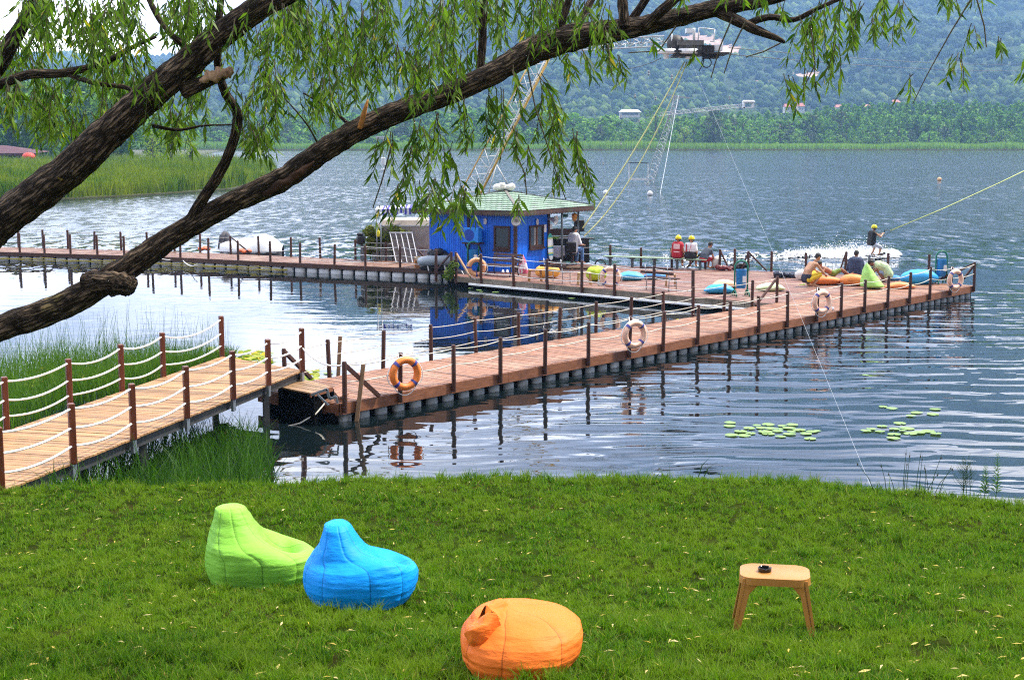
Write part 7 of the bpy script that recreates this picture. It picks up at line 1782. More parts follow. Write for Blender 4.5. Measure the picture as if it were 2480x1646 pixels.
# ================================================================== leaning willow in the foreground
def willow():
    D = 1.05
    t = thing('willow_tree', 'big leaning willow with long bare limbs and hanging leaves across the view', 'tree', (-5.6, 9.4, 0)); t.location.z = float(lawn_z(-5.6, 9.4)) - .1
    b = NT('willow_bark'); v = b.coord('World', (1, 1, 1)); uvw = b.n('ShaderNodeAttribute'); uvw.attribute_name = 'limb'
    mp = b.n('ShaderNodeMapping'); mp.inputs['Scale'].default_value = (1, 1, 1); b.l(uvw.outputs['Vector'], mp.inputs[0])
    vo = b.n('ShaderNodeTexVoronoi', feature='DISTANCE_TO_EDGE'); vo.inputs['Scale'].default_value = 1.0; nz = b.n('ShaderNodeTexNoise'); nz.inputs['Scale'].default_value = 1.6; nz.inputs['Detail'].default_value = 5; b.l(mp.outputs[0], nz.inputs[0])
    ad = b.n('ShaderNodeVectorMath', operation='MULTIPLY_ADD'); b.l(nz.outputs[1], ad.inputs[0]); ad.inputs[1].default_value = (1.5, 1.5, 1.5); b.l(mp.outputs[0], ad.inputs[2]); b.l(ad.outputs[0], vo.inputs['Vector'])
    crack = b.mr(vo.outputs['Distance'], .02, .26); n2 = b.noise(v, 14, 6, .7); n3 = b.noise(v, 3.5, 4)
    col = b.mix(b.mr(n2, .35, .7), (.050, .034, .022, 1), (.27, .19, .125, 1)); col = b.mix(crack, (.010, .007, .005, 1), col); col = b.mix(b.mr(n3, .60, .72), col, b.mix(1.0, col, (.9, 1.0, .55, 1), 'MULTIPLY'))
    n4 = b.noise(v, 9, 3); col = b.mix(b.mr(n4, .74, .78), col, (.30, .20, .03, 1))
    hgt = b.math('ADD', b.math('MULTIPLY', crack, 1.0), b.math('MULTIPLY', n2, .35)); BK = b.done(b.bsdf(col, .9, b.bump(hgt, .9, .02), spec=.2))
    RAW = wood('raw_wood', (.50, .31, .18), (5, 5, 5), .85, 0, .6, stain=(.12, .06, .035)); SPL = wood('split_wood', (.55, .22, .05), (3, 3, 1), .7, 0, .4)
    off = Vector(t.location)
    def limb(name, pts, mat=None, n=18, rough=.10, thin=1.0, subs=6, furrow=.035):
        """pts: (display x, display y, width px, distance)"""
        P3 = [PY(x * D, y * D, Y) for x, y, w, Y in pts]; W = [w * D * thin / pxm(p) / 2 for p, (x, y, w, Y) in zip(P3, pts)]
        # Catmull-Rom refinement
        Q, Rr = [], []
        for i in range(len(P3) - 1):
            p0, p1, p2, p3 = P3[max(i - 1, 0)], P3[i], P3[i + 1], P3[min(i + 2, len(P3) - 1)]
            for s_ in range(subs):
                u = s_ / subs; Q.append(.5 * ((2 * p1) + (p2 - p0) * u + (2 * p0 - 5 * p1 + 4 * p2 - p3) * u * u + (3 * p1 - p0 - 3 * p2 + p3) * u ** 3)); Rr.append(W[i] * (1 - u) + W[i + 1] * u)
        Q.append(P3[-1]); Rr.append(W[-1])
        m = MB(); seed = rng.uniform(0, 50)
        def rg(i, k, p): a = 2 * math.pi * k / n; return 1 + rough * (mnoise.noise(Vector((math.cos(a) * 1.2, math.sin(a) * 1.2, i * .35 + seed))) * 1.3 + .5 * mnoise.noise(Vector((math.cos(a) * 3, math.sin(a) * 3, i * .9 * 6 / subs + seed)))) - furrow * 2.2 * abs(mnoise.noise(Vector((math.cos(a) * 4.2, math.sin(a) * 4.2, i * .16 * 12 / subs + seed)))) - furrow * abs(mnoise.noise(Vector((math.cos(a) * 9, math.sin(a) * 9, i * .5 * 12 / subs + seed))))
        m.tube([q - off for q in Q], Rr, n, True, rg); o = build(name, m, mat or BK, t, True)
        # bark coordinates: length along the limb and angle
        L = [0]; 
        for i in range(1, len(Q)): L.append(L[-1] + (Q[i] - Q[i - 1]).length)
        at = o.data.attributes.new('limb', 'FLOAT_VECTOR', 'POINT'); arr = np.zeros((len(Q), n, 3)); rm = float(np.mean(Rr))
        for i in range(len(Q)):
            for k in range(n): a = 2 * math.pi * k / n; arr[i, k] = (math.cos(a) * 2.4 * max(1, rm / .05) ** .6, math.sin(a) * 2.4 * max(1, rm / .05) ** .6, L[i] / .17)
        flat = arr.reshape(-1, 3)
        at.data.foreach_set('vector', flat[:len(o.data.vertices)].astype(np.float32).ravel())
        return Q, Rr
    base = off
    def pxof(Q):
        d = Q - Vector((0, 0, CAMZ)); dep = d.y * _cp - d.z * _sp; return (CX + F * d.x / dep) / D, (CY - F * (d.y * _sp + d.z * _cp) / dep) / D
    gx, gy = pxof(base + Vector((0, 0, .05)))
    fx, fy = pxof(Vector((-4.75, 9.3, 4.1)))
    limb('trunk', [(gx, gy + 30, 330, 9.4), (gx + 60, (gy + 1150) / 2 + 100, 300, 9.4), (-560, 1150, 270, 9.35), (-420, 900, 200, 9.3)], n=28)
    A, Ar = limb('limb', [(-480, 1010, 190, 9.35), (-300, 880, 120, 9.35), (-120, 800, 92, 9.4), (0, 757, 74, 9.45), (150, 702, 74, 9.5), (285, 622, 70, 9.55), (400, 545, 62, 9.6), (530, 470, 60, 9.65), (650, 414, 64, 9.7), (740, 352, 62, 9.75), (830, 298, 62, 9.8), (930, 254, 60, 9.85), (1040, 215, 58, 9.9), (1140, 168, 60, 9.95), (1230, 117, 74, 10.0), (1330, 85, 72, 10.0), (1450, 66, 56, 10.05), (1560, 42, 50, 10.1), (1650, 20, 46, 10.1), (1750, 2, 40, 10.1), (1860, -30, 34, 10.1)], n=44, thin=.86, subs=14)
    limb('limb', [(-440, 940, 210, 9.3), (-250, 760, 150, 9.25), (-80, 585, 118, 9.2), (0, 512, 110, 9.2), (150, 398, 104, 9.15), (270, 288, 98, 9.1), (350, 216, 92, 9.1), (430, 150, 86, 9.1), (520, 74, 76, 9.05), (610, 10, 70, 9.0), (720, -60, 62, 9.0)], n=48, thin=.80, subs=16)
    limb('broken_branch', [(205, 655, 60, 9.52), (250, 652, 60, 9.46), (288, 656, 54, 9.42), (304, 662, 42, 9.40)], n=30, rough=.2, subs=10, furrow=.07)
    limb('branch', [(432, 525, 34, 9.6), (462, 468, 27, 9.58), (500, 410, 26, 9.55), (532, 345, 24, 9.5), (548, 268, 24, 9.45), (520, 215, 22, 9.4), (504, 160, 20, 9.35), (502, 80, 18, 9.3), (510, 0, 16, 9.3), (512, -30, 15, 9.3)])
    limb('branch', [(546, 275, 14, 9.45), (553, 252, 8, 9.45)])
    limb('branch', [(440, 115, 16, 9.1), (400, 85, 15, 9.1), (362, 35, 14, 9.15), (335, -20, 13, 9.2)])
    limb('branch', [(-60, 215, 26, 9.9), (0, 195, 22, 9.9), (70, 172, 22, 9.85), (150, 168, 20, 9.8), (240, 145, 16, 9.8), (300, 112, 12, 9.8), (360, 85, 7, 9.8)])
    limb('branch', [(150, 170, 12, 9.8), (220, 192, 12, 9.75), (290, 202, 11, 9.7), (312, 218, 8, 9.6)])
    limb('branch', [(-40, 190, 50, 10.0), (0, 140, 46, 10.0), (50, 60, 34, 10.0), (90, -20, 24, 10.0)])
    limb('branch', [(1655, 25, 30, 10.1), (1700, 48, 27, 10.05), (1745, 70, 22, 10.0), (1790, 88, 14, 9.95), (1810, 98, 7, 9.95)])
    limb('branch', [(1715, 58, 15, 10.05), (1775, 40, 16, 10.0), (1830, 46, 13, 10.0), (1890, 18, 10, 9.95), (1960, -12, 9, 9.9)])
    limb('branch', [(1440, 62, 30, 10.0), (1438, 30, 25, 10.0), (1434, -25, 24, 10.0)]); limb('branch', [(1448, 58, 20, 10.1), (1475, 22, 20, 10.1), (1500, -20, 20, 10.1)]); limb('branch', [(1490, 58, 26, 10.0), (1530, 22, 24, 9.9), (1575, -20, 24, 9.9)])
    limb('branch', [(1285, 85, 20, 10.0), (1300, 40, 18, 10.0), (1318, -20, 16, 10.0)]); limb('branch', [(1320, 75, 20, 10.2), (1345, 35, 18, 10.3), (1375, -20, 16, 10.4)]); limb('branch', [(1105, 190, 18, 10.1), (1112, 110, 20, 10.1), (1114, 40, 20, 10.1), (1120, -30, 18, 10.1)])
    limb('branch', [(820, 300, 10, 9.8), (760, 250, 7, 9.8), (700, 215, 4, 9.8)]); limb('branch', [(480, 60, 12, 9.0), (600, 40, 8, 9.1), (720, -20, 8, 9.1)])
    limb('twig', [(352, 290, 10, 9.2), (410, 300, 7, 9.2), (470, 290, 5, 9.2), (540, 288, 3, 9.2)]); limb('twig', [(742, 350, 5, 9.75), (710, 290, 4, 9.75), (660, 230, 3, 9.75)])
    # broken stub with a pale torn end and the orange splinter
    limb('broken_branch', [(425, 210, 40, 9.1), (470, 190, 32, 9.05), (515, 172, 26, 9.0)], BK); limb('torn_wood', [(462, 188, 10, 9.0), (490, 176, 25, 8.98), (515, 168, 27, 8.97), (531, 165, 22, 8.97), (538, 164, 12, 8.97)], RAW, 9, .9)
    limb('splinter', [(830, 296, 13, 9.72), (838, 268, 14, 9.70), (844, 245, 10, 9.69), (849, 230, 3, 9.69)], SPL, 6, .15)
    limb('torn_wood', [(606, 450, 12, 9.62), (650, 425, 24, 9.63), (690, 399, 18, 9.65), (725, 372, 6, 9.67)], wood('torn_bark', (.085, .038, .018), (8, 8, 8), .9, 0, .8, stain=(.015, .008, .005)), 12, .4)
    # ---------------------------------------------------------------- foliage: hanging shoots with lance leaves
    LV, SV = [], []; stems = MB()
    def shoot(x, y, length, Y, dx=0.0, dens=1.0, ll=40, droop=1.0, side=0):
        p = PY(x * D, y * D, Y); k = 1 / pxm(p) * D; L = length * k; n = max(5, int(length / 10.5 * dens)); seg = 7
        d0 = Vector((dx * .9 + rng.normal() * .22, rng.normal() * .3, -.7 - .2 * droop)).normalized(); pts = [p]
        sway = rng.normal() * .25
        for i in range(seg): d = (d0 + Vector((math.sin(i * .9 + sway * 6) * .12 + sway * .25, 0, -.22 * i * droop / seg))).normalized(); pts.append(pts[-1] + d * (L / seg))
        stems.tube([q - off for q in pts], [.0028 * (1 - .7 * i / seg) + .0006 for i in range(seg + 1)], 4, False)
        for i in range(n):
            q = .12 + .88 * (i + rng.uniform(-.3, .3)) / n; q = min(max(q, 0), .999); a = q * seg; j = int(a); o = pts[j].lerp(pts[j + 1], a - j); tan = (pts[j + 1] - pts[j]).normalized()
            for rep in range(2 if rng.uniform() < .35 else 1):
                ang = rng.uniform(0, 6.3); sd = Vector((math.cos(ang), math.sin(ang), 0)); ld = (tan * rng.uniform(.5, 1.1) + sd * rng.uniform(.35, 1.0) + Vector((0, 0, -.25))).normalized()
                l = ll * k * rng.uniform(.65, 1.2) * (1 - .25 * q); w = l * rng.uniform(.07, .12); s_ = ld.cross(Vector((rng.normal(), rng.normal(), rng.normal()))).normalized(); nn = s_.cross(ld); bend = nn * (l * rng.uniform(-.10, .10)); b0 = o - off
                LV.append(np.array([b0, b0 + ld * l * .35 + s_ * w + bend * .6 + nn * w * .35, b0 + ld * l * .40 + bend * .7, b0 + ld * l * .35 - s_ * w + bend * .6 + nn * w * .35, b0 + ld * l - bend * .3])[[0, 3, 2, 1, 4]])
    U = lambda a, b: rng.uniform(a, b)
    def fill(n, xr, yr, lr, Yr=(8.6, 11.2), **kw):
        while n > 0:
            cx_, cy_, cY, q = U(*xr), U(*yr), U(*Yr), rng.integers(3, 8)
            for _ in range(q): shoot(cx_ + rng.normal() * 20, cy_ + rng.normal() * 16, U(*lr), cY + rng.normal() * .15, **kw)
            n -= q * 1.15
    # dense curtain on the left
    fill(90, (-30, 470), (-70, 60), (90, 190)); fill(62, (-30, 330), (40, 190), (80, 170)); fill(40, (-20, 300), (150, 260), (70, 130), (9.2, 11.5)); fill(24, (120, 360), (170, 300), (60, 120), (9.5, 11.5))
    fill(50, (-30, 250), (-70, 90), (80, 150)); fill(24, (230, 480), (-70, 20), (70, 120))
    fill(34, (330, 480), (150, 290), (50, 110)); fill(26, (540, 650), (150, 270), (60, 120)); fill(14, (560, 640), (270, 310), (50, 90)); fill(4, (330, 460), (250, 280), (40, 60), (9.6, 11))
    fill(40, (420, 700), (-60, 70), (60, 130)); fill(22, (590, 660), (40, 170), (60, 130))
    # curtain behind and above the long limb
    fill(88, (660, 1060), (-70, 40), (90, 200)); fill(50, (680, 1000), (20, 130), (70, 150)); fill(76, (1040, 1420), (-70, 20), (70, 150)); fill(24, (700, 820), (110, 190), (60, 110)); fill(26, (940, 1140), (60, 150), (60, 110)); fill(32, (1120, 1420), (-20, 70), (50, 90))
    # single strands under the limb
    for x, y, l, dx, c in ((960, 270, 110, -.15, 3), (985, 300, 170, -.35, 3), (1010, 260, 120, .05, 3), (950, 340, 90, -.3, 2), (1060, 230, 130, .05, 3), (1120, 215, 120, .1, 3), (1095, 300, 60, .05, 2), (1180, 150, 110, .1, 2), (1240, 170, 110, .25, 3), (1255, 220, 130, .12, 3), (1275, 250, 140, .18, 4), (1290, 330, 110, .1, 4), (1330, 300, 120, .2, 4), (1345, 380, 80, .15, 4), (1300, 130, 70, .3, 3), (1350, 120, 60, .45, 3), (1395, 110, 75, .35, 4), (1420, 130, 70, .3, 3), (1210, 330, 90, .0, 2), (1150, 210, 150, -.25, 3),
                           (870, 320, 60, -.4, 2), (905, 300, 110, -.25, 3), (1185, 290, 80, -.25, 3), (1035, 330, 150, -.1, 3), (1100, 420, 60, -.1, 1), (880, 470, 50, -.2, 2), (920, 420, 80, -.35, 3), (960, 410, 90, -.3, 3), (1005, 415, 80, -.1, 3), (1205, 445, 50, .1, 2), (700, 215, 70, .2, 2), (740, 220, 90, .1, 2), (1500, 80, 30, .3, 1), (1610, 95, 30, 0, 1)):
        for q in range(c): shoot(x + U(-12, 12), y + U(-10, 10), l * U(.8, 1.15), U(9.0, 10.6), dx + U(-.1, .1), ll=44)
    # the bright twig tip hanging before the hut roof
    for q in range(16): shoot(1025 + U(-40, 55), 430 + U(-5, 30), U(50, 95), U(8.4, 9.0), U(-.5, .5), ll=46)
    # right hand strands
    for x, y, l, dx, c in ((1850, 40, 130, .05, 4), (1880, 20, 120, .0, 4), (1815, 170, 90, .05, 3), (1870, 160, 80, .02, 3), (1905, -10, 130, .02, 5), (1950, -10, 150, .05, 5), (1935, 100, 110, -.1, 4), (1985, 10, 110, .0, 4), (2040, -20, 100, .05, 5), (2075, 0, 100, .1, 4), (2010, 40, 70, -.2, 2), (1800, 0, 60, .2, 3), (2190, -25, 60, .1, 3), (2210, 130, 80, -.15, 4), (2235, 60, 70, -.1, 2), (2300, 90, 50, .1, 3), (2110, 170, 70, -.3, 2), (2365, 130, 60, -.2, 3), (2255, -20, 40, .0, 2), (2180, -30, 50, .3, 3), (1745, -30, 60, .1, 3), (1690, -40, 60, .1, 3), (1580, -40, 50, .1, 3)):
        for q in range(c): shoot(x + U(-14, 14), y + U(-8, 8), l * U(.8, 1.15), U(9.2, 10.8), dx + U(-.12, .12), dens=.9, ll=42)
    # bare hanging twigs
    for pts in ([(1215, 150), (1235, 250), (1290, 420), (1305, 460)], [(2245, -10), (2190, 80), (2140, 170), (2105, 240)], [(2250, -10), (2270, 60), (2275, 110)], [(1870, 60), (1880, 150), (1845, 220)], [(1690, 40), (1660, 110), (1640, 180)], [(1720, 50), (1690, 110), (1670, 170)], [(1180, 330), (1210, 400), (1215, 450)], [(1330, 390), (1350, 440)], [(905, 330), (880, 420), (860, 480)], [(960, 300), (930, 420), (905, 470)], [(1560, 60), (1520, 118), (1450, 122)], [(1800, 100), (1760, 120), (1720, 132)]):
        stems.tube([PY(x * D, y * D, 9.7) - off for x, y in pts], [.006, .005, .004, .003][:len(pts)], 5, False)
    build('twigs', stems, simple('twig_bark', (.075, .06, .025), .8, .3, 20, 0), t, True)
    V = np.concatenate(LV); n = len(LV); pat = np.array([0, 1, 2, 3, 4, 3, 2, 1]); loops = (np.arange(n)[:, None] * 5 + np.array([0, 1, 2, 3, 2, 1, 4, 3])[None]).ravel()
    lm = leafmat('willow_leaf', (.022, .062, .006), (.18, .28, .030), yellow=.008, trans=.42, rough=.42)
    o = raw_mesh('foliage', V, 4, loops, lm, t); print('willow leaves', n)
willow()
# ================================================================== cable ski machinery
LAT_W = simple('lattice_white', (.62, .64, .64), .45, .15, 4, 0); LAT_Y = simple('lattice_yellow', (.62, .40, .10), .5, .15, 4, 0); LAT_G = simple('lattice_grey', (.45, .48, .50), .45, .2, 4, 0, metal=.3)
MACH = simple('machine_grey', (.12, .115, .11), .6, .35, 4, .1, 30, dirt=(.05, .035, .025)); MACHD = simple('machine_dark', (.022, .018, .017), .6, .35, 4)
def lattice(mbs, a, b, w0, w1, n, chord=.05, web=.028, roll=0.0, tri=True):
    ax = (b - a).normalized(); u = ax.cross(Vector((0, 1, 0))).normalized(); v = u.cross(ax).normalized()
    offs = [(math.cos(q + roll), math.sin(q + roll)) for q in ((math.pi * .5, math.pi * 7 / 6, math.pi * 11 / 6) if tri else (math.pi / 4, math.pi * .75, math.pi * 1.25, math.pi * 1.75))]
    def pt(k, q): w = w0 + (w1 - w0) * q; return a.lerp(b, q) + u * offs[k][0] * w + v * offs[k][1] * w
    for k in range(len(offs)): mbs[k % len(mbs)].tube([pt(k, 0), pt(k, 1)], chord, 7)
    for i in range(n):
        for k in range(len(offs)):
            k2 = (k + 1) % len(offs); mbs[0].tube([pt(k, i / n), pt(k2, (i + .5) / n)], web, 5); mbs[0].tube([pt(k2, (i + .5) / n), pt(k, (i + 1) / n)], web, 5)
def cable_tower():
    Yb = 69.0; base = PY(1052, 626, Yb); base.z = -.3; top = PY(1347, 78, 66.0)
    t = thing('cable_tower', 'leaning white and yellow lattice tower behind the hut carrying the cable ski motor platform', 'tower', base)
    w = MB(); y = MB(); A = base; B = top
    lattice([w, w, y], A, B, .60, .38, 13, .034, .017, R(40)); 
    # the yellow chord is doubled by a thicker tube
    y.tube([A + Vector((.42, -.35, 0)), B + Vector((.28, -.25, 0))], .06, 8)
    off = Vector(t.location); 
    for m in (w, y): m.v = [tuple(Vector(q) - off) for q in m.v]
    build('lattice_mast', w, LAT_W, t, True); build('yellow_chord', y, LAT_Y, t, True)
    m = MB(); knee = A.lerp(B, .42)
    for px, py in ((1184, 465), (1226, 440)): m.tube([PY(1202, 398, 68) - off, PY(px + (px - 1202) * .25, py + (py - 398) * .25, 68) - off], .03, 6)
    build('stay_rod', m, LAT_W, t, True)
    # arm truss out to the machine platform
    m = MB(); a, b = PY(1380, 112, 66), PY(1612, 100, 62); lattice([m], a - off, b - off, .26, .24, 9, .03, .018, 0); build('arm_truss', m, LAT_G, t, True)
    K = 62.0; s = 240 / 1882; q = lambda zx, zy, dy=0: PY(1560 + zx * s, 40 + zy * s, K + dy) - off
    def boxz(mb, x0, y0, x1, y1, d=.8, dy=0): a, b = q(x0, y1, dy), q(x1, y0, dy); c = (a + b) / 2; mb.box((c.x, c.y, c.z), (abs(b.x - a.x), d, abs(b.z - a.z)))
    m = MB(); boxz(m, 600, 470, 1100, 560, 1.2); boxz(m, 640, 560, 1080, 760, .9); boxz(m, 880, 640, 1060, 740, 1.0); build('machine_body', m, MACH, t)
    m = MB(); boxz(m, 500, 660, 1180, 700, 1.6); boxz(m, 520, 740, 900, 775, 1.4); boxz(m, 1080, 705, 1560, 735, 1.9); boxz(m, 1120, 735, 1400, 800, .9); boxz(m, 1080, 560, 1310, 700, .8); build('deck_frame', m, MACHD, t)
    m = MB()
    for x0, y0, x1, y1 in ((525, 330, 525, 600), (680, 460, 670, 790), (830, 560, 830, 640), (880, 570, 880, 640), (770, 530, 770, 650), (935, 220, 935, 470), (960, 220, 960, 470)): m.tube([q(x0, y0, -.3), q(x1, y1, -.3)], .03 if x0 not in (680,) else .05, 6)
    for a, b in (((1040, 215), (1340, 250)), ((1045, 215), (1025, 450)), ((1340, 250), (1325, 470)), ((1250, 470), (1420, 490)), ((1490, 460), (1470, 660))): m.tube([q(*a), q(*b)], .028, 6)
    m.tube([q(440, 690, -.5), q(820, 690, -.5)], .05, 8); build('pipe_frame', m, LAT_W, t, True)
    m = MB(); boxz(m, 790, 235, 945, 320, .5); boxz(m, 1320, 545, 1475, 660, .5); build('white_box', m, WHITEP, t)
    for zx, zy in ((420, 655), (835, 655)):
        m = MB(); m.lathe(q(zx, zy, -.5) + Vector((0, 0, -.12)), [(.10, -.22), (.12, -.02), (.40, .0), (.44, .10), (.40, .2), (.05, .22)], 20); build('sheave', m, WHITEP, t, True, auto=40)
    m = MB(); m.torus(q(1185, 880), .20, .022, RXm(math.pi / 2) @ RZ(0), 20, 6); m.tube([q(1140, 790), q(1120, 900), q(1040, 1040)], .02, 5); build('cable_loop', m, BLACK, t, True)
    m = MB(); m.ell(q(600, 530), (.38, .45, .4)); build('gear_motor', m, MACHD, t, True)
    # yellow lines down to the porch, guy line to the bank, cables
    def line(label, pts, r, mat, sag=0):
        a = pts[0]; o = thing('control_rope' if mat is not LAT_W else 'guy_line', label, 'rope', a); mm = MB(); P_ = []
        for i in range(len(pts) - 1): P_ += rope_pts(pts[i] - a, pts[i + 1] - a, sag, 14)[(1 if i else 0):]
        mm.tube(P_, r, 6); build('line', mm, mat, o, True)
    yr = simple('control_yellow', (.66, .68, .28), .6, .15, 10)
    line('left yellow rope hanging from the motor platform down to the porch', [PY(1658, 150, 62), PY(1411, 553, 59.5)], .028, yr, .25)
    line('right yellow rope hanging from the motor platform down to the porch', [PY(1664, 150, 62), PY(1414, 572, 59.5)], .028, yr, .9)
    g = P(1905, 735, DZ); e = PL(2121, 1158)
    line('thin white guy line from the motor platform down to the lawn brink', [PY(1676, 155, 61), PY(1943, 775, 33), e], .0025, LAT_G, 0)
    wire = simple('steel_wire', (.10, .10, .11), .5, .1, 4, 0)
    for lb, pa, pb in (('upper dark ski cable running right from the motor platform', (1765, 116, 62), (2560, 150, 190)), ('lower dark ski cable running right from the motor platform', (1765, 132, 62), (2560, 165, 190)), ('dark ski cable hanging left from the motor platform', (1600, 142, 62), (1380, 140, 66))):
        a, b = PY(*pa), PY(*pb); o = thing('ski_cable', lb, 'cable', a); m = MB(); m.tube(rope_pts(Vector((0, 0, 0)), b - a, .5, 14), .016, 5); build('line', m, wire, o, True)
cable_tower()
def far_masts():
    b = PY(1572, 440, 190); b.z = -.2; tp = PY(1643, 232, 190); t = thing('cable_mast', 'slender grey lattice mast with a white truss arm and pulley box beyond the gate frame', 'mast', b); m = MB(); lattice([m], Vector((0, 0, 0)), tp - b, .7, .3, 14, .045, .028, .3); m.bar(tp - b + Vector((-1.6, 0, .1)), tp - b + Vector((1.5, 0, -.3)), .18); m.tube([tp - b + Vector((-.5, 0, 0)), tp - b + Vector((-1.0, 0, -2.4)), tp - b + Vector((-1.6, 0, -4))], .09, 5); build('lattice', m, LAT_G, t)
    m = MB(); m.tube([tp - b, PY(1593, 490, 150) - b + Vector((0, 0, -.5))], .03, 4); build('stay_wire', m, LAT_G, t)
    a, c = PY(1600, 277, 190) - b, PY(1800, 256, 183) - b; m = MB(); lattice([m], a, c, .30, .28, 18, .04, .026, 0, False); build('truss_arm', m, LAT_W, t)
    m = MB(); d = c; k = 183 / F
    m.box(d + Vector((12 * k, 0, 9 * k)), (28 * k, 1.2, 7 * k), bev=.15); m.box(d + Vector((1 * k, 0, 2 * k)), (4 * k, 1, 16 * k)); m.box(d + Vector((23 * k, 0, 2 * k)), (4 * k, 1, 14 * k)); m.box(d + Vector((10 * k, 0, -5 * k)), (26 * k, 1, 3 * k)); build('pulley_box', m, WHITEP, t)
    # goal-like frame on the water
    base = P(1523, 442, 0); Y = base.y; g = lambda px, py: PY(px, py, Y) - base; t = thing('gate_frame', 'white rectangular gate frame floating on the lake in the middle distance', 'frame', base); m = MB(); m.tube([g(1523, 442), g(1523.5, 394)], .06, 6); build('post', m, WHITEP, t); m = MB(); m.tube([g(1570, 442), g(1569.5, 394)], .06, 6); build('post', m, WHITEP, t); m = MB(); m.bar(g(1522, 394), g(1571, 395), .10); build('crossbar', m, BLACK, t); m = MB(); m.bar(g(1522, 434), g(1571, 434), .2, .25); build('float_bar', m, WHITEP, t)
    for px, py, r, col, lb in ((1467, 469, .28, (.8, .8, .8), 'round white buoy left of the gate frame foot'), (1574, 471, .28, (.8, .8, .8), 'round white buoy below the gate frame'), (2275, 436, .3, (.80, .45, .2), 'single orange buoy far out at the right')):
        c = P(px, py, .12); m = MB(); m.ell((0, 0, .1), (r, r, r)); o = build('buoy', m, simple('buoy_%d' % px, col, .4, .05, 3, 0), None, True); o.location = c; tag(o, lb, 'buoy')
    # carrier floats strung on the ski cable
    proto = None
    for k, (px, py, Y) in enumerate(((1571, 177, 120), (1627, 187, 125), (1538, 232, 150), (1588, 238, 150), (1504, 283, 170), (1547, 293, 170), (1504, 348, 190), (1767, 237, 150), (1461, 396, 190), (1416, 455, 150), (1426, 393, 150))):
        c = PY(px, py, Y)
        if proto is None:
            m = MB(); m.ell((0, 0, .10), (.09, .09, .11)); m.ell((0, 0, -.10), (.10, .10, .12)); o = build('carrier_float', m, simple('carrier', (.30, .31, .33), .5, .5, 3, 0), None, True); proto = o; tag(o, 'small grey carrier float hanging in the air on the ski cable', 'float', 'carrier floats strung along the ski cable')
        else: o = proto.copy(); COL.objects.link(o)
        o.location = c
    # white signal post on the left
    b = P(928, 447, 0); t = thing('signal_post', 'white box signal post with lamp standing in the lake left of the lattice tower', 'post', b); Y = b.y; g = lambda px, py: PY(px, py, Y) - b; m = MB(); m.tube([Vector((0, 0, -.3)), g(928, 330)], .05, 6); build('pole', m, LAT_W, t); m = MB(); c = g(928, 391); m.box(c, (.55, .4, 1.0), bev=.06); m.box(g(928, 411), (.5, .4, .35), bev=.06); build('box', m, WHITEP, t); m = MB(); m.box(g(920, 335), (1.0, .5, .3)); m.bar(g(908, 331), g(932, 331), .1); build('lamp', m, LAT_G, t)
    # distant buildings
    for k, (px, yt, yb, Y, w, lb, roof) in enumerate(((1525, 268, 278, 1000, 24, 'long low white warehouse above the far trees', (.72, .72, .72)), (1905, 254, 268, 1150, 7, 'leftmost small red roofed house above the far trees', (.35, .10, .07)), (1938, 252, 268, 1150, 8, 'small red roofed house second from the left above the far trees', (.38, .12, .08)), (2030, 256, 268, 1180, 8, 'small red roofed house between the poplars and the willow strands', (.40, .14, .10)), (2100, 255, 265, 1180, 10, 'pale house with low red roof above the poplar plantation', (.42, .16, .12)), (2168, 244, 256, 1250, 9, 'highest small red roofed house on the slope at the right', (.40, .15, .10)), (1452, 38, 48, 2500, 6, 'tiny white house high on the mountainside above the limb', (.6, .6, .6)))):
        b = PY(px, yb, Y); b.z = max(float(mtn(b.x, Y)), b.z) - 1; k_ = Y / F; h = (yb - yt) * k_; t = thing('far_house' if k else 'warehouse', lb, 'house' if k else 'warehouse', b); W = w * k_ * 2; m = MB(); m.box((0, 0, h * .3), (W, 8, h * .6 + 2)); build('wall', m, simple('far_wall', (.62, .58, .54), .8, .1, 1, 0), t)
        m = MB(); z = h * .6 + 1; m.add([(-W * .55, -5, z), (W * .55, -5, z), (W * .55, 5, z), (-W * .55, 5, z), (-W * .4, 0, z + h * .4 + .6), (W * .4, 0, z + h * .4 + .6)], [(0, 1, 5, 4), (2, 3, 4, 5), (1, 2, 5), (3, 0, 4), (3, 2, 1, 0)]); build('roof', m, simple('far_roof_%d' % k, roof, .8, .1, 1, 0), t)
        m = MB(); nw = 8 if not k else 2
        for i in range(nw): m.box(((i + .5) / nw * W * .8 - W * .4, -4.03, h * .3 + .6), (W * .05 + .5, .06, 1.3))
        build('window', m, GLASS, t)
    # red roofed hut and boat on the left shore
    b = PY(40, 396, 322); b.z = .3; k = 322 / F; t = thing('red_roofed_hut', 'open hut with a maroon hip roof on the left shore behind the reeds', 'hut', b); z0, z1, z2 = (396 - 371) * k, (396 - 366) * k, (396 - 353) * k; m = MB()
    m.add([(-70 * k, -4, z0), (62 * k, -4, z0), (62 * k, 6, z0 + .3), (-70 * k, 6, z0 + .3), (-52 * k, 1, z2), (-28 * k, 1, z2), (-70 * k, -4, z0 - .5), (62 * k, -4, z0 - .5)], [(0, 1, 5, 4), (1, 2, 5), (2, 3, 4, 5), (3, 0, 4), (0, 6, 7, 1)]); build('roof', m, simple('maroon_roof', (.07, .008, .011), .6, .2, 1, 0), t)
    m = MB(); m.box((-25 * k, 2.5, z0 * .4), (76 * k, 5, z0 * .9)); build('wall', m, simple('hut_shade', (.10, .045, .035), .8, .2, 1, 0), t)  # plain dark red-brown wall
    for x in (-66, -20, 18, 50): m = MB(); m.bar((x * k, -3.4, -.3), (x * k, -3.4, z0), .25); build('post', m, simple('hut_post', (.10, .03, .025), .8), t)
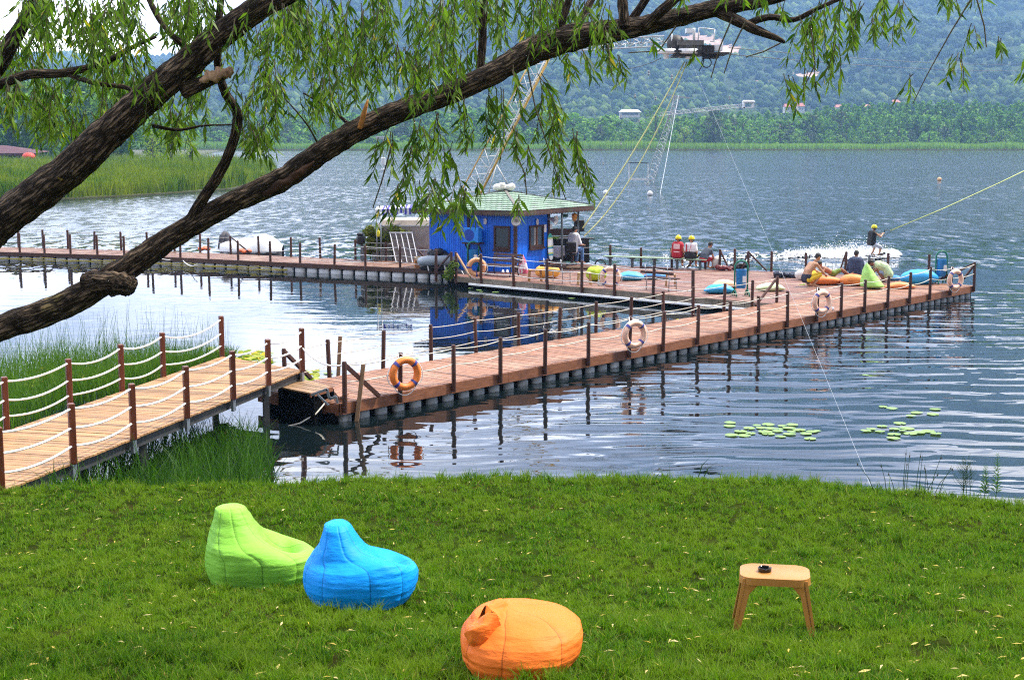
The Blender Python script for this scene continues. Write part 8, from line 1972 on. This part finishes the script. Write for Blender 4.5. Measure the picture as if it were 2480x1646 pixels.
    c = PY(70, 392, 316); c.z = .3; m = MB(); m.lathe((0, 0, 0), [(1.5, 1.0), (1.35, 1.9), (.9, 2.3), (.1, 2.5)], 14); m.tube([(0, 0, -.2), (0, 0, 2.4)], .06, 6); o = build('red_parasol', m, simple('parasol_red', (.70, .05, .02), .6, .1, 1, 0), None, True); o.location = c; tag(o, 'red parasol beside the maroon roofed hut', 'parasol')
    b = P(520, 408, .2); k = 1 / pxm(b); t = thing('fishing_boat', 'small pale boat with mast beside a jetty beyond the reeds', 'boat', b); m = MB(); vs = []
    for i in range(9):
        q = i / 8; x = (q - .5) * 30 * k; w_ = .8 * math.sqrt(max(.03, 1 - (2 * q - 1) ** 4)); hh = .9 + 1.0 * abs(q - .45) ** 1.5 * 2; vs += [(x, -w_, hh), (x, -w_ * .5, -.1), (x, w_ * .5, -.1), (x, w_, hh)]
    m.add(vs, [(i * 4 + j, i * 4 + j + 1, i * 4 + j + 5, i * 4 + j + 4) for i in range(8) for j in range(3)]); build('hull', m, simple('pale_hull', (.66, .58, .50), .6, .15, 1, 0), t); m = MB(); m.tube([(-3 * k, 0, .3), (-2 * k, 0, 32 * k)], .09, 6); m.tube([(-9 * k, 0, 1), (-10 * k, 0, 22 * k)], .07, 6); build('mast', m, simple('mast_brown', (.25, .10, .06), .7), t); m = MB(); m.box((2 * k, 0, 1.3), (8 * k, 1.0, 1.0)); build('cabin', m, WHITEP, t)
    a = P(476, 412, .4); m = MB(); m.box((0, 0, 0), (46 / pxm(a), 1.2, .2)); m.box((.2, -3, -.1), (42 / pxm(a), 1.2, .2)); [m.box((x, 0, -.5), (.2, .2, 1)) for x in (-2, 0, 2)]; o = build('plank_jetty', m, simple('jetty_wood', (.46, .42, .20), .8, .2, 2, 0)); o.location = a + Vector((1.4, 0, 0)); tag(o, 'pale yellow plank jetty in the reeds beside the fishing boat', 'jetty')
far_masts()
# ================================================================== haze
hz = NT('haze_air'); vp = hz.n('ShaderNodeVolumePrincipled'); vp.inputs['Color'].default_value = (.33, .58, 1.0, 1); vp.inputs['Density'].default_value = HAZE_DENS if 'HAZE_DENS' in globals() else .00020; vp.inputs['Anisotropy'].default_value = .35
hz.l(vp.outputs[0], hz.out.inputs['Volume'])
mb = MB(); mb.box((0, 1750, 315), (5600, 3960, 640)); hzo = build('haze', mb, hz.m); tag(hzo, 'thin blue summer haze over the lake', 'haze', kind='stuff')
